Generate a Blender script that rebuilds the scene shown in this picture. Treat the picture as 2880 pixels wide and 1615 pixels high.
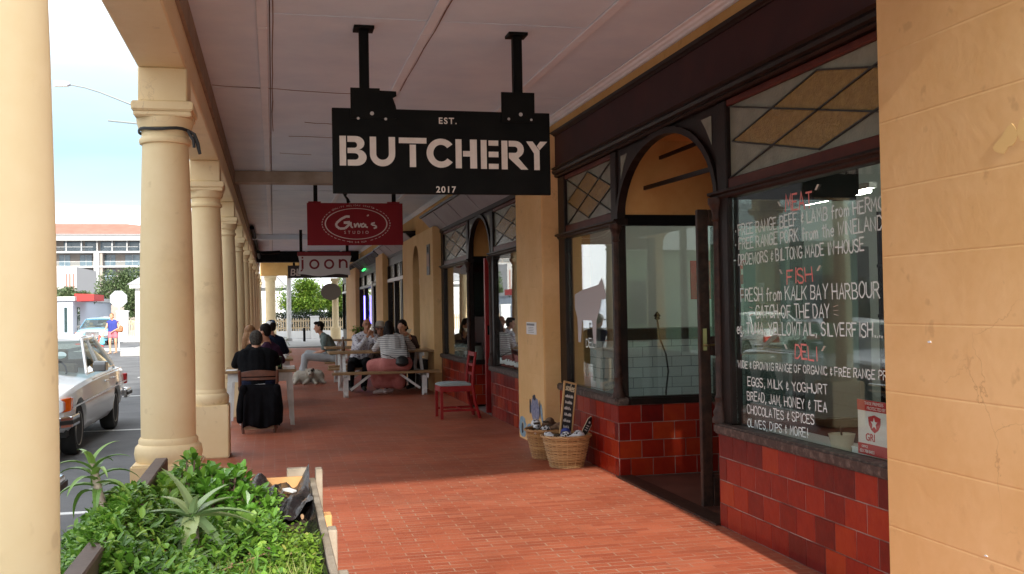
import bpy, bmesh, math, random
from mathutils import Vector, Matrix, noise as mnoise
R = math.radians
V = Vector
random.seed(7)
for o in list(bpy.data.objects): bpy.data.objects.remove(o)
SC = bpy.context.scene
COL = SC.collection

# ---------------------------------------------------------------- camera
cam_d = bpy.data.cameras.new('camera'); cam = bpy.data.objects.new('camera', cam_d); COL.objects.link(cam)
YAW, PIT, ROL = .2294, .0195, .0175
cy, sy, cp, sp, cr, sr = math.cos(YAW), math.sin(YAW), math.cos(PIT), math.sin(PIT), math.cos(ROL), math.sin(ROL)
d0 = V((sy, cy, 0)); rh = V((cy, -sy, 0)); up = -d0*sp + V((0, 0, cp)); fw = d0*cp + V((0, 0, sp))
CR = rh*cr - up*sr; CU = rh*sr + up*cr
m = Matrix((CR, CU, -fw)).transposed().to_4x4(); m.translation = V((0, 0, 1.504))
cam.matrix_world = m
cam_d.sensor_width = 36; cam_d.lens = 35.984; cam_d.clip_start = .05; cam_d.clip_end = 4000
SC.camera = cam

# ---------------------------------------------------------------- light, sky, exposure
SUN_EL = R(26.3); SUN_AZ = math.atan2(-.03, -1.0)     # the sun stands behind the camera, a little to the street side
sun_d = bpy.data.lights.new('sun', 'SUN'); sun_d.energy = 3.5; sun_d.angle = R(1.0); sun_d.color = (1, .95, .86)
sun = bpy.data.objects.new('sun', sun_d); COL.objects.link(sun)
sdir = V((math.sin(SUN_AZ)*math.cos(SUN_EL), math.cos(SUN_AZ)*math.cos(SUN_EL), math.sin(SUN_EL)))
sun.rotation_euler = sdir.to_track_quat('Z', 'Y').to_euler(); sun.location = sdir*60
world = bpy.data.worlds.new('World'); SC.world = world; world.use_nodes = True
nt = world.node_tree; N = nt.nodes; LK = nt.links
bg = N['Background']; bg.inputs['Strength'].default_value = .12
sky = N.new('ShaderNodeTexSky'); sky.sky_type = 'NISHITA'; sky.sun_disc = False
sky.sun_elevation = SUN_EL; sky.sun_rotation = SUN_AZ % (2*math.pi); sky.dust_density = 1.2; sky.air_density = 1.0
tc = N.new('ShaderNodeTexCoord'); mp = N.new('ShaderNodeMapping'); mp.inputs['Scale'].default_value = (1.1, 1.1, 4.2)
mp.inputs['Location'].default_value = (.25, .1, .32)
cn = N.new('ShaderNodeTexNoise'); cn.inputs['Scale'].default_value = 2.1; cn.inputs['Detail'].default_value = 7; cn.inputs['Roughness'].default_value = .55
sz = N.new('ShaderNodeSeparateXYZ'); LK.new(tc.outputs['Generated'], sz.inputs[0])
ma = N.new('ShaderNodeMath'); ma.operation = 'MULTIPLY_ADD'; ma.inputs[1].default_value = .10; ma.inputs[2].default_value = 0
rp = N.new('ShaderNodeValToRGB'); els = rp.color_ramp.elements
els[0].position = .0; els[0].color = (.95, .95, .95, 1); els[1].position = 1; els[1].color = (.72, .72, .72, 1)
for p_, v_ in ((.148, .97), (.160, .12), (.20, .02), (.26, .20), (.36, .92), (.6, .8)):
    e_ = els.new(p_); e_.color = (v_, v_, v_, 1)
mx = N.new('ShaderNodeMix'); mx.data_type = 'RGBA'
mx.inputs[7].default_value = (8.2, 8.4, 8.7, 1)
sm = N.new('ShaderNodeMix'); sm.data_type = 'RGBA'; sm.inputs[0].default_value = .72; sm.inputs[7].default_value = (1.45, 2.40, 3.05, 1)
LK.new(tc.outputs['Generated'], mp.inputs['Vector']); LK.new(mp.outputs[0], cn.inputs['Vector'])
LK.new(cn.outputs['Fac'], ma.inputs[0]); LK.new(sz.outputs['Z'], ma.inputs[2]); LK.new(ma.outputs[0], rp.inputs['Fac']); LK.new(rp.outputs['Color'], mx.inputs[0])
LK.new(sky.outputs['Color'], sm.inputs[6]); LK.new(sm.outputs[2], mx.inputs[6]); LK.new(mx.outputs[2], bg.inputs['Color'])
SC.view_settings.view_transform = 'Standard'; SC.view_settings.look = 'None'
SC.view_settings.exposure = 1.3; SC.view_settings.gamma = 1
try: SC.view_settings.use_curve_mapping = False
except Exception: pass
cy_ = SC.cycles
cy_.max_bounces = 8; cy_.diffuse_bounces = 4; cy_.glossy_bounces = 4; cy_.transparent_max_bounces = 16; cy_.transmission_bounces = 4
cy_.sample_clamp_indirect = 6; cy_.use_denoising = True

# ---------------------------------------------------------------- helpers
ORG = {}
def link(o): COL.objects.link(o); return o
def tag(o, label=None, cat=None, group=None, kind=None):
    if label: o['label'] = label
    if cat: o['category'] = cat
    if group: o['group'] = group
    if kind: o['kind'] = kind
    return o
def thing(name, label, cat, loc=(0, 0, 0), group=None):
    o = link(bpy.data.objects.new(name, None)); o.location = loc; o.empty_display_size = .1
    ORG[o] = V(loc); return tag(o, label, cat, group, 'thing')
def kids(o): return [c for c in bpy.data.objects if c.parent is o]
def copy_tree(o, parent=None):
    ch = kids(o)
    c = link(o.copy()); c.parent = parent
    ORG[c] = ORG.get(o, V((0, 0, 0)))
    for k in ch: copy_tree(k, c)
    return c

class MB:
    def __init__(s): s.v = []; s.f = []
    def add(s, vs, fs):
        n = len(s.v); s.v += [tuple(p) for p in vs]; s.f += [tuple(i+n for i in f) for f in fs]; return s
    def poly(s, pts): return s.add(pts, [tuple(range(len(pts)))])
    def box(s, x0, x1, y0, y1, z0, z1):
        return s.add([(x0, y0, z0), (x1, y0, z0), (x1, y1, z0), (x0, y1, z0), (x0, y0, z1), (x1, y0, z1), (x1, y1, z1), (x0, y1, z1)],
                     [(0, 3, 2, 1), (4, 5, 6, 7), (0, 1, 5, 4), (1, 2, 6, 5), (2, 3, 7, 6), (3, 0, 4, 7)])
    def bar(s, p, q, w, h, upv=(0, 0, 1)):
        p, q = V(p), V(q); d = (q-p).normalized(); u = V(upv)
        if abs(d.dot(u)) > .99: u = V((0, 1, 0))
        r = d.cross(u).normalized()*(w/2); u = r.cross(d).normalized()*(h/2)
        vs = [p-r-u, p+r-u, p+r+u, p-r+u, q-r-u, q+r-u, q+r+u, q-r+u]
        return s.add(vs, [(3, 2, 1, 0), (4, 5, 6, 7), (0, 1, 5, 4), (1, 2, 6, 5), (2, 3, 7, 6), (3, 0, 4, 7)])
    def tube(s, pts, rad, n=8, cap=True, flat=1.0):
        pts = [V(p) for p in pts]
        if not isinstance(rad, (list, tuple)): rad = [rad]*len(pts)
        vs = []; prev = None
        for i, p in enumerate(pts):
            d = (pts[min(i+1, len(pts)-1)]-pts[max(i-1, 0)]).normalized()
            if prev is None:
                a = V((0, 0, 1)) if abs(d.z) < .9 else V((1, 0, 0)); r = d.cross(a).normalized()
            else: r = (prev-d*prev.dot(d)).normalized()
            prev = r; u = d.cross(r)
            for k in range(n):
                t = 2*math.pi*k/n; vs.append(p+r*math.cos(t)*rad[i]+u*math.sin(t)*rad[i]*flat)
        fs = [(i*n+k, i*n+(k+1) % n, (i+1)*n+(k+1) % n, (i+1)*n+k) for i in range(len(pts)-1) for k in range(n)]
        if cap: fs += [tuple(range(n))[::-1], tuple((len(pts)-1)*n+k for k in range(n))]
        return s.add(vs, fs)
    def lathe(s, prof, c=(0, 0, 0), n=28, axis='z', cap=True):
        c = V(c); vs = []
        for r, z in prof:
            for k in range(n):
                t = 2*math.pi*k/n; a, b = r*math.cos(t), r*math.sin(t)
                vs.append(c+(V((a, b, z)) if axis == 'z' else V((z, a, b)) if axis == 'x' else V((b, z, a))))
        fs = [(i*n+k, i*n+(k+1) % n, (i+1)*n+(k+1) % n, (i+1)*n+k) for i in range(len(prof)-1) for k in range(n)]
        if cap: fs += [tuple(range(n))[::-1], tuple((len(prof)-1)*n+k for k in range(n))]
        return s.add(vs, fs)
    def prism(s, pts, a, b, ax='y'):
        f = {'x': lambda p, d: (d, p[0], p[1]), 'y': lambda p, d: (p[0], d, p[1]), 'z': lambda p, d: (p[0], p[1], d)}[ax]
        n = len(pts)
        return s.add([f(p, a) for p in pts]+[f(p, b) for p in pts],
                     [tuple(range(n))[::-1], tuple(range(n, 2*n))]+[(i, (i+1) % n, n+(i+1) % n, n+i) for i in range(n)])
    def ell(s, c, r, frame=None, n=12, k=8):
        c = V(c); r = r if isinstance(r, (list, tuple)) else (r, r, r)
        fr = frame or (V((1, 0, 0)), V((0, 1, 0)), V((0, 0, 1))); vs = []
        for i in range(1, k):
            ph = math.pi*i/k
            for j in range(n):
                t = 2*math.pi*j/n
                vs.append(c+fr[0]*r[0]*math.sin(ph)*math.cos(t)+fr[1]*r[1]*math.sin(ph)*math.sin(t)+fr[2]*r[2]*math.cos(ph))
        vs += [c+fr[2]*r[2], c-fr[2]*r[2]]; t_, b_ = len(vs)-2, len(vs)-1
        fs = [(i*n+j, (i+1)*n+j, (i+1)*n+(j+1) % n, i*n+(j+1) % n) for i in range(k-2) for j in range(n)]
        fs += [(t_, j, (j+1) % n) for j in range(n)]+[(b_, (k-2)*n+(j+1) % n, (k-2)*n+j) for j in range(n)]
        return s.add(vs, fs)
    def cap(s, p, q, r1, r2, n=12):
        p, q = V(p), V(q); L = (q-p).length
        if L < 1e-5: return s.ell(p, r1)
        d = (q-p)/L; pts = []; rad = []
        for t in (-1, -.87, -.5, 0): pts.append(p+d*r1*t); rad.append(max(.002, r1*math.sqrt(max(0, 1-t*t))))
        for t in (0, .5, .87, 1): pts.append(q+d*r2*t); rad.append(max(.002, r2*math.sqrt(max(0, 1-t*t))))
        return s.tube(pts, rad, n)
    def build(s, name, mat, parent=None, smooth=False, bevel=0, seg=1, rot=None, angle=40):
        me = bpy.data.meshes.new(name); off = ORG.get(parent, V((0, 0, 0))) if parent else V((0, 0, 0))
        me.from_pydata([(p[0]-off.x, p[1]-off.y, p[2]-off.z) for p in s.v], [], s.f)
        bm = bmesh.new(); bm.from_mesh(me)
        bmesh.ops.recalc_face_normals(bm, faces=bm.faces)
        if bevel:
            es = [e for e in bm.edges if len(e.link_faces) == 2 and e.calc_face_angle(0) > R(30)]
            bmesh.ops.bevel(bm, geom=es, offset=bevel, segments=seg, affect='EDGES', clamp_overlap=True)
        if smooth:
            for f in bm.faces: f.smooth = True
            for e in bm.edges:
                if len(e.link_faces) == 2 and e.calc_face_angle(0) > R(angle): e.smooth = False
        bm.to_mesh(me); bm.free()
        o = link(bpy.data.objects.new(name, me))
        for mm in (mat if isinstance(mat, (list, tuple)) else [mat]): me.materials.append(mm)
        if parent: o.parent = parent; ORG[o] = off
        return o

def bake(o, mods):
    for nm, ty, kw in mods:
        md = o.modifiers.new(nm, ty)
        for k, v in kw.items(): setattr(md, k, v)
    dg = bpy.context.evaluated_depsgraph_get()
    me = bpy.data.meshes.new_from_object(o.evaluated_get(dg), depsgraph=dg)
    o.modifiers.clear(); old = o.data; o.data = me; me.name = o.name
    if old.users == 0: bpy.data.meshes.remove(old)
    return o
def blob(mb, name, mat, parent, vox=.011, it=4):
    o = mb.build(name, mat, parent)
    bake(o, [('r', 'REMESH', dict(mode='VOXEL', voxel_size=vox, use_smooth_shade=True)), ('s', 'SMOOTH', dict(factor=.5, iterations=it))])
    for p in o.data.polygons: p.use_smooth = True
    return o
def text_mb(txt, size, place, ext=.001, spacing=1.0, shear=0, offset=0, width=None, align='CENTER'):
    cu = bpy.data.curves.new('t', 'FONT'); cu.body = txt; cu.size = size; cu.extrude = ext; cu.space_character = spacing
    cu.align_x = align; cu.shear = shear; cu.offset = offset; cu.resolution_u = 4
    o = link(bpy.data.objects.new('t', cu)); dg = bpy.context.evaluated_depsgraph_get(); dg.update()
    me = bpy.data.meshes.new_from_object(o.evaluated_get(dg), depsgraph=dg)
    mb = MB(); vs = [v.co.copy() for v in me.vertices]
    if width and vs:
        w = max(v.x for v in vs)-min(v.x for v in vs)
        for v in vs: v.x *= width/max(w, 1e-6)
    mb.add([place(v) for v in vs], [tuple(p.vertices) for p in me.polygons])
    bpy.data.objects.remove(o); bpy.data.curves.remove(cu); bpy.data.meshes.remove(me)
    return mb

# ---------------------------------------------------------------- materials
def nodes_of(name):
    m = bpy.data.materials.new(name); m.use_nodes = True
    t = m.node_tree; return m, t.nodes, t.links, t.nodes['Principled BSDF']
def ramp(Nn, stops, interp='LINEAR'):
    r = Nn.new('ShaderNodeValToRGB'); e = r.color_ramp; e.interpolation = interp
    while len(e.elements) < len(stops): e.elements.new(.5)
    for el, (p, c) in zip(e.elements, stops): el.position = p; el.color = (*c, 1) if len(c) == 3 else c
    return r
def pos(Nn): return Nn.new('ShaderNodeNewGeometry').outputs['Position']
def noise(Nn, L, scale, detail=4, vec=None, rough=.55):
    n = Nn.new('ShaderNodeTexNoise'); n.inputs['Scale'].default_value = scale; n.inputs['Detail'].default_value = detail
    n.inputs['Roughness'].default_value = rough
    L.new(vec if vec is not None else pos(Nn), n.inputs['Vector']); return n
def bumpn(Nn, L, P, h, strength, dist=.01):
    b = Nn.new('ShaderNodeBump'); b.inputs['Strength'].default_value = strength; b.inputs['Distance'].default_value = dist
    L.new(h, b.inputs['Height']); L.new(b.outputs[0], P.inputs['Normal']); return b
def mat(name, col, rough=.6, col2=None, scale=3, bump=0, bscale=40, metal=0, spec=.5, coat=0, dist=.01, lo=.35, hi=.65, emit=0, rvar=0, detail=5):
    m, Nn, L, P = nodes_of(name)
    P.inputs['Base Color'].default_value = (*col, 1); P.inputs['Roughness'].default_value = rough; P.inputs['Metallic'].default_value = metal
    P.inputs['Specular IOR Level'].default_value = spec; P.inputs['Coat Weight'].default_value = coat
    if col2:
        n = noise(Nn, L, scale, detail); r = ramp(Nn, [(lo, col), (hi, col2)]); L.new(n.outputs['Fac'], r.inputs['Fac']); L.new(r.outputs['Color'], P.inputs['Base Color'])
        if rvar:
            mr = Nn.new('ShaderNodeMapRange'); mr.inputs['To Min'].default_value = rough-rvar; mr.inputs['To Max'].default_value = rough+rvar
            L.new(n.outputs['Fac'], mr.inputs['Value']); L.new(mr.outputs[0], P.inputs['Roughness'])
    if bump: bumpn(Nn, L, P, noise(Nn, L, bscale, 5).outputs['Fac'], bump, dist)
    if emit: P.inputs['Emission Color'].default_value = (*col, 1); P.inputs['Emission Strength'].default_value = emit
    return m
def glass(name, tint=(.9, .95, .93), base=.04, rough=0.0):
    m = bpy.data.materials.new(name); m.use_nodes = True; t = m.node_tree; Nn, L = t.nodes, t.links
    for n in list(Nn): Nn.remove(n)
    out = Nn.new('ShaderNodeOutputMaterial'); mix = Nn.new('ShaderNodeMixShader'); tr = Nn.new('ShaderNodeBsdfTransparent'); gl = Nn.new('ShaderNodeBsdfGlossy')
    tr.inputs['Color'].default_value = (*tint, 1); gl.inputs['Roughness'].default_value = rough; gl.inputs['Color'].default_value = (1, 1, 1, 1)
    lw = Nn.new('ShaderNodeLayerWeight'); pw = Nn.new('ShaderNodeMath'); pw.operation = 'POWER'; pw.inputs[1].default_value = 5
    ml = Nn.new('ShaderNodeMath'); ml.operation = 'MULTIPLY_ADD'; ml.inputs[1].default_value = .96; ml.inputs[2].default_value = base
    lw.inputs['Blend'].default_value = .5
    L.new(lw.outputs['Facing'], pw.inputs[0]); L.new(pw.outputs[0], ml.inputs[0]); L.new(ml.outputs[0], mix.inputs[0])
    L.new(tr.outputs[0], mix.inputs[1]); L.new(gl.outputs[0], mix.inputs[2]); L.new(mix.outputs[0], out.inputs['Surface'])
    return m
def stucco(name, c1, c2, groove=None, rough=.75, bump=.35):
    m, Nn, L, P = nodes_of(name); P.inputs['Roughness'].default_value = rough; P.inputs['Specular IOR Level'].default_value = .35
    n1 = noise(Nn, L, 1.6, 6); n2 = noise(Nn, L, 14, 6)
    mxn = Nn.new('ShaderNodeMath'); mxn.operation = 'MULTIPLY_ADD'; mxn.inputs[1].default_value = .35
    L.new(n2.outputs['Fac'], mxn.inputs[0]); L.new(n1.outputs['Fac'], mxn.inputs[2])
    r = ramp(Nn, [(.5, c1), (.82, c2)]); L.new(mxn.outputs[0], r.inputs['Fac'])
    n4 = noise(Nn, L, 7.5, 3); r4 = ramp(Nn, [(.66, (0, 0, 0)), (.72, (.45, .45, .45))]); L.new(n4.outputs['Fac'], r4.inputs['Fac'])
    n5 = noise(Nn, L, 1.0, 6, rough=.7); r5 = ramp(Nn, [(.58, (0, 0, 0)), (.74, (.5, .5, .5))]); L.new(n5.outputs['Fac'], r5.inputs['Fac'])
    am = Nn.new('ShaderNodeMath'); am.operation = 'MAXIMUM'; L.new(r4.outputs['Color'], am.inputs[0]); L.new(r5.outputs['Color'], am.inputs[1])
    vc = Nn.new('ShaderNodeTexVoronoi'); vc.feature = 'DISTANCE_TO_EDGE'; vc.inputs['Scale'].default_value = 1.7
    nd = noise(Nn, L, 5, 5); vd = Nn.new('ShaderNodeVectorMath'); vd.operation = 'MULTIPLY_ADD'; vd.inputs[1].default_value = (.22, .22, .22); L.new(nd.outputs['Color'], vd.inputs[0]); L.new(pos(Nn), vd.inputs[2]); L.new(vd.outputs[0], vc.inputs['Vector'])
    rc_ = ramp(Nn, [(.0, (.8, .8, .8)), (.0045, (0, 0, 0))]); L.new(vc.outputs['Distance'], rc_.inputs['Fac'])
    nm_ = noise(Nn, L, .9, 2); rm2 = ramp(Nn, [(.56, (0, 0, 0)), (.62, (1, 1, 1))]); L.new(nm_.outputs['Fac'], rm2.inputs['Fac'])
    mc = Nn.new('ShaderNodeMath'); mc.operation = 'MULTIPLY'; L.new(rc_.outputs['Color'], mc.inputs[0]); L.new(rm2.outputs['Color'], mc.inputs[1])
    am2 = Nn.new('ShaderNodeMath'); am2.operation = 'MAXIMUM'; L.new(am.outputs[0], am2.inputs[0]); L.new(mc.outputs[0], am2.inputs[1]); am = am2
    m4 = Nn.new('ShaderNodeMix'); m4.data_type = 'RGBA'; L.new(am.outputs[0], m4.inputs[0]); L.new(r.outputs['Color'], m4.inputs[6]); m4.inputs[7].default_value = (c1[0]*.72, c1[1]*.68, c1[2]*.72, 1)
    L.new(m4.outputs[2], P.inputs['Base Color'])
    h = noise(Nn, L, 22, 8, rough=.65); h2 = noise(Nn, L, 3.5, 3)
    ad = Nn.new('ShaderNodeMath'); ad.operation = 'MULTIPLY_ADD'; ad.inputs[1].default_value = .7
    L.new(h2.outputs['Fac'], ad.inputs[0]); L.new(h.outputs['Fac'], ad.inputs[2])
    last = ad.outputs[0]
    if groove:
        p0, z0 = groove; sx = Nn.new('ShaderNodeSeparateXYZ'); L.new(pos(Nn), sx.inputs[0])
        a = Nn.new('ShaderNodeMath'); a.operation = 'SUBTRACT'; a.inputs[1].default_value = z0; L.new(sx.outputs['Z'], a.inputs[0])
        w = Nn.new('ShaderNodeMath'); w.operation = 'PINGPONG'; w.inputs[1].default_value = p0/2; L.new(a.outputs[0], w.inputs[0])
        mr = Nn.new('ShaderNodeMapRange'); mr.inputs['From Min'].default_value = .0; mr.inputs['From Max'].default_value = .007
        mr.inputs['To Min'].default_value = -2.2; mr.inputs['To Max'].default_value = 0; L.new(w.outputs[0], mr.inputs['Value'])
        ad2 = Nn.new('ShaderNodeMath'); ad2.operation = 'ADD'; L.new(last, ad2.inputs[0]); L.new(mr.outputs[0], ad2.inputs[1]); last = ad2.outputs[0]
    bumpn(Nn, L, P, last, bump, .006)
    return m
def brick(name, w, h, mortar, stops, mcol, rough, axes, bump=.4, coat=0, dirt=.0, off=.5, msize=.006, origin=(0, 0), rrange=None, gum=False):
    m, Nn, L, P = nodes_of(name)
    sx = Nn.new('ShaderNodeSeparateXYZ'); L.new(pos(Nn), sx.inputs[0]); cb = Nn.new('ShaderNodeCombineXYZ')
    for i in (0, 1):
        a = Nn.new('ShaderNodeMath'); a.operation = 'SUBTRACT'; a.inputs[1].default_value = origin[i]
        L.new(sx.outputs[axes[i]], a.inputs[0]); L.new(a.outputs[0], cb.inputs[i])
    # slightly uneven joints
    nz = noise(Nn, L, 2.2, 2); va = Nn.new('ShaderNodeVectorMath'); va.operation = 'MULTIPLY_ADD'
    va.inputs[1].default_value = (.012, .012, 0); L.new(nz.outputs['Color'], va.inputs[0]); L.new(cb.outputs[0], va.inputs[2])
    b = Nn.new('ShaderNodeTexBrick'); b.inputs['Scale'].default_value = 1; b.inputs['Brick Width'].default_value = w; b.inputs['Row Height'].default_value = h
    b.inputs['Mortar Size'].default_value = msize; b.inputs['Mortar Smooth'].default_value = .3; b.offset = off; b.inputs['Bias'].default_value = 0
    b.inputs['Color1'].default_value = (0, 0, 0, 1); b.inputs['Color2'].default_value = (1, 1, 1, 1); b.inputs['Mortar'].default_value = (.5, .5, .5, 1)
    L.new(va.outputs[0], b.inputs['Vector'])
    r = ramp(Nn, stops); L.new(b.outputs['Color'], r.inputs['Fac'])
    n2 = noise(Nn, L, 1.1, 6); n3 = noise(Nn, L, 30, 4)
    hv = Nn.new('ShaderNodeHueSaturation'); mr = Nn.new('ShaderNodeMapRange'); mr.inputs['To Min'].default_value = 1-dirt; mr.inputs['To Max'].default_value = 1+dirt
    mr.inputs['From Min'].default_value = .3; mr.inputs['From Max'].default_value = .7
    L.new(n2.outputs['Fac'], mr.inputs['Value']); L.new(mr.outputs[0], hv.inputs['Value']); L.new(r.outputs['Color'], hv.inputs['Color'])
    mx_ = Nn.new('ShaderNodeMix'); mx_.data_type = 'RGBA'; mx_.inputs[7].default_value = (*mcol, 1)
    L.new(hv.outputs['Color'], mx_.inputs[6])
    nm = noise(Nn, L, 2.6, 3); mm = Nn.new('ShaderNodeMapRange'); mm.inputs['From Min'].default_value = .4; mm.inputs['From Max'].default_value = .6
    mm.inputs['To Min'].default_value = mortar; mm.inputs['To Max'].default_value = 1; L.new(nm.outputs['Fac'], mm.inputs['Value'])
    mf = Nn.new('ShaderNodeMath'); mf.operation = 'MULTIPLY'; L.new(b.outputs['Fac'], mf.inputs[0]); L.new(mm.outputs[0], mf.inputs[1])
    L.new(mf.outputs[0], mx_.inputs[0]); last_c = mx_.outputs[2]
    if gum:
        vg = Nn.new('ShaderNodeTexVoronoi'); vg.inputs['Scale'].default_value = 2.3; L.new(pos(Nn), vg.inputs['Vector']); rg_ = ramp(Nn, [(.035, (.5, .5, .5)), (.055, (0, 0, 0))]); L.new(vg.outputs['Distance'], rg_.inputs['Fac'])
        ns_ = noise(Nn, L, .7, 7, rough=.65); rs_ = ramp(Nn, [(.54, (0, 0, 0)), (.70, (.45, .45, .45))]); L.new(ns_.outputs['Fac'], rs_.inputs['Fac'])
        mg = Nn.new('ShaderNodeMath'); mg.operation = 'MAXIMUM'; L.new(rg_.outputs['Color'], mg.inputs[0]); L.new(rs_.outputs['Color'], mg.inputs[1])
        m5 = Nn.new('ShaderNodeMix'); m5.data_type = 'RGBA'; L.new(mg.outputs[0], m5.inputs[0]); L.new(last_c, m5.inputs[6]); m5.inputs[7].default_value = (.20, .075, .045, 1); last_c = m5.outputs[2]
    L.new(last_c, P.inputs['Base Color'])
    P.inputs['Coat Weight'].default_value = coat
    rr = Nn.new('ShaderNodeMapRange'); lo, hi = rrange or (rough-.1, rough+.1); rr.inputs['To Min'].default_value = lo; rr.inputs['To Max'].default_value = hi
    L.new(n2.outputs['Fac'], rr.inputs['Value']); L.new(rr.outputs[0], P.inputs['Roughness'])
    s1 = Nn.new('ShaderNodeMath'); s1.operation = 'MULTIPLY_ADD'; s1.inputs[1].default_value = -1.0; L.new(b.outputs['Fac'], s1.inputs[0])
    s2 = Nn.new('ShaderNodeMath'); s2.operation = 'MULTIPLY'; s2.inputs[1].default_value = .3; L.new(n3.outputs['Fac'], s2.inputs[0]); L.new(s2.outputs[0], s1.inputs[2])
    bumpn(Nn, L, P, s1.outputs[0], bump, .004)
    return m
def island(name, stops, rough=.5, spec=.5, coat=0, bump=0, bscale=30, trans=0, grad=None, dist=.004, rv=.0, nscale=6, namt=.15):
    """colour picked per loose piece of the mesh (each glazed tile, each leaf)"""
    m, Nn, L, P = nodes_of(name)
    g = Nn.new('ShaderNodeNewGeometry'); n = noise(Nn, L, nscale, 4)
    ma = Nn.new('ShaderNodeMath'); ma.operation = 'MULTIPLY_ADD'; ma.inputs[1].default_value = namt; L.new(n.outputs['Fac'], ma.inputs[0]); L.new(g.outputs['Random Per Island'], ma.inputs[2])
    sb = Nn.new('ShaderNodeMath'); sb.operation = 'SUBTRACT'; sb.inputs[1].default_value = namt/2; L.new(ma.outputs[0], sb.inputs[0])
    r = ramp(Nn, stops); L.new(sb.outputs[0], r.inputs['Fac']); L.new(r.outputs['Color'], P.inputs['Base Color'])
    P.inputs['Roughness'].default_value = rough; P.inputs['Specular IOR Level'].default_value = spec; P.inputs['Coat Weight'].default_value = coat
    P.inputs['Coat Roughness'].default_value = .06
    if bump: bumpn(Nn, L, P, noise(Nn, L, bscale, 3).outputs['Fac'], bump, dist)
    if trans:
        P.inputs['Subsurface Weight'].default_value = 0
        tr = Nn.new('ShaderNodeBsdfTranslucent'); mxs = Nn.new('ShaderNodeMixShader'); mxs.inputs[0].default_value = trans
        L.new(r.outputs['Color'], tr.inputs['Color']); L.new(P.outputs[0], mxs.inputs[1]); L.new(tr.outputs[0], mxs.inputs[2])
        L.new(mxs.outputs[0], Nn['Material Output'].inputs['Surface'])
    return m

mCream = stucco('cream_column_paint', (.745, .57, .32), (.79, .625, .38), bump=.2, rough=.6)
mOrange = stucco('orange_stucco', (.69, .42, .175), (.76, .49, .23), groove=(.3126, .144), bump=.22)
mOrangeFlat = stucco('orange_plaster', (.58, .30, .09), (.65, .37, .13), bump=.2)
mCeil = mat('ceiling_board', (.60, .70, .80), .75, (.68, .77, .85), 2.2, bump=.25, bscale=6, dist=.01)
mBatten = mat('ceiling_batten', (.68, .73, .78), .7, (.74, .78, .82), 4)
mShadedB = mat('shaded_beam', (.26, .20, .14), .75, (.42, .34, .27), 2.4)  # brown of the cross beam's shadowed front, put into its colour
mCorn = mat('cornice_white', (.70, .74, .78), .65, (.78, .81, .84), 6, bump=.2, bscale=12)
mMaroon = mat('maroon_fascia', (.035, .010, .012), .55, (.050, .014, .015), 3, spec=.25)
mRedwood = mat('red_brown_wood', (.07, .012, .008), .45, (.11, .022, .012), 6, spec=.3)
mDark = mat('dark_brown_paint', (.008, .005, .004), .42, (.018, .009, .007), 8, bump=.15, bscale=60, spec=.22)
mDoor = mat('worn_brown_paint', (.022, .011, .008), .5, (.055, .025, .016), 18, bump=.2, bscale=50, spec=.3)
mSill = mat('weathered_sill', (.05, .032, .026), .6, (.16, .12, .10), 22, bump=.5, bscale=40, lo=.48, hi=.72)
mBlack = mat('black_paint', (.003, .0035, .0035), .6, (.006, .0065, .006), 5, bump=.1, bscale=80, spec=.12)
mBoltG = mat('bolt_grey', (.45, .43, .42), .5)
mWhiteL = mat('letter_white', (.66, .60, .54), .7, (.72, .67, .61), 20)
mPaintW = mat('window_paint_white', (.72, .82, .81), .7, (.80, .88, .87), 30, spec=.1)
mPaintR = mat('window_paint_red', (.72, .20, .19), .7, (.80, .32, .29), 30, spec=.1)
mRedSign = mat('red_sign', (.20, .004, .010), .5, (.23, .007, .013), 2, spec=.2)
mSignPale = mat('sign_pale', (.66, .56, .52), .6)
mJoonW = mat('joon_white', (.62, .60, .60), .6, (.66, .64, .64), 3)
mJoonR = mat('joon_red', (.20, .006, .014), .55)
mLead = mat('lead_came', (.05, .05, .045), .5, metal=.6)
mLightPanel = mat('pale_obscure_glass', (.20, .21, .165), .25, (.25, .26, .20), 9, bump=.3, bscale=60, spec=.5)
mAmber = mat('amber_glass', (.22, .135, .035), .25, (.28, .18, .05), 26, bump=.5, bscale=90, spec=.5)
mGlass = glass('shop_glass', base=.056)
mCarGlass = glass('car_glass', tint=(.5, .56, .54), base=.06)
mTileW = brick('white_wall_tile', .2, .1, .8, [(0, (.66, .68, .68)), (1, (.76, .78, .78))], (.20, .22, .23), .2, (0, 2), bump=.2, msize=.004)
mTileR = island('red_glazed_tile', [(0, (.10, .004, .003)), (.25, (.16, .006, .003)), (.5, (.22, .011, .004)), (.75, (.27, .018, .005)), (1, (.32, .034, .006))], rough=.34, spec=.22, coat=.16, bump=.3, bscale=11, dist=.01, nscale=13, namt=.55)
mGrout = mat('tile_grout', (.11, .05, .04), .8, (.34, .25, .22), 5)
mBrick = brick('brick_paving', .222,   .0745, .2, [(0, (.30, .070, .033)), (.35, (.33, .080, .037)), (.7, (.355, .090, .042)), (1, (.385, .108, .053))], (.37, .22, .15), .5, (0, 1), bump=.35, dirt=.14, msize=.005, rrange=(.34, .62), gum=True)
mAsph = mat('asphalt', (.095, .097, .10), .85, (.15, .15, .155), 1.2, bump=.5, bscale=120, dist=.008)
mPave = mat('grey_paving', (.34, .33, .32), .8, (.42, .41, .40), .8, bump=.2, bscale=40)
mKerb = mat('kerb_stone', (.30, .29, .27), .8, (.40, .39, .37), 4, bump=.3)
mLine = mat('road_line', (.70, .70, .68), .7, (.80, .80, .78), 8)
mWhite = mat('white_paint', (.74, .74, .73), .5, (.80, .80, .79), 4)
mWhiteW = mat('white_wood', (.62, .62, .60), .55, (.72, .72, .70), 14, bump=.2, bscale=30)
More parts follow.
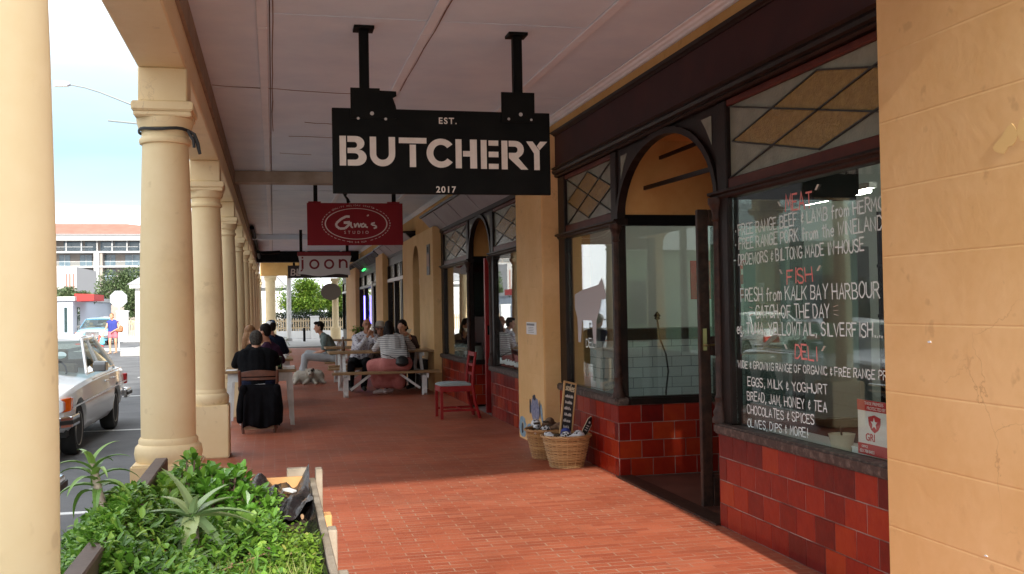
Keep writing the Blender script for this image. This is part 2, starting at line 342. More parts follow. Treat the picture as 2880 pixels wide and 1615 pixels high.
mWood = mat('table_wood', (.26, .15, .065), .5, (.36, .22, .10), 11, bump=.2, bscale=24)
mWoodD = mat('dark_chair_wood', (.09, .028, .014), .42, (.14, .045, .022), 13)
mWoodGrey = mat('weathered_wood', (.19, .155, .115), .8, (.30, .25, .19), 9, bump=.5, bscale=26)
mWoodOr = mat('orange_wood', (.50, .25, .09), .7, (.58, .31, .12), 8, bump=.3, bscale=26)
mPlank = mat('brown_plank', (.085, .052, .038), .6, (.12, .078, .058), 10, bump=.2, bscale=40)
mPlastic = mat('black_plastic_liner', (.012, .011, .012), .25, (.03, .025, .025), 6, bump=.9, bscale=9, dist=.03)
mSoil = mat('soil', (.035, .022, .012), .95, (.09, .06, .035), 30, bump=1, bscale=50)
mRedPaint = mat('red_paint', (.24, .007, .008), .45, (.29, .012, .012), 10, spec=.3)
mCushion = mat('grey_cushion', (.30, .36, .36), .9, (.36, .42, .42), 30, bump=.2, bscale=90)
mWicker = island('wicker', [(0, (.22, .105, .035)), (.5, (.42, .24, .10)), (1, (.56, .36, .17))], rough=.55, nscale=18, namt=.5)
mWickerD = island('wicker_brown', [(0, (.26, .11, .03)), (.5, (.40, .20, .07)), (1, (.50, .28, .11))], rough=.55, nscale=18, namt=.5)
mSkin = mat('skin', (.50, .25, .16), .5, (.56, .29, .19), 12)
mSkinT = mat('skin_tanned', (.40, .18, .10), .5, (.46, .22, .13), 12)
mChrome = mat('chrome', (.75, .75, .76), .12, metal=1)
mTyre = mat('tyre', (.018, .018, .018), .8)
mSilver = mat('silver_car_paint', (.78, .79, .80), .28, (.82, .83, .84), .6, spec=.6, coat=.6)
mBlackCar = mat('dark_car_paint', (.016, .012, .014), .22, coat=.8)
mBlueCar = mat('blue_car_paint', (.10, .30, .44), .3, coat=.6)
mMaroonCar = mat('maroon_car_paint', (.10, .010, .014), .25, coat=.8)
mAmberL = mat('amber_lens', (.85, .16, .010), .2, (.75, .10, .008), 20, coat=.5)
mHead = mat('headlamp_glass', (.55, .57, .60), .1, coat=.8)
mRubber = mat('black_rubber', (.02, .02, .02), .6)
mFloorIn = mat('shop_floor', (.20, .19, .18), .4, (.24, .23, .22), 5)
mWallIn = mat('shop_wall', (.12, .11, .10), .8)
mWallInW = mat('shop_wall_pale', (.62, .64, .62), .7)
mLamp = mat('tube_lamp', (1, .95, .82), .5, emit=26)
mNeonB = mat('blue_neon', (.12, .10, 1.0), .4, emit=4)
mNeonG = mat('green_neon', (.05, .9, .18), .4, emit=1.0)
# ================================================================ SETTING
def struct(name, mb, mt, **k): return tag(mb.build(name, mt, **k), kind='structure')
struct('ground', MB().box(-900, 900, -300, 1500, -.6, -.21), mAsph)
struct('road', MB().box(-9.2, -1.12, -60, 400, -.208, -.2), mAsph)
fl = MB().box(-.98, 2.93, 1.3, 42.2, -.3, 0); struct('veranda_floor', fl, mBrick)
struct('lobby_floor', MB().box(2.93, 3.95, 6.35, 8.55, -.3, -.004), mat('lobby_tile', (.085, .030, .020), .5, (.12, .045, .030), 4))
struct('kerb', MB().box(-1.13, -.98, -6, 42.2, -.3, -.004), mKerb, bevel=.015)
struct('end_gutter', MB().box(-1.1, 6, 42.2, 43.6, -.3, -.12), mat('dark_gutter', (.03, .03, .032), .8))
struct('end_pavement', MB().box(-6.0, 30, 43.6, 60, -.3, -.002), mPave)
struct('far_pavement', MB().box(-13, -9.2, -40, 120, -.3, -.06), mPave)
struct('pavement', MB().box(2.9301, 16, -14, 2.4, -.3, -.004), mat('bounce_paving', (.50, .49, .47), .8, (.58, .57, .55), 1.2)); struct('pavement', MB().box(-.98, 2.93, -14, 1.2999, -.3, -.004), bpy.data.materials['bounce_paving'])  # unseen paving behind the camera, made pale to bounce neutral light to the ceiling
ln = MB()
for y in (15.9, 22.4, 28.9, 9.4): ln.box(-3.55, -1.2, y, y+.1, -.2, -.196)
for k in range(3): ln.box(-9.0, -5.3, 50.6+k*1.5, 51.0+k*1.5, -.2, -.196)
struct('road_marking', ln, mLine)
struct('sunlit_patch', MB().poly([(-2.1, 22.8, -.196), (-1.15, 21.5, -.196), (-1.15, 26.8, -.196), (-2.6, 27.6, -.196)]), mKerb)  # paler sheet standing for a sunlit stretch of the road

# ================================================================ VERANDA COLUMNS
CX = -.675; CY = [2.63]+[2.88+4.15*i for i in range(1, 12)]
def make_column():
    t = thing('veranda_column', 'cream', 'column', (0, 0, 0), 'cream columns along the kerb')
    MB().box(-.215, .215, -.215, .215, 0, .545).build('plinth', mCream, t, bevel=.012, seg=2, smooth=True)
    MB().lathe([(.20, .545), (.207, .56), (.213, .60), (.207, .64), (.192, .655), (.186, .66), (.186, .685), (.176, .70)], n=40).build('base_moulding', mCream, t, smooth=True)
    MB().lathe([(.171, .69), (.172, 1.2), (.168, 1.7), (.160, 2.1), (.150, 2.45), (.144, 2.62)], n=44).build('shaft', mCream, t, smooth=True)
    MB().lathe([(.144, 2.60), (.160, 2.605), (.165, 2.62), (.160, 2.64), (.148, 2.65), (.148, 2.69), (.166, 2.70), (.176, 2.74), (.180, 2.765)], n=40).build('necking', mCream, t, smooth=True)
    c = MB(); c.box(-.178, .178, -.178, .178, 2.765, 2.80); c.box(-.190, .190, -.190, .190, 2.80, 2.86)
    c.build('capital', mCream, t, bevel=.008, seg=2, smooth=True)
    MB().box(-.152, .152, -.152, .152, 2.86, 3.085).build('impost_block', mCream, t, bevel=.01, smooth=True)
    return t
col0 = make_column()
clab = ['nearest cream column, its shaft filling the left edge of the photo', 'cream column behind the planter with a black tie around its neck',
        'cream column beside the man in the black shirt, third from the camera', 'cream column fourth from the camera, just past the white table',
        'cream column fifth from the camera in the receding row', 'cream column sixth from the camera in the receding row',
        'cream column seventh from the camera in the receding row', 'cream column eighth from the camera in the receding row',
        'cream column ninth from the camera in the receding row', 'cream column tenth from the camera in the receding row',
        'cream column eleventh from the camera, near the far end of the row', 'cream column last of the row beside the end beam']
for i, y in enumerate(CY):
    c = col0 if i == 0 else copy_tree(col0)
    c.location = (CX, y, 0); c['label'] = clab[i]
ec = thing('corner_column', 'stout cream corner column where the veranda ends, left of the pole', 'column', (-.13, 52, 0), 'end columns')
e = MB().lathe([(.27, 0), (.27, .5), (.24, .52), (.235, 3.0), (.26, 3.02), (.29, 3.08), (.29, 3.16)], n=28, c=(-.13, 52, 0)); e.build('shaft', mCream, ec, smooth=True)
MB().box(-.42, .16, 51.71, 52.29, 3.16, 3.24).build('capital', mCream, ec)
ec2 = thing('corner_column', 'slim cream column at the far right end carrying the round board', 'column', (3.03, 52, 0), 'end columns')
MB().lathe([(.25, 0), (.25, .62), (.19, .64), (.165, .68), (.15, 2.9), (.19, 2.95)], n=24, c=(3.03, 52, 0)).build('shaft', mCream, ec2, smooth=True)
MB().box(2.82, 3.24, 51.79, 52.21, 2.95, 3.10).build('capital', mCream, ec2)
rb = thing('round_board', 'brown rounded board fixed high on the far right column', 'sign', (3.0, 51.5, 2.4))
MB().prism([(2.55+.5*math.cos(t*.3491)+.25, 2.42+.42*math.sin(t*.3491)) for t in range(18)], 51.5, 51.6).build('panel', mat('brown_board', (.11, .075, .055), .7), rb)
MB().box(2.7, 3.05, 51.6, 51.85, 2.38, 2.44).build('bracket', mDark, rb)

tie = thing('tied_strap', 'black strap tied round the neck of the column behind the planter', 'strap', (CX, CY[1], 2.66))
mb = MB(); mb.tube([(CX+.165*math.cos(t*.2618), CY[1]+.165*math.sin(t*.2618), 2.69+.006*math.sin(t)) for t in range(25)], .007, 6, flat=1.6); mb.build('loop', mRubber, tie, smooth=True)
mb = MB(); mb.tube([(CX+.15, CY[1]-.10, 2.69), (CX+.19, CY[1]-.12, 2.66), (CX+.21, CY[1]-.13, 2.60), (CX+.225, CY[1]-.13, 2.53)], [.007, .011, .013, .010], 6); mb.tube([(CX+.15, CY[1]-.11, 2.68), (CX+.185, CY[1]-.14, 2.62), (CX+.19, CY[1]-.14, 2.57)], .01, 6)
mb.build('loose_end', mRubber, tie, smooth=True)

# ================================================================ VERANDA ROOF
rf = thing('veranda', 'pale boarded veranda ceiling with battens and cream outer beam', 'roof', (1, 20, 3.5))
yl, yr = 2.56, 2.90
# ceiling boards: separate sheets butted with fine gaps
cb = MB(); rr = random.Random(3)
ys = [4.6, 7.0, 9.4, 11.8, 14.9]+[17.3+2.4*i for i in range(11)]
xs = [-.54, 0.0, 1.115, 2.27, 2.86]
cb.add([(-.54, yl, 3.5), (2.95, yr, 3.5), (2.95, 4.597, 3.5), (-.54, 4.597, 3.5)], [(0, 1, 2, 3)])
for i in range(len(ys)-1):
    for j in range(4):
        z = 3.5+rr.uniform(-.003, .003)
        cb.box(xs[j]+(.004 if j else 0), xs[j+1]-.004, ys[i]+.003, ys[i+1]-.003, z, z+.02)
cb.build('ceiling', mCeil, rf)
MB().add([(-.84, yl, 3.53), (3.3, yr+.03, 3.53), (3.3, 42.3, 3.53), (-.84, 42.3, 3.53), (-.84, yl, 3.75), (3.3, yr+.03, 3.75), (3.3, 42.3, 3.75), (-.84, 42.3, 3.75)],
         [(0, 3, 2, 1), (4, 5, 6, 7), (0, 1, 5, 4), (1, 2, 6, 5), (2, 3, 7, 6), (3, 0, 4, 7)]).build('deck', mat('roof_deck', (.12, .09, .075), .8), rf)
for x, w in ((-.052, .07), (1.10, .07), (2.25, .075)):
    b = MB()
    for a, c in ((4.6, 7.3), (7.31, 9.7), (9.71, 12.1), (12.11, 14.85), (15.0, 27), (27.2, 42)):
        b.box(x-w/2, x+w/2, a, c, 3.482+rr.uniform(-.002, .002), 3.497)
    b.build('batten', mBatten, rf, bevel=.004)
cr_ = MB()   # open cracks in the boards
def crack(x0, y0, x1, y1, w=.008, n=9):
    pts = [(x0+(x1-x0)*i/n+rr.uniform(-.006, .006), y0+(y1-y0)*i/n+rr.uniform(-.02, .02)) for i in range(n+1)]
    for a, b in zip(pts, pts[1:]): cr_.bar((a[0], a[1], 3.4955), (b[0], b[1], 3.4955), w*rr.uniform(.5, 1.3), .004)
crack(.018, 6.6, .018, 11.6); crack(-.5, 9.3, .75, 9.5); crack(1.155, 4.7, 1.150, 9.3, .006); crack(.2, 11.9, .9, 11.95, .01, 4); crack(.35, 11.0, .7, 11.1, .008, 3); crack(.1, 13.2, .5, 13.3, .01, 3); crack(.75, 13.2, 1.1, 13.2, .01, 3)
crack(-.52, 6.2, -.52, 12.8, .008)
cr_.build('crack', mat('crack_brown', (.20, .12, .09), .9), rf)
MB().box(-.53, 2.85, 14.9, 15.15, 3.33, 3.494).build('cross_beam', mShadedB, rf)
MB().box(-.53, 2.85, 35.0, 35.5, 3.14, 3.494).build('cross_beam', mBlack, rf)
MB().box(-.53, 2.85, 27.2, 27.4, 3.36, 3.494).build('cross_beam', mCeil, rf)
ob = MB().box(-.83, -.53, yl, 42.3, 3.085, 3.53); ob.build('outer_beam', mCream, rf, bevel=.01)
MB().box(-.529, -.505, 4.6, 42.2, 3.30, 3.495).build('beam_side_strip', mat('side_strip_brown', (.24, .17, .115), .8, (.32, .24, .17), 5), rf)  # brown strip along the inner face of the outer beam
MB().add([(-.52, yl, 3.06), (2.75, yr, 3.06), (2.75, yr+.22, 3.06), (-.52, yl+.22, 3.06), (-.52, yl, 3.5), (2.75, yr, 3.5), (2.75, yr+.22, 3.5), (-.52, yl+.22, 3.5)],
         [(0, 3, 2, 1), (4, 5, 6, 7), (0, 1, 5, 4), (1, 2, 6, 5), (2, 3, 7, 6), (3, 0, 4, 7)]).build('end_beam', mCream, rf)
MB().box(-.6, 3.3, 51.8, 52.2, 3.25, 3.95).build('end_beam', mOrangeFlat, rf)
MB().box(-.6, 6, 42.3, 53, 3.95, 4.1).build('end_ceiling', mCeil, rf)
gt = MB(); gt.tube([(-.45, 24, 3.42), (-.45, 30, 3.40), (-.45, 36, 3.36)], .05, 8)
gt.tube([(-.45, 36, 3.3), (-.4, 30, 3.2), (-.3, 30, 3.16), (.2, 30.2, 3.2)], .05, 8)
gt.build('drain_pipe', mBlack, rf)

# ================================================================ SHOP BUILDING : masonry above the shopfronts
FX = 2.9345
bd = thing('arcade_building', 'orange stucco upper wall with white cornice above the shopfronts', 'building', (3, 20, 3.5))
MB().box(2.94, 3.25, 2.6, 45.3, 3.33, 3.53).build('wall', mOrangeFlat, bd)
MB().box(2.94, 3.25, 18.25, 45.3, 2.98, 3.329).build('wall', mOrangeFlat, bd)
MB().prism([(2.845, 3.498), (2.845, 3.486), (2.875, 3.482), (2.885, 3.468), (2.905, 3.462), (2.915, 3.447), (2.939, 3.443), (2.939, 3.498)], 2.95, 42.2, 'y').build('cornice', mCorn, bd, bevel=.004)
MB().box(2.94, 12, 2.6, 45.3, 3.535, 7.4).build('upper_storey', mOrangeFlat, bd)
MB().box(-.84, 2.9395, yl+.4, 45.3, 3.755, 4.2).build('parapet', mCream, bd)
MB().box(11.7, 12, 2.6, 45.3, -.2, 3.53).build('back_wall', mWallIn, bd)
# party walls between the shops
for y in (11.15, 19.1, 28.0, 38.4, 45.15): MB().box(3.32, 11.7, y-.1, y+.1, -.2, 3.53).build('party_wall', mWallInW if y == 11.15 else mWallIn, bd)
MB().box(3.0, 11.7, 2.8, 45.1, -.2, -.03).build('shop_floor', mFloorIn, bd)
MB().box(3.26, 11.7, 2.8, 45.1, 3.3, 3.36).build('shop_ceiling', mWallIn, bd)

# piers
def pier(y0, y1, x0, label, z1=3.329, g='orange piers between the shops'):
    t = thing('masonry_pier', label, 'pier', (x0, (y0+y1)/2, 0), g)
    MB().box(x0, 3.30, y0, y1, -.2, z1).build('wall', mOrange, t, bevel=.012, seg=2, smooth=True)
    return t
p0 = pier(2.35, 4.28, 2.78, 'large rusticated orange pier filling the right edge, with a faded yellow mark', 2.955)
mk = MB()
for (y, z, ry, rz) in ((3.45, 2.10, .05, .035), (3.40, 2.13, .045, .045), (3.33, 2.14, .03, .04)): mk.prism([(y+ry*math.cos(a*.6283)*rr.uniform(.7, 1.2), z+rz*math.sin(a*.6283)*rr.uniform(.7, 1.2)) for a in range(10)], 2.7775-.0004*(3.5-y)*4, 2.779, 'x')
mk.build('paint_mark', mat('yellow_mark', (.74, .50, .20), .8), p0)
ch = MB()
for (y, z, s) in ((3.42, .06, .012), (3.2, .12, .008), (3.93, 1.30, .008), (3.6, .45, .006), (3.3, .0, .02)): ch.prism([(y+s*1.6*math.cos(a*.9), z+.02+s*.6*math.sin(a*.9)) for a in range(7)], 2.777, 2.7792, 'x')
ch.build('chipped_paint', mCorn, p0)
p1 = pier(10.42, 11.6, 2.766, 'orange pier with a painted mural at its foot and a white notice')
p2 = pier(18.2, 20.0, 2.80, 'orange pier left of the grey signboard shop, with a narrow strip sign', 2.979)
p3 = pier(20.95, 22.6, 2.80, 'orange pier beyond the narrow arched doorway', 2.979)
MB().add([(2.801, 20.0, 2.15)]+[(2.801, 20.475+.475*math.cos(R(180-a)), 2.15+.62*math.sin(R(a))**.75) for a in range(10, 180, 10)]+[(2.801, 20.95, 2.15), (2.801, 20.95, 2.979), (2.801, 20.0, 2.979)], [tuple(range(21))]).build('arch_spandrel', mOrange, p3)
MB().box(2.95, 3.0, 20.0, 20.95, 0, 2.979).build('dark_door', mat('arch_door', (.03, .010, .010), .5), p3)
MB().box(2.93, 2.949, 20.0, 20.95, 2.0, 2.12).build('door_rail', mWhite, p3)
p4 = pier(26.9, 28.0, 2.80, 'orange pier right of the shop with the neon strip, nearer half of a pair', 2.979)
p5 = pier(28.15, 29.1, 2.84, 'orange pier right of the shop with the neon strip, farther half of a pair', 2.979)
p6 = pier(36.0, 40.7, 2.80, 'broad orange pier left of the shop with the neon strip', 2.979)


# pier notice, strip sign, mural
nb = thing('paper_notice', 'small white paper notice on the orange pier above the baskets', 'notice', (2.763, 10.9, 1.27))
MB().box(2.758, 2.7655, 10.71, 11.14, 1.2, 1.333).build('sheet', mWhite, nb)
lw = MB()
for k in range(7): lw.box(2.7565, 2.7578, 10.78+.05*k, 10.815+.05*k, 1.295, 1.318)
for k in range(4): lw.box(2.7565, 2.7578, 10.80+.02*(k % 2), 11.05, 1.22+.018*k, 1.224+.018*k)
lw.build('lettering', mat('grey_ink', (.16, .16, .17), .8), nb)
ss = thing('strip_sign', 'narrow vertical grey strip sign on the pier under the grey signboard', 'sign', (2.79, 18.7, 2.4))
MB().box(2.78, 2.7995, 18.52, 18.84, 2.12, 2.68).build('panel', mat('strip_grey', (.16, .15, .15), .6), ss)
MB().box(2.776, 2.7795, 18.54, 18.82, 2.28, 2.50).build('panel', mat('strip_pink', (.34, .18, .14), .6), ss)
MB().box(2.776, 2.7795, 18.60, 18.76, 2.53, 2.64).build('lettering', mBlack, ss)
mu = thing('painted_mural', 'blue and purple painted sea creature and waves at the foot of the pier', 'mural', (2.765, 11, .2))
def blobpoly(mbx, y, z, ry, rz, x, n=16, j=.18, tilt=0):
    P = []
    for a in range(n):
        q = rr.uniform(1-j, 1+j); dy, dz = ry*q*math.cos(2*math.pi*a/n), rz*q*math.sin(2*math.pi*a/n)
        P.append((y+dy*math.cos(tilt)-dz*math.sin(tilt), z+dy*math.sin(tilt)+dz*math.cos(tilt)))
    mbx.prism(P, x, x+.002, 'x')
mMuA = mat('mural_violet', (.13, .14, .25), .8, (.30, .31, .40), 30); mMuB = mat('mural_blue', (.12, .25, .38), .8, (.34, .42, .46), 22); mMuC = mat('mural_dark', (.03, .035, .05), .8)
mMuY = mat('mural_ochre', (.42, .30, .12), .8, (.5, .4, .2), 25)
q = MB(); blobpoly(q, 10.83, .385, .19, .135, 2.7625, 20, .06); q.build('bird_body', mMuA, mu)
q = MB(); blobpoly(q, 10.86, .51, .07, .03, 2.761, 12, .2); blobpoly(q, 11.04, .40, .03, .09, 2.761, 10, .2); blobpoly(q, 10.62, .40, .02, .10, 2.761, 10, .2); blobpoly(q, 10.72, .16, .03, .09, 2.7605, 10, .2); blobpoly(q, 11.42, .12, .04, .06, 2.759, 10, .2); q.build('dark_outline', mMuC, mu)
q = MB(); blobpoly(q, 11.42, .14, .17, .12, 2.7632, 22, .12); blobpoly(q, 11.1, .10, .16, .095, 2.7628, 22, .12); blobpoly(q, 10.6, .10, .15, .09, 2.7624, 22, .12); blobpoly(q, 10.55, .36, .035, .11, 2.7618, 14, .2, -.3); q.build('wave', mMuB, mu)
q = MB(); blobpoly(q, 10.83, .20, .07, .085, 2.7610, 14, .15); blobpoly(q, 11.40, .14, .04, .05, 2.7600, 12, .15); q.build('ochre_patch', mMuY, mu)

# ---------------------------------------------------------------- the side-street return of the corner shop (mirrored in its lobby glass)
sd = thing('side_veranda', 'side street return of the veranda, its wall pierced by a wide window', 'veranda', (8, 1, 0))
MB().box(3.301, 4.1, 2.45, 2.65, -.2, 3.53).build('wall', mOrangeFlat, sd); MB().box(4.101, 11.7, 2.45, 2.65, -.2, .75).build('wall', mOrangeFlat, sd); MB().box(4.101, 11.7, 2.45, 2.65, 2.75, 3.53).build('wall', mOrangeFlat, sd); MB().box(10.2, 11.7, 2.45, 2.65, .7501, 2.7499).build('wall', mOrangeFlat, sd)
for x in (4.14, 6.1, 8.1, 10.15): MB().box(x-.04, x+.04, 2.5, 2.6, .7501, 2.7499).build('post', mDark, sd)
MB().box(4.18, 10.11, 2.54, 2.545, .7501, 2.7499).build('window_pane', mGlass, sd)
MB().box(3.31, 13, -.85, 2.449, 3.5, 3.7).build('ceiling', mCeil, sd); MB().box(3.31, 13, -.86, -.56, 3.085, 3.499).build('beam', mCream, sd)
for k, x in enumerate((6.9, 11.1)):
    c = copy_tree(col0); c.location = (x, -.7, 0); c['label'] = ['cream side street column, nearer the corner, behind the camera', 'cream side street column, farther from the corner, behind the camera'][k]
ob_ = thing('sun_blocker', 'tall narrow unseen block added behind the camera to shade the columns', 'building', (-2.8, -26, 0))  # unseen block added to keep the sun off the column row
MB().box(-4.5, -1.19, -34, -20, -.2, 23).build('wall', mat('blocker_render', (.50, .47, .42), .8, (.56, .52, .47), .5), ob_, bevel=.05)
for z in (1, 4, 7, 10, 13, 16, 19):
    for x in (-3.3,): MB().box(x-.6, x+.6, -20.0, -19.96, z, z+1.6).build('window', mat('dull_glass', (.05, .06, .07), .15, coat=.4) if 'dull_glass' not in bpy.data.materials else bpy.data.materials['dull_glass'], ob_)
gc = thing('cottage', 'pale green cottage with white roof across the side street behind the camera', 'house', (14, -18, 0)); MB().box(5, 24, -24, -15, -.2, 3.3).build('wall', mat('green_wall', (.36, .48, .34), .8), gc)
MB().add([(4.6, -24.4, 3.3), (24.4, -24.4, 3.3), (24.4, -14.6, 3.3), (4.6, -14.6, 3.3), (6.5, -19.5, 4.9), (22.5, -19.5, 4.9)], [(0, 3, 2, 1), (0, 1, 5, 4), (2, 3, 4, 5), (1, 2, 5), (3, 0, 4)]).build('roof', mat('pale_roof', (.60, .60, .58), .7), gc)
for x in (8, 12, 16, 20): MB().box(x-.5, x+.5, -15, -14.95, .9, 2.3).build('window', bpy.data.materials['dull_glass'], gc)
# ================================================================ SHOPFRONTS
GX = 2.985
TW, TH = .207, .156
def tiles(mb, p, du, length, rows, nrm, first=None, z0=0.0):
    """rows of bevelled glazed tiles; p start, du unit direction, nrm outward"""
    p, du, nrm = V(p), V(du), V(nrm); up_ = V((0, 0, 1)); g = .0019
    for r in range(rows):
        u = 0.0; w = (first if first else TW) if r % 2 == 0 else ((first or TW)+TW/2) % TW or TW/2
        while u < length-.01:
            w = min(w, length-u)
            a, b, c, d = u+g, u+w-g, z0+r*TH+g, z0+(r+1)*TH-g
            i = .0035; tl = [rr.uniform(-.0012, .0012) for _ in range(4)]
            base = [p+du*x+up_*z for x, z in ((a, c), (b, c), (b, d), (a, d))]
            frt = [p+du*x+up_*z+nrm*(.005+t) for (x, z), t in zip(((a+i, c+i), (b-i, c+i), (b-i, d-i), (a+i, d-i)), tl)]
            n = len(mb.v); mb.v += [tuple(q) for q in base+frt]
            mb.f += [(n+4, n+5, n+6, n+7)]+[(n+k, n+(k+1) % 4, n+4+(k+1) % 4, n+4+k) for k in range(4)]
            u += w; w = TW
def leaded(t, y0, y1, z0, z1, x, nm='upper_light'):
    """obscured-glass light with a big amber diamond cut in four"""
    o = MB().box(x, x+.012, y0, y1, z0, z1).build(nm, mLightPanel, t)
    yc, zc, a, b = (y0+y1)/2, (z0+z1)/2, (y1-y0)/2, (z1-z0)/2; a1, b1 = a*.965, b*.93
    am = MB()
    for sy_, sz_ in ((.5, 0), (-.5, 0), (0, .5), (0, -.5)):
        cy0, cz0 = yc+sy_*a1, zc+sz_*b1; k = .485
        am.prism([(cy0+k*a1, cz0), (cy0, cz0+k*b1), (cy0-k*a1, cz0), (cy0, cz0-k*b1)], x-.006, x-.001, 'x')
    am.build('amber_diamond', mAmber, o)
    ld = MB(); P = lambda y, z: (x-.007, y, z)
    for (u0, v0, u1, v1) in ((a1, 0, 0, b1), (0, b1, -a1, 0), (-a1, 0, 0, -b1), (0, -b1, a1, 0)): ld.bar(P(yc+u0, zc+v0), P(yc+u1, zc+v1), .010, .009, (1, 0, 0))
    for (u0, v0) in ((a, b), (-a, b)): ld.bar((x-.0085, yc+u0, zc+v0), (x-.0085, yc-u0, zc-v0), .010, .009, (1, 0, 0))
    ld.build('lead_came', mLead, o)
    return o
def colonnette(t, x, y, z0, z1, r=.030):
    prof = [(.058, z0), (.058, z0+.03), (.047, z0+.05), (.052, z0+.075), (.040, z0+.10), (.034, z0+.15), (.040, z0+.17), (r, z0+.19), (r, (z0+z1)/2), (r*.85, z1-.16), (.036, z1-.15), (.028, z1-.13), (.034, z1-.09), (.050, z1-.05), (.058, z1-.04), (.058, z1)]
    MB().lathe(prof, n=16, c=(x, y, 0)).build('colonnette', mDoor, t, smooth=True)
def shopfront(name, label, yA, yB, yC, yD, lob_x, door_m, tile_first):
    t = thing(name, label, 'shopfront', (FX, (yA+yD)/2, 0), 'tiled shopfronts')
    S0, S1 = .624, .695
    # tiled stall risers
    for nm, p, du, L_, n, fst in (('tile_wall', (FX, yB+.045, 0), (0, -1, 0), yB+.045-yA, (-1, 0, 0), tile_first), ('tile_wall', (FX, yC+.03, 0), (0, 1, 0), yD-yC-.03, (-1, 0, 0), .1),
                             ('tile_wall', (FX+.002, yC+.03, 0), (1, 0, 0), lob_x-FX, (0, -1, 0), .105)):
        mb = MB(); tiles(mb, p, du, L_, 4, n, fst); o = mb.build(nm, mTileR, t)
        p, du, n = V(p), V(du), V(n); q = p+du*L_
        g = MB(); a = [p+n*.0012, q+n*.0012, q-n*.1, p-n*.1]
        if nm: g.add([*a, *[v+V((0, 0, S0)) for v in a]], [(0, 3, 2, 1), (4, 5, 6, 7), (0, 1, 5, 4), (1, 2, 6, 5), (2, 3, 7, 6), (3, 0, 4, 7)])
        g.build('grout', mGrout, o)
    # return of the near window (faces the lobby from the other side)
    MB().box(FX+.006, lob_x, yB-.02, yB+.04, 0, S0).build('lobby_side', mDark, t)
    # sills
    for nm, x0, x1, y0, y1 in (('sill', FX-.035, FX+.09, yA, yB+.065), ('sill', FX-.035, FX+.09, yC-.005, yD), ('sill', FX+.091, lob_x, yC-.005, yC+.10), ('sill', FX+.091, lob_x, yB-.05, yB+.06)):
        m_ = MB().box(x0, x1, y0, y1, S0+.002, S1)
        m_.build(nm, mSill if (x0 < FX) else mDark, t, bevel=.012, seg=2, smooth=True)
    # posts
    for y0, y1 in ((yB-.13, yB+.03), (yC+.02, yC+.17), (yD-.24, yD)): MB().box(FX+.012, FX+.10, y0, y1, S1, 2.86).build('post', mDark, t, bevel=.008)
    colonnette(t, FX+.012, yB+.035, S1, 2.22); colonnette(t, FX+.012, yC+.04, S1, 2.22)
    # transom: red rail + dark ledge, head rail
    for y0, y1 in ((yA, yB-.131), (yC+.171, yD-.241)):
        MB().box(FX+.022, FX+.085, y0, y1, 2.262, 2.335).build('transom', mRedwood, t, bevel=.006)
        MB().box(FX+.020, FX+.085, y0, y1, 2.815, 2.86).build('head_rail', mRedwood, t, bevel=.006)
        leaded(t, y0+.012, y1-.004, 2.336, 2.814, FX+.045)
    for y0, y1 in ((yA, yB+.10), (yC-.03, yD)):
        mb = MB().prism([(FX+.10, 2.205), (FX+.012, 2.205), (FX-.004, 2.222), (FX-.004, 2.232), (FX-.03, 2.240), (FX-.03, 2.258), (FX+.10, 2.2615)], y0, y1, 'y'); mb.build('ledge', mDark, t, bevel=.003)
    # glass
    for nm, x0, x1, y0, y1 in (('window', GX, GX+.006, yA, yB-.131), ('window', GX, GX+.006, yC+.171, yD-.241)):
        MB().box(x0, x1, y0, y1, S1, 2.204).build('window_pane', mGlass, t)
    MB().box(FX+.10, lob_x-.09, yC+.05, yC+.056, S1, 2.204).build('window_pane', mGlass, t)
    MB().box(FX+.06, lob_x, yC+.02, yC+.10, 2.205, 2.30).build('lobby_transom', mBlack, t, bevel=.006)
    MB().box(lob_x-.09, lob_x, yC+.02, yC+.10, S1, 2.2).build('post', mDark, t, bevel=.006)
    MB().box(FX+.10, lob_x+.3, yC+.03, yC+.09, 2.30, 3.0).build('lobby_wall', mOrangeFlat, t)
    # near window's lobby side: rail and pane
    MB().box(FX+.10, lob_x, yB-.05, yB-.044, S1, 2.204).build('window_pane', mGlass, t)
    MB().box(FX+.10, lob_x, yB-.06, yB+.02, 2.205, 3.0).build('lobby_wall', mDark, t)
    MB().box(FX+.10, lob_x, yB, yC+.03, 2.96, 3.0).build('lobby_ceiling', mOrangeFlat, t)
    MB().box(lob_x+.002, lob_x+.06, yB, yC+.03, 2.25, 2.96).build('lobby_back', mDark, t)
    # arch in the facade plane over the lobby
    y0, y1 = yB+.031, yC+.019; yc, a, b, zs = (y0+y1)/2, (y1-y0)/2-.035, .60, 2.22
    arc = [(yc-a*math.cos(R(k*9)), zs+b*math.sin(R(k*9))) for k in range(21)]
    mb = MB()
    for (p, q) in zip(arc, arc[1:]):
        ex = lambda p: (yc+(p[0]-yc)*(a+.055)/a, zs+(p[1]-zs)*(b+.05)/b)
        P, Q = ex(p), ex(q)
        mb.add([(FX+.005, *p), (FX+.005, *q), (FX+.005, *Q), (FX+.005, *P), (FX+.075, *p), (FX+.075, *q), (FX+.075, *Q), (FX+.075, *P)],
               [(0, 1, 2, 3), (4, 7, 6, 5), (0, 4, 5, 1), (2, 6, 7, 3), (1, 5, 6, 2), (0, 3, 7, 4)])
    mb.build('arch', mDark, t)
    mb = MB()
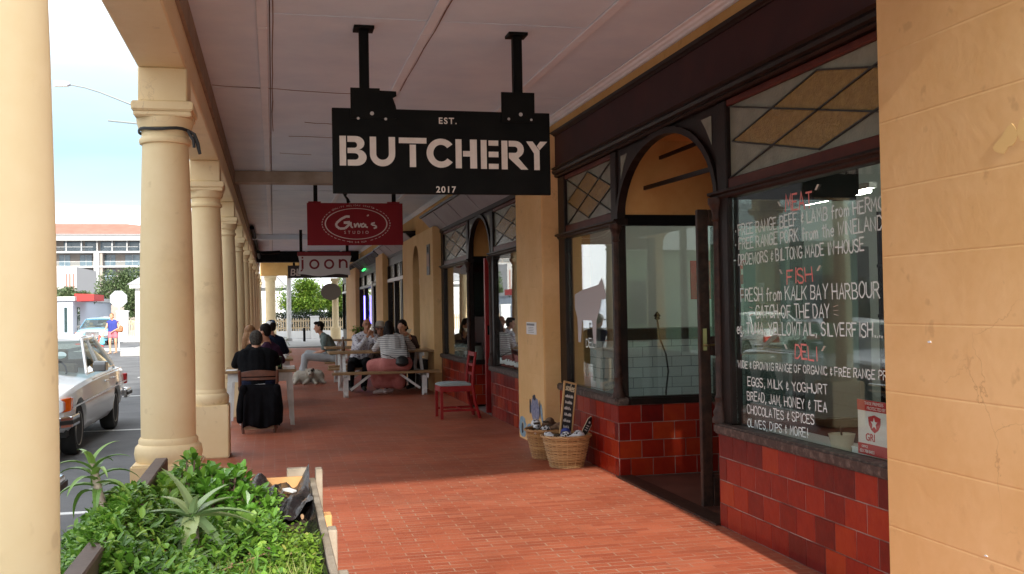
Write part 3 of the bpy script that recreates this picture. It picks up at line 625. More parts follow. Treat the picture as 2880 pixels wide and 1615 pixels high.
    for s in (0, 1):
        half = [p for p in arc if (p[0] <= yc) == (s == 0)]
        ex = [(yc+(p[0]-yc)*(a+.05)/a, zs+(p[1]-zs)*(b+.045)/b) for p in half]
        ye = y0 if s == 0 else y1
        poly = ex+[(ex[-1][0] if s == 0 else ye, 2.859)]+[(ye, 2.859) if s == 0 else (ex[0][0], 2.859)]
        mb.add([(FX+.03, *p) for p in poly]+[(FX+.05, *p) for p in poly], [tuple(range(len(poly))), tuple(range(len(poly), 2*len(poly)))[::-1]])
    mb.build('spandrel', mDark, t)
    for s in (-1, 1):
        yy = yc+s*(a-.06); MB().prism([(yy, 2.60), (yy, 2.80), (yy-s*.17, 2.80), (yy-s*.09, 2.72)], FX+.026, FX+.029, 'x').build('spandrel_light', mLightPanel, t)
    return t
s1 = shopfront('butcher_shopfront', 'butcher shopfront with maroon fascia, red tiles and hand lettered window', 4.0, 6.42, 8.52, 10.42, 3.95, mDoor, .116)
mb = MB(); mb.prism([(3.0, 3.30), (2.915, 3.30), (2.905, 3.31), (2.89, 3.32), (2.885, 3.345), (3.0, 3.351)], 4.0, 10.63, 'y'); mb.build('fascia_moulding', mDark, s1)
MB().box(2.925, 2.99, 3.6, 10.63, 2.96, 3.30).build('fascia', mMaroon, s1)
mb = MB(); mb.prism([(3.03, 2.862), (2.925, 2.862), (2.91, 2.875), (2.915, 2.89), (2.895, 2.90), (2.885, 2.92), (2.895, 2.94), (2.875, 2.955), (3.03, 2.958)], 3.7, 10.63, 'y'); mb.build('fascia_moulding', mDark, s1)
MB().box(2.77, 2.93, 3.6, 4.30, 2.957, 3.33).build('fascia_end', mDark, s1)
mb = MB(); mb.bar((3.35, 6.5, 2.80), (3.35, 8.5, 2.80), .02, .03); mb.bar((3.2, 6.5, 2.50), (3.2, 8.5, 2.53), .02, .035); mb.build('tie_bar', mDark, s1)
MB().box(2.9, 3.05, 6.47, 8.54, -.02, .014).build('threshold', mDoor, s1)
# open door leaf standing square to the facade, glazed above and below a mid rail
dr = MB(); dx0, dx1, dy = 3.055, 3.90, 7.03
dr.box(dx0, dx0+.085, dy, dy+.045, .012, 2.20); dr.box(dx1-.085, dx1, dy, dy+.045, .012, 2.20)
dr.box(dx0+.086, dx1-.086, dy+.002, dy+.043, .012, .24); dr.box(dx0+.086, dx1-.086, dy+.002, dy+.043, 2.08, 2.199); dr.box(dx0+.086, dx1-.086, dy+.002, dy+.043, 1.12, 1.26)
dr.box(dx0+.30, dx0+.335, dy+.004, dy+.041, 1.261, 2.079)
do = dr.build('door', mDoor, s1, bevel=.006)
MB().box(dx0+.086, dx1-.086, dy+.02, dy+.025, .241, 1.119).build('door_pane', mGlass, do)
MB().box(dx0+.086, dx1-.086, dy+.02, dy+.025, 1.261, 2.079).build('door_pane', mGlass, do)
h_ = MB(); h_.box(dx0+.02, dx0+.05, dy-.012, dy-.001, 1.16, 1.32); h_.tube([(dx0+.035, dy-.01, 1.20), (dx0+.035, dy-.05, 1.20), (dx0+.12, dy-.055, 1.20)], .009, 8); h_.build('handle', mat('brass', (.45, .35, .18), .3, metal=1), do, smooth=True)
for z in (.35, 1.10, 1.86): MB().tube([(dx1-.0, dy-.006, z), (dx1-.0, dy-.006, z+.1)], .009, 8).build('hinge', mDark, do)

# ---------------------------------------------------------------- hand-painted stroke alphabet
GLY = {'A': '0,0 2,6 4,0|.8,2.1 3.2,2.1', 'B': '0,0 0,6 2.4,6 3.5,5.2 3.4,3.8 2.2,3.1 0,3.1|2.2,3.1 3.8,2.3 3.8,.9 2.6,0 0,0', 'C': '3.8,5 2.9,6 1.3,6 0,4.4 0,1.5 1.2,0 2.9,0 3.8,1',
 'D': '0,0 0,6 2.2,6 3.9,4.2 3.9,1.8 2.2,0 0,0', 'E': '3.6,6 0,6 0,0 3.6,0|0,3.1 2.8,3.1', 'F': '3.6,6 0,6 0,0|0,3.1 2.8,3.1', 'G': '3.8,5 2.9,6 1.3,6 0,4.4 0,1.5 1.2,0 3,0 3.9,1 3.9,2.7 2.2,2.7',
 'H': '0,0 0,6|4,0 4,6|0,3 4,3', 'I': '1,0 1,6', 'J': '3,6 3,1.3 2.2,0 1,0 0,1.2', 'K': '0,0 0,6|3.8,6 0,2.6|1.2,3.6 3.9,0', 'L': '0,6 0,0 3.4,0', 'M': '0,0 .4,6 2.2,2 4,6 4.4,0', 'N': '0,0 0,6 3.8,0 3.8,6',
 'O': '1.4,6 0,4.4 0,1.6 1.4,0 2.6,0 4,1.6 4,4.4 2.6,6 1.4,6', 'P': '0,0 0,6 2.6,6 3.7,5 3.7,3.9 2.6,2.9 0,2.9', 'R': '0,0 0,6 2.6,6 3.6,5.1 3.6,4 2.6,3.1 0,3.1|1.6,3.1 3.9,0',
 'S': '3.6,5.2 2.8,6 1,6 .1,5 .3,3.8 3.3,2.4 3.7,1 2.8,0 .9,0 0,1', 'T': '0,6 4,6|2,6 2,0', 'U': '0,6 0,1.4 1.2,0 2.8,0 4,1.4 4,6', 'V': '0,6 2,0 4,6', 'W': '0,6 1.1,0 2.4,4 3.7,0 4.8,6', 'X': '0,0 4,6|0,6 4,0', 'Y': '0,6 2,2.9 4,6|2,2.9 2,0', 'Z': '0,6 4,6 0,0 4,0',
 '&': '2.6,3.9 1.6,4.6 .8,4 1.0,3.2 1.9,3 .8,2.6 .5,1.6 1.4,.9 2.6,1.2|1.7,5.6 1.7,4.9|1.6,.8 1.6,0', '.': '.5,0 .5,.5', ',': '.8,.5 .3,-1', '-': '.3,3 2.3,3', '!': '1,6 .8,1.8|.7,.4 .7,0', "'": '.4,6 .2,4.8', '*': '.6,2.6 .6,3.2', 'f': '2.6,5.6 1.8,6 1.2,5.2 1.2,0|.2,3.4 2.4,3.4', 'r': '.3,0 .3,3.8|.3,2.6 1.2,3.8 2.2,3.6',
 'o': '1.1,3.7 0,2.6 0,1.1 1.1,0 1.9,0 3,1.1 3,2.6 1.9,3.7 1.1,3.7', 'm': '.2,0 .2,3.7|.2,2.7 1.2,3.7 2,2.9 2,0|2,2.7 3,3.7 3.9,2.9 3.9,0', 't': '1.3,5.4 1.3,.6 2,0|.2,4 2.8,4', 'h': '.2,0 .2,6|.2,2.6 1.4,3.7 2.6,2.8 2.6,0', 'e': '.1,1.9 2.8,1.9 2.6,3.2 1.6,3.8 .4,3 .0,1.6 .8,.2 2.2,0 2.8,.6',
 'g': '2.6,3.4 1.2,3.8 .1,2.6 .2,.9 1.3,.1 2.6,1 2.7,3.6 2.7,-.9 1.8,-1.7 .4,-1.4', 's': '2.4,3.3 1.4,3.8 .3,3 .8,2.1 2.2,1.5 2.3,.5 1.2,0 .1,.5', 'l': '.4,6 .4,0', 'i': '.4,0 .4,3.7|.4,4.9 .4,5.3', 'n': '.2,0 .2,3.7|.2,2.6 1.4,3.7 2.6,2.8 2.6,0', 'a': '2.6,3.4 1.2,3.8 .1,2.6 .2,.9 1.3,.1 2.6,1 2.7,3.6 2.7,.2', ' ': ''}
def strokes(mb, text, A, B, h, w, nrm, jit=.25, rnd=random.Random(5)):
    """hand lettering: baseline from A to B, letters h tall, brush w wide, lying just off the surface along nrm"""
    A, B, nrm = V(A), V(B), V(nrm).normalized(); u = (B-A).normalized(); L = (B-A).length; v = V((0, 0, 1))
    v = (v-u*v.dot(u)).normalized(); adv = []
    for c in text:
        st = GLY[c]; mxx = max([float(p.split(',')[0]) for s_ in st.split('|') for p in s_.split()] or [1.5]); adv.append(mxx+1.25)
    tot = sum(adv)-1.25; k = L/tot; kz = h/6; x = 0; si = 0
    for c, ad in zip(text, adv):
        sh = rnd.uniform(-.10, .10); dy = rnd.uniform(-jit, jit); sc_ = rnd.uniform(.93, 1.05)
        for s_ in GLY[c].split('|'):
            pts = [tuple(map(float, p.split(','))) for p in s_.split()]
            if len(pts) < 2: continue
            P = [((x+px+sh*pz+rnd.uniform(-.08, .08))*k, (pz*sc_+dy)*kz) for px, pz in pts]
            off = nrm*(.0008+.0005*(si % 5)); si += 1; n = len(P); ring = []
            for i, p in enumerate(P):
                a = P[max(i-1, 0)]; b = P[min(i+1, n-1)]
                if P[0] == P[-1] and i in (0, n-1): a, b = P[n-2], P[1]
                d1 = V((p[0]-a[0], p[1]-a[1])); d2 = V((b[0]-p[0], b[1]-p[1]))
                if d1.length < 1e-9: d1 = d2
                if d2.length < 1e-9: d2 = d1
                d1.normalize(); d2.normalize(); t_ = d1+d2
                t_ = d1 if t_.length < .1 else t_.normalized(); nn = V((-t_.y, t_.x)); cs = max(.55, nn.dot(V((-d1.y, d1.x))))
                hw = w/2/cs*rnd.uniform(.85, 1.12); e = V((0, 0))
                if i == 0: e = -d2*w*.35
                if i == n-1: e = d1*w*.35
                for sgn in (1, -1):
                    q = V(p)+nn*hw*sgn+e; ring.append(A+u*q.x+v*q.y+off)
            mb.add(ring, [(2*i, 2*i+1, 2*i+3, 2*i+2) for i in range(n-1)])
        x += ad
    return mb
LX = GX-.0005
for txt, a, b, h, w, mt in (
    ('MEAT', (5.567, 2.046), (5.257, 2.041), .093, .0115, mPaintR), ('* FREE RANGE BEEF & LAMB from HERMON', (6.255, 1.945), (4.50, 1.963), .070, .0088, mPaintW), ('* FREE RANGE PORK from the WINELANDS', (6.255, 1.856), (4.52, 1.864), .070, .0088, mPaintW),
    ('- DROEWORS & BILTONG MADE IN-HOUSE', (6.28, 1.752), (4.743, 1.764), .068, .0088, mPaintW), ('FISH', (5.567, 1.614), (5.269, 1.619), .084, .0112, mPaintR), ('FRESH from KALK BAY HARBOUR', (6.189, 1.515), (4.614, 1.52), .080, .0088, mPaintW),
    ('CATCH OF THE DAY', (5.981, 1.41), (5.096, 1.415), .076, .0092, mPaintW), ('eg. TUNA, YELLOWTAIL, SILVERFISH....', (6.259, 1.305), (4.60, 1.319), .070, .0088, mPaintW), ('DELI', (5.493, 1.176), (5.239, 1.171), .078, .0108, mPaintR),
    ('WIDE & GROWING RANGE OF ORGANIC & FREE RANGE PRODUCE', (6.253, 1.079), (4.36, 1.108), .045, .0064, mPaintW), ('EGGS, MILK & YOGHURT', (6.117, .97), (5.134, .988), .053, .0070, mPaintW), ('BREAD, JAM, HONEY & TEA', (6.127, .875), (5.148, .889), .055, .0070, mPaintW),
    ('CHOCOLATES & SPICES', (6.131, .789), (5.288, .806), .053, .0070, mPaintW), ('OLIVES, DIPS & MORE!', (6.13, .704), (5.363, .724), .050, .0068, mPaintW)):
    strokes(MB(), txt, (LX, *a), (LX, *b), h, w, (-1, 0, 0)).build('lettering', mt, s1)
tk = MB()
for (y, z) in ((5.64, 2.10), (5.64, 1.69), (5.60, 1.24)): tk.bar((LX-.001, y+.012, z+.012), (LX-.001, y-.012, z-.016), .002, .011, (1, 0, 0))
for (y, z) in ((5.20, 2.145), (5.20, 1.69), (5.17, 1.24)): tk.bar((LX-.001, y+.014, z-.012), (LX-.001, y-.014, z+.016), .002, .011, (1, 0, 0))
for k in (-1, 0, 1):
    tk.bar((LX-.001, 6.07, 1.45+k*.028), (LX-.001, 6.03, 1.45+k*.02), .002, .007, (1, 0, 0)); tk.bar((LX-.001, 5.05, 1.455+k*.02), (LX-.001, 5.01, 1.455+k*.028), .002, .007, (1, 0, 0))
tk.build('lettering', mWhiteL, s1)
# the cow decal and words on the far bay's glass
cw = MB(); X_ = GX-.001
cow = [(9.98, 1.62), (9.72, 1.66), (9.20, 1.70), (9.10, 1.76), (9.06, 1.71), (8.98, 1.60), (9.02, 1.56), (9.12, 1.56), (9.18, 1.47), (9.28, 1.36), (9.30, 1.14), (9.38, 1.14), (9.42, 1.36), (9.74, 1.36), (9.80, 1.14), (9.88, 1.14), (9.90, 1.38), (9.98, 1.48)]
cw.prism(cow, X_-.001, X_, 'x'); cw.build('window_decal', mat('decal_pale', (.52, .50, .50), .7), s1)
strokes(MB(), '&', (X_-.002, 9.52, 1.28), (X_-.002, 9.46, 1.28), .07, .010, (-1, 0, 0)).build('lettering', mDark, s1)
strokes(MB(), 'DELI', (X_-.002, 9.62, 1.10), (X_-.002, 9.30, 1.10), .08, .012, (-1, 0, 0)).build('lettering', mPaintW, s1)

# security sign inside the right-hand window
sg = thing('security_sign', 'red and white security sign with a shield in the butcher window', 'sign', (3.02, 4.7, .68))
MB().box(3.012, 3.016, 4.50, 4.885, .70, .985).build('panel', mWhite, sg)
mSigR = mat('sign_red', (.50, .018, .022), .5)
MB().box(3.009, 3.0118, 4.50, 4.885, .93, .985).build('red_band', mSigR, sg); MB().box(3.009, 3.0118, 4.50, 4.885, .70, .758).build('red_band', mSigR, sg)
sh = MB(); sh.prism([(4.785, .90), (4.76, .905), (4.73, .912), (4.70, .905), (4.675, .90), (4.68, .86), (4.70, .835), (4.73, .82), (4.76, .835), (4.78, .86)], 3.009, 3.0118, 'x'); sh.build('shield', mSigR, sg)
st_ = MB(); st_.prism([(4.73+(.032 if k % 2 == 0 else .013)*math.sin(k*math.pi/5), .868+(.032 if k % 2 == 0 else .013)*math.cos(k*math.pi/5)) for k in range(10)], 3.007, 3.0088, 'x'); st_.build('star', mWhite, sg)
def on_x(x, y0, z0): return lambda v: (x-v.z, y0-v.x, z0+v.y)
text_mb('THESE PREMISES', .024, on_x(3.0085, 4.73, .962), .0005).build('lettering', mWhite, sg); text_mb('PROTECTED BY', .024, on_x(3.0085, 4.71, .937), .0005).build('lettering', mWhite, sg)
text_mb('GRI', .055, on_x(3.0110, 4.815, .775), .0005, align='LEFT', offset=.001).build('lettering', mSigR, sg); text_mb('OFFICE', .018, on_x(3.0085, 4.82, .736), .0005).build('lettering', mWhite, sg); text_mb('021 788 8453', .024, on_x(3.0085, 4.80, .710), .0005).build('lettering', mWhite, sg)
# contents of the butcher's: window shelves, counter, shelves, lamps
ws = thing('window_shelf', 'white board just inside the hand lettered window', 'shelf', (3.2, 5.2, .63))
MB().box(2.995, 3.42, 4.0, 6.36, .60, .645).build('board', mWhite, ws)
cu = thing('cream_cup', 'cream cup with a dark spoon standing inside the lettered window', 'cup', (3.15, 5.28, .646))
MB().lathe([(.052, .646), (.064, .70), (.074, .745), (.076, .748), (.072, .746), (.060, .70)], n=24, c=(3.15, 5.28, 0)).build('body', mat('cream_china', (.66, .58, .44), .4), cu, smooth=True)
MB().tube([(3.15, 5.26, .68), (3.155, 5.29, .74), (3.16, 5.31, .79)], .006, 6).build('spoon', mBlack, cu)
bx = thing('small_white_box', 'small white box beside the cream cup in the window', 'box', (3.12, 5.02, .646)); MB().box(3.09, 3.2, 4.9, 5.08, .646, .70).build('body', mWhite, bx, bevel=.003); MB().box(3.088, 3.202, 4.898, 5.082, .7005, .708).build('lid', mWhite, bx)
ct = thing('tiled_counter', 'low white tiled counter behind the bay window', 'counter', (4.4, 9.5, 0))
MB().box(3.08, 5.6, 9.42, 9.8, -.03, 1.16).build('front', mTileW, ct); MB().box(3.06, 5.62, 9.40, 9.82, 1.161, 1.27).build('top', mat('counter_brown', (.06, .035, .022), .4), ct)
ct2 = thing('tiled_counter', 'long white tiled serving counter behind the lettered window', 'counter', (4.2, 5, 0))
MB().box(4.3, 5.0, 3.2, 6.1, -.03, .86).build('front', mTileW, ct2); MB().box(4.26, 5.04, 3.2, 6.14, .861, .90).build('top', mWhite, ct2)
ch_ = thing('white_chair', 'white plastic chair back seen through the lettered window', 'chair', (3.75, 5.0, 0))
MB().prism([(4.72, .45), (5.06, .45), (5.07, .80), (5.02, .93), (4.76, .93), (4.71, .80)], 3.70, 3.73, 'x').build('backrest', mWhite, ch_, bevel=.01)
MB().box(3.30+.35, 4.1, 4.70, 5.08, .42, .449).build('seat', mWhite, ch_)
for (x, y) in ((3.68, 4.73), (3.68, 5.05), (4.07, 4.73), (4.07, 5.05)): MB().box(x-.015, x+.015, y-.015, y+.015, -.03, .4195).build('leg', mWhite, ch_)
fr = thing('glass_fridge', 'tall glass fronted fridge inside the butcher shop', 'fridge', (5, 8, 0))
MB().box(4.5, 5.3, 8.35, 9.2, -.03, 2.0).build('body', mat('fridge_grey', (.34, .36, .36), .4), fr); MB().box(4.44, 4.499, 8.40, 9.15, .2, 1.9).build('door', mat('fridge_glass', (.10, .15, .15), .1, coat=.5), fr)
shf = thing('bottle_shelf', 'dark shelving of bottles at the back of the butcher shop', 'shelving', (5.4, 6.9, 0))
MB().box(5.6, 5.64, 6.0, 8.2, -.03, 2.3).build('back_panel', mWallIn, shf)
for z in (.45, .95, 1.35, 1.8): MB().box(5.28, 5.598, 6.0, 8.2, z, z+.03).build('shelf', mDark if z != .95 else mWhite, shf)
for y in (6.0, 7.1, 8.17): MB().box(5.28, 5.598, y-.015, y+.015, -.03, .449 if False else 2.3).build('upright', mDark, shf)
mBot = [mat('bottle_green', (.02, .05, .02), .15, coat=.5), mat('bottle_amber', (.10, .035, .008), .15, coat=.5), mat('bottle_white', (.6, .6, .58), .4)]
bproto = thing('bottle', 'bottle standing on the dark shelves inside the butcher shop', 'bottle', (0, 0, 0), 'bottles on the butcher shelves')
MB().lathe([(.034, 0), (.036, .01), (.036, .16), (.030, .19), (.013, .22), (.013, .27)], n=14).build('body', mBot[0], bproto, smooth=True); MB().lathe([(.015, .271), (.015, .295)], n=12).build('cap', mRedSign, bproto)
first = True
for z in (.48, .98, 1.38):
    for k in range(9):
        y = 6.12+.22*k
        if abs(y-7.1) < .06: continue
        b = bproto if first else copy_tree(bproto); first = False; b.location = (5.4, y, z+.0005)
pst = thing('wall_poster', 'red and white poster board inside the butcher shop behind the lobby glass', 'poster', (4.9, 9.85, 1.8))
MB().box(4.2, 4.9, 9.86, 9.88, 1.55, 1.95).build('panel', mSigR, pst)
pm_ = MB()
for zz in (1.80, 1.64):
    for k in range(6): pm_.box(4.26+.1*k, 4.28+.1*k+.02*(k % 3), 9.857, 9.859, zz, zz+.09-.03*(k % 2))
pm_.build('lettering', mWhiteL, pst)
for i, (y, x) in enumerate(((9.3, 5.55), (7.6, 6.3))):
    t = thing('tube_lamp', ['lit fluorescent tube on the ceiling of the butcher shop, nearer', 'lit fluorescent tube on the ceiling of the butcher shop, deeper in'][i], 'lamp', (x, y, 2.6), 'tube lamps in the butcher shop')
    MB().tube([(x, y-.6, 2.55), (x, y+.6, 2.55)], .018, 10).build('tube', mLamp, t); MB().box(x-.04, x+.04, y-.65, y+.65, 2.575, 2.63).build('fitting', mWhite, t)
    MB().box(x-.01, x+.01, y-.4, y-.38, 2.631, 3.3).build('hanger', mWhite, t); MB().box(x-.01, x+.01, y+.38, y+.4, 2.631, 3.3).build('hanger', mWhite, t)
cb2 = thing('leaf_ornament', 'dark wavy stem with a leaf finial standing behind the lobby glass', 'ornament', (3.6, 8.75, 1))
MB().tube([(3.45, 8.72, .645), (3.45, 8.72, .72), (3.48, 8.73, .9), (3.46, 8.73, 1.05), (3.40, 8.72, 1.2), (3.38, 8.72, 1.36)], .008, 6).build('cord', mDark, cb2)
MB().lathe([(.004, 1.36), (.03, 1.375), (.02, 1.39), (.035, 1.40), (.02, 1.42), (.004, 1.44)], n=8, c=(3.38, 8.72, 0)).build('leaf_finial', mDark, cb2)

# ================================================================ SECOND SHOP with a canted grey signboard
s2 = shopfront('shopfront', 'shopfront with canted grey signboard, arch and red door post', 11.6, 13.88, 15.55, 18.2, 3.95, mRedPaint, .1)
mGreyB = mat('grey_signboard', (.26, .235, .25), .6, (.31, .285, .30), 1.5)
def canted(parent, ya, yb, x_top, z_top, x_bot, z_bot, mt):
    mb = MB().add([(x_top, ya, z_top), (x_bot, ya, z_bot), (x_bot+.03, ya, z_bot), (x_top+.03, ya, z_top), (x_top, yb, z_top), (x_bot, yb, z_bot), (x_bot+.03, yb, z_bot), (x_top+.03, yb, z_top)],
                  [(0, 1, 2, 3), (4, 7, 6, 5), (0, 4, 5, 1), (3, 2, 6, 7), (0, 3, 7, 4), (1, 5, 6, 2)]); o = mb.build('signboard', mt, parent)
    MB().prism([(x_top-.03, z_top+.002), (2.938, z_top+.002), (2.938, z_top+.05), (x_top-.04, z_top+.04)], ya, yb, 'y').build('signboard_top', mDark, parent)
    MB().box(x_bot-.005, 3.05, ya, yb, z_bot-.06, z_bot-.001).build('fascia_moulding', mDark, parent)
    for yy in (ya, yb-.02): MB().prism([(x_top+.031, z_top-.002), (x_bot+.031, z_bot+.002), (2.95, z_bot+.002), (2.95, z_top-.002)], yy, yy+.02, 'y').build('end_cheek', mDark, parent)
    nj = int((yb-ya)/1.25)
    for k in range(1, nj):
        y = ya+k*(yb-ya)/nj; MB().bar((x_top-.004, y, z_top-.01), (x_bot-.004, y, z_bot+.01), .012, .006, (0, 1, 0)).build('joint_strip', mGreyB, parent)
canted(s2, 11.55, 18.9, 2.70, 3.17, 2.935, 2.918, mGreyB)
MB().box(2.945, 3.0, 11.6, 18.2, 2.9, 3.329).build('fascia', mDark, s2)
rd = MB(); rd.box(2.905, 2.985, 14.12, 14.20, .02, 2.2); rd.box(3.80, 3.88, 14.15, 14.20, .02, 2.2); rd.box(2.986, 3.799, 14.152, 14.198, .02, .25); rd.box(2.986, 3.799, 14.152, 14.198, .92, 1.1); rd.box(2.986, 3.799, 14.152, 14.198, 2.1, 2.199)
rdo = rd.build('door', mRedPaint, s2, bevel=.005); MB().box(2.986, 3.799, 14.17, 14.176, .251, .919).build('door_pane', mGlass, rdo); MB().box(2.986, 3.799, 14.17, 14.176, 1.101, 2.099).build('door_pane', mGlass, rdo)
MB().box(2.925, 2.96, 14.10, 14.119, 1.12, 1.25).build('handle', mChrome, rdo)
wm = MB(); rq = random.Random(8); yy_ = 13.55
while yy_ > 11.8:
    w_ = rq.uniform(.05, .09); a_, b_ = rq.uniform(.05, .085), rq.uniform(.0, .02)
    wm.bar((GX-.0012, yy_, .74+b_), (GX-.0012, yy_-w_*.4, .74+a_), .002, .015, (1, 0, 0)); wm.bar((GX-.0018, yy_-w_*.4, .74+a_), (GX-.0018, yy_-w_*.9, .74+b_), .002, .015, (1, 0, 0)); yy_ -= w_*1.15
wm.build('lettering', mPaintW, s2)
MB().box(3.34, 3.5, 11.65, 18.1, .0, 1.35).build('display_back', mat('display_maroon', (.075, .02, .02), .7), s2)
MB().box(2.995, 3.33, 15.75, 17.9, .60, .64).build('display_board', mWhite, s2)
for k in range(5):
    y = 15.95+.4*k; t = thing('glass_jar', 'glass jar with dark lid in the bay window of the second shop', 'jar', (3.12, y, .641), 'jars in the second shop window')
    MB().lathe([(.09, .641), (.10, .66), (.10, .86), (.07, .90)], n=14, c=(3.14, y, 0)).build('body', mat('jar%d' % k, (.36, .34, .32), .15, coat=.6) if k == 0 else bpy.data.materials['jar0'], t, smooth=True)
    MB().lathe([(.075, .901), (.075, .95)], n=14, c=(3.14, y, 0)).build('lid', mDark, t)

# ================================================================ FARTHER SHOPS (seen at a grazing angle)
def simple_front(name, label, ya, yb, fz, splits, gl=True):
    t = thing(name, label, 'shopfront', (2.95, (ya+yb)/2, 0), 'shopfronts towards the far end')
    MB().box(2.95, 3.05, ya, yb, 0, .62).build('stall_riser', mDark, t)
    MB().box(2.90, 3.05, ya, yb, .621, .68).build('sill', mDark, t); MB().box(2.95, 3.05, ya, yb, 2.62, 2.978).build('head', mDark, t); MB().box(2.92, 3.05, ya, yb, 2.2, 2.28).build('transom', mWhite if gl else mDark, t)
    n = len(splits)
    for y in splits: MB().box(2.93, 3.04, y-.06, y+.06, .681, 2.619).build('post', mDark, t)
    for a, b in zip(splits, splits[1:]):
        MB().box(2.995, 3.0, a+.061, b-.061, .681, 2.199).build('window_pane', mGlass, t); MB().box(2.995, 3.0, a+.061, b-.061, 2.281, 2.619).build('window_pane', mLightPanel, t)
    return t
s3 = simple_front('shopfront', 'third shopfront with grey canted signboard and white glazing bars', 22.6, 26.9, 3, [22.66, 23.9, 24.15, 25.4, 26.84])
canted(s3, 20.95+.5, 28.0, 2.695, 3.10, 2.936, 2.882, mGreyB)
MB().box(3.4, 3.5, 22.7, 26.8, 0, 2.9).build('pale_backdrop', mWallInW, s3)
s4 = simple_front('shopfront', 'black bar front with a green lit sign and blue neon strip', 29.1, 36.0, 3, [29.2, 31.5, 34.0, 35.9], gl=False)
MB().tube([(2.90, 33.6, 1.05), (2.90, 33.6, 1.95)], .025, 8).build('neon_strip', mNeonB, s4); MB().bar((2.89, 33.2, 2.82), (2.89, 34.0, 2.78), .02, .07, (1, 0, 0)).build('lit_sign', mNeonG, s4)
MB().box(2.9, 2.948, 31.0, 31.25, .7, 2.35).build('pale_jamb', mWhite, s4); MB().box(2.9, 2.948, 29.12, 29.3, .2, 2.4).build('pale_jamb', mWhite, s4)
s5 = simple_front('shopfront', 'last dark shopfront before the end of the veranda', 40.7, 45.0, 3, [40.8, 42.8, 44.9])
canted(s4, 28.2, 40.0, 2.72, 3.08, 2.936, 2.88, mBlack)

# ================================================================ HANGING SIGNS
def on_y(y, x0, z0): return lambda v: (x0+v.x, y-v.z, z0+v.y)
b1 = thing('hanging_sign', 'black hanging sign lettered BUTCHERY between two posts', 'sign', (1.2, 7.17, 2.31), 'signs hung from the veranda ceiling')
SY, SX0, SX1, SZ0, SZ1 = 7.17, .413, 1.978, 2.313, 2.910
MB().box(SX0, SX1, SY, SY+.03, SZ0, SZ1).build('board', mBlack, b1, bevel=.004)
for x in (.645, 1.756):
    MB().box(x-.033, x+.033, SY+.036, SY+.10, 2.80, 3.475).build('hanger_post', mBlack, b1, bevel=.003)
    MB().box(x-.07, x+.07, SY+.0, SY+.14, 3.476, 3.496).build('ceiling_plate', mBlack, b1)
mb = MB().prism([(.541, 2.835), (.541, 3.05), (.745, 3.05), (.745, 3.035), (.86, 3.032), (.862, 3.0), (.835, 2.985), (.855, 2.93), (.86, 2.90), (.86, 2.84)], SY-.016, SY-.001, 'y'); mb.build('bracket_plate', mBlack, b1)
MB().prism([(1.617, 2.835), (1.617, 3.052), (1.862, 3.052), (1.862, 2.84)], SY-.016, SY-.001, 'y').build('bracket_plate', mBlack, b1)
for x, z, r in ((.592, 2.835, .010), (.688, 2.872, .014), (.783, 2.835, .010), (1.668, 2.857, .010), (1.757, 2.892, .014), (1.835, 2.855, .009)):
    MB().lathe([(r, -.004), (r*.8, 0)], n=12, c=(x, SY-.0165, z), axis='y').build('bolt', mBoltG, b1)
# stencil letters as one lettering mesh: outlines in units of letter height
def arcp(cx, cz, rx, rz, a0, a1, n=12): return [(cx+rx*math.cos(R(a0+(a1-a0)*i/n)), cz+rz*math.sin(R(a0+(a1-a0)*i/n))) for i in range(n+1)]
def ringp(cx, cz, ro, ri, rzo, rzi, a0, a1, n=14): return arcp(cx, cz, ro, rzo, a0, a1, n)+arcp(cx, cz, ri, rzi, a1, a0, n)
LT = {'B': (.94, [[(0, 0), (.22, 0), (.22, 1), (0, 1)], [(.27, 0), (.56, 0)]+arcp(.58, .28, .34, .28, -85, 60, 10)+[(.66, .53)]+arcp(.54, .76, .31, .24, -50, 90, 10)+[(.27, 1), (.27, .80), (.50, .80)]+arcp(.51, .70, .09, .10, 85, -85, 6)+[(.27, .60), (.27, .42), (.52, .42)]+arcp(.53, .31, .12, .11, 85, -85, 6)+[(.27, .20)]]),
      'U': (.88, [[(0, 1), (0, .42)]+arcp(.44, .42, .44, .42, 180, 360, 16)+[(.88, 1), (.66, 1), (.66, .42)]+arcp(.44, .42, .22, .20, 360, 180, 12)+[(.22, 1)]]),
      'T': (.98, [[(0, .81), (.98, .81), (.98, 1), (0, 1)], [(.38, 0), (.60, 0), (.60, .765), (.38, .765)]]),
      'C': (.98, [ringp(.52, .5, .52, .28, .5, .29, 38, 322, 26)]),
      'H': (.80, [[(0, 0), (.22, 0), (.22, 1), (0, 1)], [(.27, .41), (.53, .41), (.53, 0), (.78, 0), (.78, 1), (.53, 1), (.53, .60), (.27, .60)]]),
      'E': (.64, [[(0, 0), (.21, 0), (.21, 1), (0, 1)], [(.28, 0), (.63, 0), (.63, .18), (.28, .18)], [(.28, .41), (.63, .41), (.63, .60), (.28, .60)], [(.28, .81), (.63, .81), (.63, .99), (.28, .99)]]),
      'R': (.98, [[(0, 0), (.22, 0), (.22, 1), (0, 1)], [(.27, .80), (.48, .80)]+arcp(.50, .69, .10, .11, 85, -85, 6)+[(.27, .58), (.27, .40), (.72, 0), (.98, 0), (.62, .40)]+arcp(.50, .70, .33, .30, -60, 90, 10)+[(.27, 1)]]),
      'Y': (.80, [[(0, 1), (.24, 1), (.50, .68), (.50, 0), (.29, 0), (.29, .58)], [(.40, .84), (.53, 1), (.80, 1), (.505, .70)]])}
lt = MB(); xx = .462; hgt = .207; KW = .955
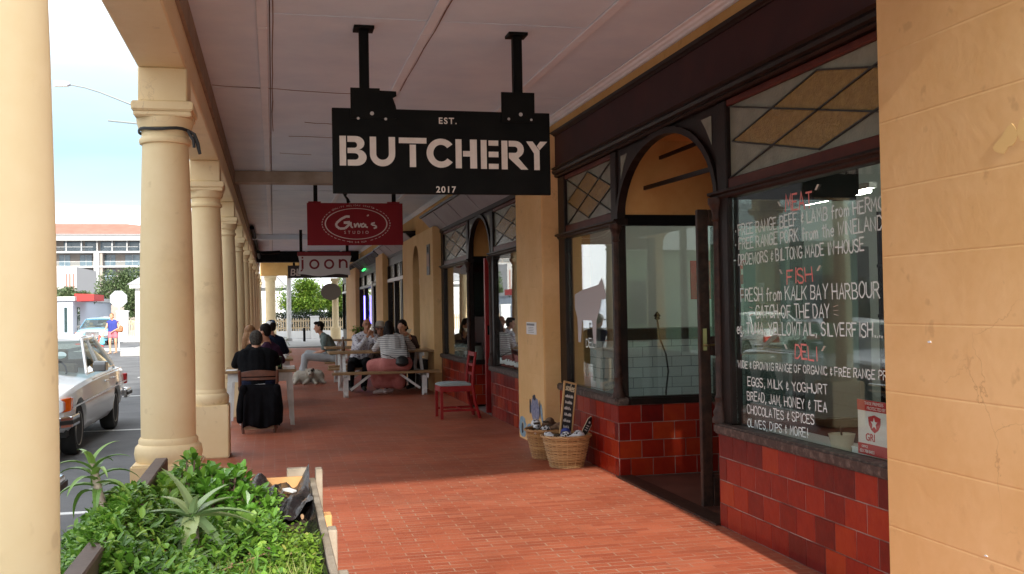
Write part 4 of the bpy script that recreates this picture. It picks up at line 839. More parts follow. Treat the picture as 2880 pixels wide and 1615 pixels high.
for i, c in enumerate('BUTCHERY'):
    w_, polys = LT[c]; sx_ = [.205, .211, .215, .213, .208, .214, .205, .21][i]; wid = [.199, .185, .205, .205, .166, .137, .205, .165][i]/w_*KW
    for P in polys: lt.prism([(xx+px*wid, 2.507+pz*hgt-.010*(xx-.46)) for px, pz in P], SY-.003, SY-.0008, 'y')
    xx += w_*wid+KW*[.02, .028, .000, .013, .026, .022, -.012, 0][i]
lt.build('lettering', mWhiteL, b1)
text_mb('EST.', .062, on_y(SY-.002, 1.225, 2.815), .001, 1.25, offset=.0012).build('lettering', mWhiteL, b1); text_mb('2017', .062, on_y(SY-.002, 1.205, 2.325), .001, 1.2, offset=.0012).build('lettering', mWhiteL, b1)

b2 = thing('hanging_sign', "red hanging sign lettered Gina's Studio inside a white oval", 'sign', (1.2, 15.29, 2.46), 'signs hung from the veranda ceiling')
MB().box(.50, 1.908, 15.29, 15.33, 2.461, 3.086).build('board', mRedSign, b2, bevel=.004)
for x in (.625, 1.778): MB().box(x-.029, x+.029, 15.29, 15.34, 3.087, 3.495).build('hanger_post', mBlack, b2)
for x in (.61, 1.77): MB().box(x-.09, x+.09, 15.27, 15.36, 3.0875, 3.105).build('clamp', mRedSign, b2)
mb = MB().tube([(1.06, 15.31, 3.25), (1.06, 15.31, 3.19), (1.09, 15.31, 3.15), (1.11, 15.31, 3.09)], [.05, .016, .02, .03], 8); mb.build('spotlight', mBlack, b2)
ov = MB(); n = 48; yy = 15.2885
for i in range(n):
    a, b = 2*math.pi*i/n, 2*math.pi*(i+1)/n; f = lambda t, k: (1.215+.462*k*math.cos(t), yy, 2.778+.232*k*math.sin(t))
    ov.add([f(a, 1), f(b, 1), f(b, .965), f(a, .965)], [(0, 1, 2, 3)])
for i in range(44):
    a = 2*math.pi*i/44; b = a+.085
    if R(58) < a < R(132) or R(255) < a < R(290): continue
    f = lambda t, k: (1.215+.505*k*math.cos(t), yy, 2.778+.272*k*math.sin(t)); ov.add([f(a, 1), f(b, 1), f(b, .98), f(a, .98)], [(0, 1, 2, 3)])
ov.build('oval', mSignPale, b2)
gl = MB()
def pen(pts, w):
    for k in range(len(pts)-1): gl.bar((pts[k][0], yy-.0005*k-.001, pts[k][1]), (pts[k+1][0], yy-.0005*k-.001, pts[k+1][1]), w, .001, (0, 1, 0))
def pm(s): return [(.820+float(p.split(',')[0])*.00088, 3.086-float(p.split(',')[1])*.00094) for p in s.split()]
pen(pm('340,215 280,212 200,250 120,315 112,360 170,405 260,400 330,340 345,300 240,310 330,318 352,350'), .034)
pen(pm('360,300 362,380 395,385'), .022); pen(pm('415,320 430,385 455,330 480,320 490,385 530,320'), .022); pen(pm('580,320 535,340 535,380 580,375 600,330 605,375 640,385'), .022); pen(pm('640,185 650,205'), .03); pen(pm('760,310 700,325 710,345 770,355 790,385 740,400'), .022)
gl.build('lettering', mSignPale, b2)
text_mb('STUDIO', .062, on_y(yy-.001, 1.215, 2.63), .0005, 1.9).build('lettering', mSignPale, b2)
for word, a0, a1, kx, kz, up_ in (('QUALITY HOLIDAY CRAFTS', 132, 60, .505, .262, 1), ('083 518 7029', 258, 286, .505, .285, -1)):
    ar = MB(); n = len(word)
    for i, c in enumerate(word):
        if c == ' ': continue
        t = R(a0+(a1-a0)*i/(n-1)); px, pz = 1.215+kx*math.cos(t), 2.778+kz*math.sin(t); th = math.atan2(-kx*math.sin(t)*up_*-1, 1) * 0
        sl = (kz*math.cos(t))/max(1e-6, abs(kx*math.sin(t)))*(-1 if up_ > 0 else 1)*1.0
        ang = math.atan(-kz/kx/math.tan(t)) if abs(math.tan(t)) > 1e-6 else 0
        ca, sa = math.cos(ang), math.sin(ang)
        l = text_mb(c, .034, lambda v: (px+v.x*ca-v.y*sa, yy-.001-v.z, pz+v.x*sa+v.y*ca), .0005); ar.add(l.v, l.f)
    ar.build('lettering', mSignPale, b2)

b3 = thing('hanging_sign', 'white wavy hanging sign lettered joon under a dark red rail', 'sign', (1.2, 25.7, 2.4), 'signs hung from the veranda ceiling')
MB().box(.593, 1.889, 25.68, 25.76, 2.85, 2.95).build('rail', mJoonR, b3, bevel=.004)
wv = [(.61, 2.849)]+[(.61+.03*math.sin(k*.5), 2.849-.48*k/8) for k in range(1, 8)]+[(.62+1.25*k/14, 2.375+.028*math.sin(1.2+k*.62)) for k in range(15)]+[(1.885-.03*math.sin(k*.5), 2.38+.465*k/8) for k in range(1, 9)]
MB().prism(wv, 25.70, 25.72, 'y').build('panel', mJoonW, b3)
for x in (.68, 1.81): MB().box(x-.035, x+.035, 25.70, 25.75, 2.951, 3.495).build('hanger_post', mBlack, b3)
jn = MB(); Y_ = 25.697
def ring3(x, z, ro, ri, a0=0, a1=360, n=24):
    for i in range(n):
        a, b = R(a0+(a1-a0)*i/n), R(a0+(a1-a0)*(i+1)/n); jn.add([(x+r_*math.cos(t), Y_, z+r_*math.sin(t)) for r_, t in ((ro, a), (ro, b), (ri, b), (ri, a))], [(0, 1, 2, 3)])
ring3(1.0, 2.645, .125, .078); ring3(1.36, 2.645, .125, .078); jn.box(.69, .74, Y_-.001, Y_, 2.53, 2.755); jn.box(.695, .735, Y_-.001, Y_, 2.785, 2.83); ring3(.665, 2.525, .06, .025, -90, 0, 8)
jn.box(1.595, 1.645, Y_-.001, Y_, 2.545, 2.765); jn.box(1.765, 1.815, Y_-.001, Y_, 2.545, 2.665); ring3(1.705, 2.662, .108, .060, 0, 165, 14)
jn.build('lettering', mJoonR, b3)
b4 = thing('hanging_sign', 'dark hanging sign lettered BL, half hidden behind the joon sign', 'sign', (1.5, 38, 2.7), 'signs hung from the veranda ceiling')
MB().box(.53, 2.70, 38, 38.06, 2.69, 3.15).build('board', mat('dark_sign', (.03, .02, .022), .5), b4)
for x in (.75, 2.4): MB().box(x-.04, x+.04, 38.0, 38.06, 3.151, 3.495).build('hanger_post', mBlack, b4)
text_mb('BL', .36, lambda v: (.60+v.x+v.y*.1, 37.997-v.z, 2.78+v.y), .001, offset=.004, align='LEFT').build('lettering', mWhiteL, b4)
# ================================================================ TABLES, BENCHES, CHAIRS
def white_table(x0, x1, y0, y1, label, z=.735):
    t = thing('wooden_table', label, 'table', ((x0+x1)/2, (y0+y1)/2, 0), 'white tables along the columns')
    MB().box(x0, x1, y0, y1, z-.035, z).build('tabletop', mWood, t, bevel=.005)
    a = MB(); a.box(x0+.05, x1-.05, y0+.06, y0+.085, z-.15, z-.036); a.box(x0+.05, x1-.05, y1-.085, y1-.06, z-.15, z-.036); a.box(x0+.05, x0+.075, y0+.0851, y1-.0851, z-.15, z-.036); a.box(x1-.075, x1-.05, y0+.0851, y1-.0851, z-.15, z-.036)
    a.build('apron', mWhiteW, t)
    for sx in (0, 1):
        for sy_ in (0, 1):
            cx, cy0 = (x0+.078, x1-.078)[sx], (y0+.09, y1-.09)[sy_]; s, d = .034, (.022, -.022)[sx]
            m_ = MB().add([(cx-s, cy0-s, z-.15), (cx+s, cy0-s, z-.15), (cx+s, cy0+s, z-.15), (cx-s, cy0+s, z-.15)]+[(cx-d-s*.8, cy0-s*.8, 0), (cx-d+s*.8, cy0-s*.8, 0), (cx-d+s*.8, cy0+s*.8, 0), (cx-d-s*.8, cy0+s*.8, 0)],
                          [(0, 1, 2, 3), (7, 6, 5, 4), (0, 4, 5, 1), (1, 5, 6, 2), (2, 6, 7, 3), (3, 7, 4, 0)]); m_.build('leg', mWhiteW, t)
    return t
white_table(-.64, .285, 13.78, 14.75, 'white legged wooden table in front of the man in black')
white_table(-.60, .30, 16.85, 17.9, 'white legged wooden table beside the woman in purple, farther than the first')
white_table(-.55, .33, 19.9, 20.9, 'white legged wooden table with a small potted plant, farthest of its row')
def picnic():
    t = thing('picnic_table', 'x', 'picnic table', (0, 0, 0), 'picnic tables across the veranda')
    tp = MB()
    for k in range(5): tp.box(-.96, .96, -.36+.146*k, -.36+.146*k+.138, .725, .762)
    tp.build('tabletop', mWood, t, bevel=.004)
    for s in (-1, 1):
        b = MB(); b.box(-.93, .93, s*.74-.135, s*.74-.004, .385, .425); b.box(-.93, .93, s*.74+.004, s*.74+.135, .385, .425); b.build('bench', mWood, t, bevel=.004)
        for x in (-.70, .66):
            l = MB(); l.bar((x, s*.80, 0), (x, s*.20, .724), .045, .10, (0, 1, 0)); l.build('leg', mWhiteW, t)
            l = MB(); l.box(x-.04, x+.04, s*.74-.05, s*.74+.05, 0, .34); l.build('leg', mWhiteW, t)
    for x in (-.70, .66):
        r = MB(); r.box(x+.0235, x+.065, -.86, .86, .30, .384); r.box(x+.0235, x+.06, -.35, .35, .66, .724); r.build('cross_rail', mWhiteW, t)
        s_ = 1 if x < 0 else -1
        for sy_ in (-.74, .74):
            l = MB().bar((x+s_*.08, sy_, .12), (x+s_*.42, sy_, .37), .04, .07, (0, 1, 0)); l.build('brace', mWhiteW, t)
    return t
pt = picnic(); plab = [('picnic table where the woman in stripes sits, nearest of the three', (1.90, 18.58, 0)), ('picnic table beside the young man in grey, middle of the three', (1.96, 21.0, 0)), ('picnic table by the dark shop window, farthest of the three', (2.30, 26.2, 0))]
for i, (l, p) in enumerate(plab):
    c = pt if i == 0 else copy_tree(pt); c['label'] = l; c.location = p
bn = thing('dark_crate', 'dark crate on the floor at the end of the nearest picnic table', 'crate', (2.72, 19.2, 0))
MB().box(2.62, 2.79, 18.95, 19.5, .02, .52).build('body', mRubber, bn, bevel=.01); MB().box(2.615, 2.795, 18.945, 19.505, .5205, .55).build('rim', mRubber, bn)

# wooden chair with curved top rail
ck = thing('wooden_chair', 'dark wooden chair with curved top rail under the man in black', 'chair', (-.19, 13.2, 0))
MB().box(-.40, .02, 13.13, 13.56, .425, .455).build('seat', mWoodD, ck, bevel=.008)
for x in (-.40, .02):
    MB().tube([(x+.02*(1 if x < 0 else -1), 13.06, 0), (x, 13.12, .43), (x-.012*(1 if x < 0 else -1), 13.09, .60), (x-.02*(1 if x < 0 else -1), 13.05, .775)], [.018, .022, .021, .017], 8).build('back_leg', mWoodD, ck, smooth=True)
    MB().box(x-.018, x+.018, 13.50, 13.535, 0, .4249).build('leg', mWoodD, ck)
def rail(z0, z1, bow, nm, y=13.06):
    P = [(-.405+.43*k/10, y-.035*math.sin(math.pi*k/10)) for k in range(11)]; mb = MB()
    for (k, (a, b)) in enumerate(zip(P, P[1:])):
        za, zb = z1+bow*math.sin(math.pi*k/10), z1+bow*math.sin(math.pi*(k+1)/10)
        mb.add([(a[0], a[1], z0), (b[0], b[1], z0), (b[0], b[1]+.022, z0), (a[0], a[1]+.022, z0), (a[0], a[1], za), (b[0], b[1], zb), (b[0], b[1]+.022, zb), (a[0], a[1]+.022, za)], [(0, 3, 2, 1), (4, 5, 6, 7), (0, 1, 5, 4), (2, 3, 7, 6)]+([(0, 4, 7, 3)] if k == 0 else [])+([(1, 2, 6, 5)] if k == 9 else []))
    mb.build(nm, mWoodD, ck, bevel=.004)
rail(.70, .755, .025, 'top_rail'); rail(.655, .685, .004, 'back_rail', 13.075); rail(.54, .565, .004, 'back_rail', 13.10)
MB().box(-.37, -.01, 13.05, 13.085, .05, .085).build('stretcher', mat('pale_rail', (.34, .24, .15), .6), ck); MB().bar((-.405, 13.07, .22), (-.40, 13.52, .22), .02, .03).build('stretcher', mWoodD, ck); MB().bar((.02, 13.07, .22), (.02, 13.52, .22), .02, .03).build('stretcher', mWoodD, ck)
jk = thing('black_jacket', 'black jacket hung over the back of the wooden chair', 'jacket', (-.17, 13.0, .4))
mJk = mat('black_cloth', (.004, .004, .005), .95, (.008, .008, .010), 8, bump=.3, bscale=40, spec=.08)
g = MB(); nu, nv = 17, 14; r2 = random.Random(9)
for side in (0, 1):
    for j in range(nv+1):
        for i in range(nu+1):
            u, v = i/nu, j/nv; x = -.36+.40*u+(u-.5)*.05*v; z = .60-.52*v+.02*math.sin(u*9)*v
            y = 13.025-.055*math.sin(v*2.2)-.022*math.sin(u*15+v*3)*v-.016*math.sin(u*31)*v+(.05+.03*v if side else 0)
            g.v.append((x, y, z))
M_ = (nu+1)*(nv+1)
for side in (0, 1):
    for j in range(nv):
        for i in range(nu):
            a = side*M_+j*(nu+1)+i; g.f.append((a, a+1, a+nu+2, a+nu+1))
for j in range(nv):
    for i_ in (0, nu): a = j*(nu+1)+i_; g.f.append((a, a+nu+1, a+nu+1+M_, a+M_))
for i in range(nu):
    for j_ in (0, nv): a = j_*(nu+1)+i; g.f.append((a, a+1, a+1+M_, a+M_))
g.build('coat', mJk, jk, smooth=True, angle=180)
blob(MB().cap((-.37, 13.02, .56), (-.42, 13.06, .30), .05, .045).cap((-.42, 13.06, .30), (-.42, 13.05, .16), .045, .04), 'sleeve', mJk, jk, .014)
blob(MB().cap((.03, 13.03, .56), (.065, 13.06, .30), .05, .045).cap((.065, 13.06, .30), (.06, 13.05, .14), .045, .04), 'sleeve', mJk, jk, .014)

# red chair with grey cushion, side on, facing the street
rc = thing('red_chair', 'red painted chair with grey cushion by the second shop door', 'chair', (2.45, 13.95, 0))
x0, x1, y0, y1 = 2.18, 2.64, 13.72, 14.16
for y in (y0, y1): MB().bar((x0+.02, y, 0), (x0+.02, y, .435), .04, .04).build('leg', mRedPaint, rc); MB().tube([(x1+.085, y, 0), (x1+.02, y, .22), (x1-.01, y, .45), (x1+.005, y, .68), (x1+.04, y, .90)], [.022, .023, .024, .021, .017], 8).build('back_leg', mRedPaint, rc, smooth=True)
fr_ = MB(); fr_.box(x0+.005, x1-.02, y0-.015, y0+.01, .37, .445); fr_.box(x0+.005, x1-.02, y1-.01, y1+.015, .37, .445); fr_.box(x0, x0+.028, y0+.011, y1-.011, .37, .445); fr_.box(x1-.045, x1-.021, y0+.011, y1-.011, .37, .445); fr_.build('seat_frame', mRedPaint, rc)
cm = MB().prism([(x0-.005, .446), (x1-.03, .446), (x1-.03, .475), (x0+.22, .485), (x0+.05, .478), (x0-.005, .458)], y0-.01, y1+.01, 'y'); cm.build('cushion', mCushion, rc, bevel=.008, seg=2, smooth=True)
for z, h in ((.84, .055), (.70, .035), (.58, .03)): MB().box(x1+.0+(z-.45)*.05, x1+.022+(z-.45)*.05, y0+.02, y1-.02, z, z+h).build('back_rail', mRedPaint, rc)
for y in (y0, y1): MB().bar((x0+.02, y, .115), (x1+.045, y, .115), .022, .03).build('stretcher', mRedPaint, rc)
MB().bar((x0+.3, y0, .115), (x0+.3, y1, .115), .022, .03).build('stretcher', mRedPaint, rc)

# things on the tables
dc = thing('drink_can', 'tall black and green drink can on the table by the man in black', 'can', (.07, 13.92, .736))
MB().lathe([(.026, .736), (.031, .742), (.031, .885), (.027, .90)], n=18, c=(.075, 13.9, 0)).build('body', mat('can_black', (.01, .012, .01), .3, metal=.3), dc, smooth=True)
MB().lathe([(.0275, .9005), (.026, .905)], n=18, c=(.075, 13.9, 0)).build('lid', mat('can_lid', (.35, .5, .3), .3, metal=.6), dc)
gm = MB(); gm.bar((.062, 13.867, .77), (.072, 13.867, .86), .008, .003, (0, 1, 0)); gm.bar((.08, 13.867, .77), (.084, 13.867, .85), .008, .003, (0, 1, 0)); gm.build('green_mark', mat('can_green', (.08, .35, .05), .4), dc)
nk = thing('napkin_stack', 'white stack of paper at the right edge of the nearest table', 'paper', (.2, 13.9, .736)); MB().box(.115, .265, 13.82, 14.0, .736, .775).build('sheets', mWhite, nk, bevel=.004)
pp = thing('paper_sheet', 'white sheet lying on the left of the nearest table', 'paper', (-.55, 13.9, .736)); MB().box(-.61, -.47, 13.82, 14.05, .736, .742).build('sheet', mWhite, pp)
cu2 = thing('white_cup', 'small white cup and saucer on the second white table', 'cup', (.18, 17.0, .736))
MB().lathe([(.06, .736), (.065, .745)], n=16, c=(.18, 17, 0)).build('saucer', mWhite, cu2); MB().lathe([(.025, .7455), (.04, .80)], n=16, c=(.18, 17, 0)).build('body', mWhite, cu2, smooth=True)

# ================================================================ BASKETS
def basket(c, rb, rt, h, label, mt, seed):
    t = thing('wicker_basket', label, 'basket', (c[0], c[1], 0), 'wicker baskets on the floor'); rs = random.Random(seed); cx, cy0 = c
    R_ = lambda z: rb+(rt-rb)*(z/h)**.9
    st = 26; wv_ = MB(); rows = int(h/.0125)
    for j in range(rows):
        z = .008+j*h/rows*.97; pts = []; n = st*2; ph = j % 2
        for i in range(n+1): a = 2*math.pi*i/n; r = R_(z)+(.006 if (i+ph) % 2 else -.006)*(1 if i % 2 == 0 else .0)+rs.uniform(-.0012, .0012); pts.append((cx+r*math.cos(a), cy0+r*math.sin(a), z+rs.uniform(-.0012, .0012)))
        # over-under weave: bulge alternates stake by stake
        pts = [(cx+(R_(z)+.0055*math.cos(math.pi*(i/2+ph)))*math.cos(2*math.pi*i/n), cy0+(R_(z)+.0055*math.cos(math.pi*(i/2+ph)))*math.sin(2*math.pi*i/n), p[2]) for i, p in enumerate(pts)]
        wv_.tube(pts, rs.uniform(.0052, .0066), 5, cap=False)
    wv_.build('woven_side', mt, t, smooth=True)
    sk = MB()
    for i in range(st): a = 2*math.pi*(i+.5)/st*1; sk.tube([(cx+R_(z)*math.cos(a), cy0+R_(z)*math.sin(a), z) for z in (0, h*.5, h)], .005, 5)
    sk.build('stake', mt, t, smooth=True)['kind'] = 'stuff'
    MB().lathe([(R_(h*.1)-.012, .004), (R_(h*.5)-.012, h*.5), (R_(h)-.014, h*.97)], n=32, c=(cx, cy0, 0), cap=False).build('inner_lining', mSoil, t, smooth=True)
    MB().lathe([(.0, .0), (rb, .002), (rb, .012), (0, .013)], n=32, c=(cx, cy0, 0), cap=False).build('base', mt, t)
    rm = MB()
    for k in range(3): rm.tube([(cx+(rt+.004+.009*math.sin(i*.9+k*2.1))*math.cos(2*math.pi*i/60), cy0+(rt+.004+.009*math.sin(i*.9+k*2.1))*math.sin(2*math.pi*i/60), h+.008*math.cos(i*.9+k*2.1)) for i in range(61)], .0085, 6, cap=False)
    rm.build('rim', mt, t, smooth=True); return t
basket((2.662, 9.27), .150, .222, .292, 'woven wicker basket nearest the camera, holding spotted white slippers', mWicker, 1)
basket((2.63, 9.86), .140, .205, .285, 'browner wicker basket behind, leaning against the painted pier', mWickerD, 2)
mSpot, Nn, L, P = nodes_of('spotted_felt'); P.inputs['Roughness'].default_value = .9
vo = Nn.new('ShaderNodeTexVoronoi'); vo.inputs['Scale'].default_value = 34; L.new(pos(Nn), vo.inputs['Vector']); r = ramp(Nn, [(.36, (.03, .03, .035)), (.42, (.66, .66, .68))]); L.new(vo.outputs['Distance'], r.inputs['Fac']); L.new(r.outputs['Color'], P.inputs['Base Color'])
mFurB = mat('brown_plush', (.11, .055, .03), .95, (.24, .15, .09), 26, bump=.6, bscale=80)
mBluePl = mat('blue_felt', (.04, .07, .30), .9)
def slipper(p, ang, s, mt, label, z):
    t = thing('felt_slipper', label, 'slipper', (p[0], p[1], z), 'slippers heaped in the baskets'); u = V((math.cos(ang), math.sin(ang), .15)); w = V((-math.sin(ang), math.cos(ang), 0)); c = V((p[0], p[1], z+.035))
    fr_ = (u.normalized(), w, u.normalized().cross(w)); b = MB(); b.ell(c, (.11*s, .048*s, .028*s), fr_); b.ell(c+u*.05*s, (.06*s, .05*s, .045*s), fr_); blob(b, 'upper', mt, t, .008, 3)
    MB().lathe([(.030*s, -.002), (.034*s, .004), (.03*s, .010)], n=12, c=c-u*.045*s+V((0, 0, .024*s))).build('opening', mSoil, t, smooth=True)
for k, (p, a, mt, z, l) in enumerate((((2.60, 9.22), .2, mSpot, .245, 'white slipper with black spots lying at the front of the near basket'), ((2.71, 9.20), -.3, mSpot, .25, 'white spotted slipper on the right of the near basket'), ((2.67, 9.33), 1.2, mBluePl, .262, 'blue slipper on top in the near basket'), ((2.55, 9.33), 2.3, mSpot, .235, 'spotted slipper on the left of the near basket'), ((2.77, 9.30), .9, mSpot, .24, 'spotted slipper by the small chalk tag'),
    ((2.56, 9.78), .5, mSpot, .24, 'spotted slipper at the front of the far basket'), ((2.54, 9.92), 1.4, mSpot, .29, 'spotted slipper standing highest at the left of the far basket'), ((2.70, 9.80), -.4, mFurB, .27, 'brown plush slipper at the right of the far basket'), ((2.66, 9.93), .9, mFurB, .30, 'brown plush slipper on top of the far basket'), ((2.75, 9.95), 2.0, mFurB, .26, 'brown plush slipper behind in the far basket'))):
    slipper(p, a, 1.0, mt, l, z)
cd = thing('chalkboard', 'tall narrow chalkboard in a pale wooden frame standing in the baskets', 'chalkboard', (2.8, 9.7, .2))
# board leans back and to the right: frame local axes
o_ = V((2.650, 9.47, .285)); ux = V((.132, .03, -.035)); uz = V((.072, .06, .50)); nz = ux.cross(uz).normalized()*-1
if nz.y > 0: nz = -nz
def pl(u, v, d=0): return o_+ux*u+uz*v+nz*d
def slab(mb, u0, u1, v0, v1, d0_, d1_): mb.add([pl(u, v, d) for d in (d0_, d1_) for u, v in ((u0, v0), (u1, v0), (u1, v1), (u0, v1))], [(0, 3, 2, 1), (4, 5, 6, 7), (0, 1, 5, 4), (1, 2, 6, 5), (2, 3, 7, 6), (3, 0, 4, 7)])
mb = MB(); slab(mb, .10, .90, .03, .97, 0, .008); mb.build('slate', mat('slate', (.018, .018, .02), .7, (.035, .035, .037), 30), cd)
mb = MB(); slab(mb, 0, .10, 0, 1, -.004, .014); slab(mb, .90, 1, 0, 1, -.004, .014); slab(mb, .1001, .8999, .965, 1, -.004, .0135); slab(mb, .1001, .8999, 0, .035, -.004, .0135); mb.build('frame', mat('frame_wood', (.50, .30, .12), .6, (.58, .37, .17), 14), cd)
mChalk = mat('chalk', (.62, .60, .57), .9)
strokes(MB(), 'soles', pl(.16, .83, .0082), pl(.84, .83, .0082), .062, .010, nz).build('lettering', mat('chalk_cream', (.66, .58, .42), .9), cd)
cr2 = random.Random(31)
for k in range(6):
    mb = MB(); u = .22+.03*(k % 2); e = .80-.06*(k % 3); si = 0
    while u < e:
        wd = cr2.uniform(.03, .06); hgt_ = cr2.uniform(.035, .062); v0 = .70-.115*k
        for (u0, w0, u1, w1) in ((u, v0, u+wd*.3, v0+hgt_), (u+wd*.3, v0+hgt_, u+wd*.8, v0+hgt_*.2)):
            si += 1; mb.bar(pl(u0, w0, .0085+.0003*(si % 4)), pl(u1, w1, .0085+.0003*(si % 4)), .006, .0004, nz)
        u += wd*cr2.choice((1, 1, 1.1, 1.8))
    mb.build('lettering', mChalk, cd)
tg = thing('chalk_tag', 'small black scalloped chalk tag with a white rope edge in the near basket', 'tag', (2.87, 9.3, .36))
o2 = V((2.835, 9.28, .295)); a1 = V((.030, .02, -.016)); a2 = V((.048, .02, .076)); n2 = a1.cross(a2).normalized()
if n2.y > 0: n2 = -n2
oct_ = [(-1, -.6), (-.55, -1), (.55, -1), (1, -.6), (1, .75), (.5, 1.05), (-.5, 1.05), (-1, .75)]; c2 = o2+a2*.9
mb = MB(); n = len(oct_); mb.add([c2+a1*u+a2*v for u, v in oct_]+[c2+a1*u+a2*v+n2*.006 for u, v in oct_], [tuple(range(n)), tuple(range(n, 2*n))]+[(i, (i+1) % n, n+(i+1) % n, n+i) for i in range(n)]); mb.build('slate', mat('tag_black', (.012, .012, .014), .6), tg)
MB().tube([c2+a1*u*1.04+a2*v*1.03+n2*.004 for u, v in oct_+oct_[:1]], .0035, 6, cap=False).build('rope_edge', mat('rope', (.62, .54, .40), .9), tg)
mb = MB()
for v, w_ in ((.45, .3), (.05, .5), (-.2, .45), (-.45, .5)): mb.bar(c2+a1*-w_+a2*v+n2*.0068, c2+a1*w_+a2*v+n2*.0068, .001, .009 if v < .4 else .02, a2)
mb.build('lettering', mChalk, tg)

# ================================================================ PLANTER
pb = thing('planter_box', 'weathered wooden planter box lined with black plastic', 'planter', (-.2, 4.2, 0))
MB().box(-.622, -.556, 1.6, 5.74, .56, .735).build('brown_plank', mPlank, pb, bevel=.006)['label'] = 'dark brown plank on the street side'
MB().box(-.61, -.57, 1.6, 5.70, .02, .559).build('side_board', mPlank, pb)
MB().box(.178, .208, 1.6, 5.66, .40, .60).build('side_board', mWoodGrey, pb, bevel=.004); MB().box(.178, .206, 1.6, 5.66, .18, .398).build('side_board', mWoodOr, pb, bevel=.004); MB().box(.178, .206, 1.6, 5.66, .0, .178).build('side_board', mWoodOr, pb, bevel=.004)
MB().box(-.584, .177, 5.62, 5.645, .42, .615).build('end_board', mWoodOr, pb, bevel=.003); MB().box(-.584, .177, 5.62, 5.645, .2, .418).build('end_board', mWoodOr, pb); MB().box(-.584, .177, 5.62, 5.645, 0, .198).build('end_board', mWoodOr, pb)
MB().box(-.584, .177, 1.6, 1.63, 0, .6).build('end_board', mWoodOr, pb)
for y, m_, h in ((5.62, mWoodGrey, .655), (4.72, mWoodOr, .585), (4.33, mWoodGrey, .60), (3.62, mWoodGrey, .59), (2.4, mWoodGrey, .6)): MB().box(.2085, .245, y-.045, y+.045, 0, h).build('post', m_, pb, bevel=.004)
MB().box(.06, .177, 5.646, 5.70, .52, .655).build('end_cleat', mWoodGrey, pb, bevel=.004)
MB().box(-.599, .177, 1.64, 5.61, .30, .47).build('soil', mSoil, pb)
ln_ = MB(); r3 = random.Random(4); nx, ny = 26, 22
def linz(u, v): return .515+.085*v**2+.035*math.sin(u*8+v*5)+.02*math.sin(u*21-v*7)+r3.uniform(-.008, .008)
for j in range(ny+1):
    for i in range(nx+1): u, v = i/nx, j/ny; ln_.v.append((-.25+.425*u, 5.02+.60*v+.02*math.sin(u*9), linz(u, v)+.06*max(0, u-.75)*4*(.5+.5*math.sin(v*9))))
for j in range(ny):
    for i in range(nx): a = j*(nx+1)+i; ln_.f.append((a, a+1, a+nx+2, a+nx+1))
ln_.build('plastic_liner', mPlastic, pb, smooth=True, angle=180)
ln_ = MB()
for j in range(61):
    for i in range(7): u, v = i/6, j/60; ln_.v.append((.177-.005-.05*(1-u)**2-.014*math.sin(v*60+u*3)*(1-u)-r3.uniform(0, .006), 2.0+3.4*v, .44+.165*u+.015*math.sin(v*33)*u))
for j in range(60):
    for i in range(6): a = j*7+i; ln_.f.append((a, a+1, a+8, a+7))
ln_.build('plastic_liner', mPlastic, pb, smooth=True, angle=180)
lit = thing('paper_scrap', 'white scrap of paper lying on the black planter liner', 'litter', (.05, 5.4, .55))
MB().prism([(.02, 5.47), (.07, 5.49), (.105, 5.40), (.085, 5.36)], .575, .582, 'z').build('scrap', mWhite, lit)

# ---------------------------------------------------------------- leaves
def leaf(mb, base, d, upv, L_, w, curl=.3, n=4, fold=.0, tip=1.0, shape='oval', serr=0, thick=0):
    """curved blade from base along d; 'oval' leaves or 'sword' blades"""
    base, d = V(base), V(d).normalized(); upv = V(upv); s = d.cross(upv)
    if s.length < 1e-4: s = d.cross(V((1, 0, .1)))
    s.normalize(); nrm = s.cross(d).normalized(); P = base.copy(); prev = None; st_ = L_/n
    for i in range(n+1):
        t = i/n
        k = (math.sin(math.pi*min(1, t*.92+.08))**.7 if shape == 'oval' else (1-t)**.75*(.75+.25*min(1, t*5)) if shape == 'sword' else math.sin(math.pi*(t**1.8*.86+.07))**.8)
        ww = max(w*k*.5, .0006); z = nrm*fold*ww
        ring = [P-s*ww+z, P-nrm*(thick*ww if thick else 0), P+s*ww+z]
        if thick: ring = [P-s*ww+z, P+nrm*.1*ww, P+s*ww+z, P-nrm*thick*ww]
        mb.v += [tuple(q) for q in ring]; m_ = len(ring); here = len(mb.v)-m_
        if prev is not None:
            a, b = prev, len(mb.v)-m_
            rng = range(m_) if thick else range(m_-1)
            for q in rng: mb.f.append((a+q, a+(q+1) % m_, b+(q+1) % m_, b+q))
            if serr and t < .95:
                for sg_, ii in ((-1, 0), (1, 2)):
                    A_, B_ = V(mb.v[a+ii]), V(mb.v[b+ii])
                    for h in (0.15, .65):
                        q = A_.lerp(B_, h); q2 = A_.lerp(B_, h+.3); tp = A_.lerp(B_, h+.35)+s*sg_*serr
                        nn = len(mb.v); mb.v += [tuple(q), tuple(q2), tuple(tp)]; mb.f.append((nn, nn+1, nn+2))
        prev = here
        ang = curl/n; d = (d*math.cos(ang)-nrm*math.sin(ang)).normalized(); nrm = s.cross(d).normalized(); P = P+d*st_
def rdir(rn, el0, el1):
    a, e_ = rn.uniform(0, 2*math.pi), R(rn.uniform(el0, el1)); return V((math.cos(a)*math.cos(e_), math.sin(a)*math.cos(e_), math.sin(e_)))
mLfA = island('leaf_mid_green', [(0, (.065, .16, .018)), (.4, (.14, .31, .035)), (.8, (.22, .42, .055)), (1, (.34, .50, .075))], rough=.42, trans=.25, nscale=3, namt=.4)
mLfB = island('leaf_lime', [(0, (.09, .17, .02)), (.5, (.17, .30, .03)), (.9, (.26, .40, .05)), (1, (.34, .36, .08))], rough=.45, trans=.3, nscale=3, namt=.4)
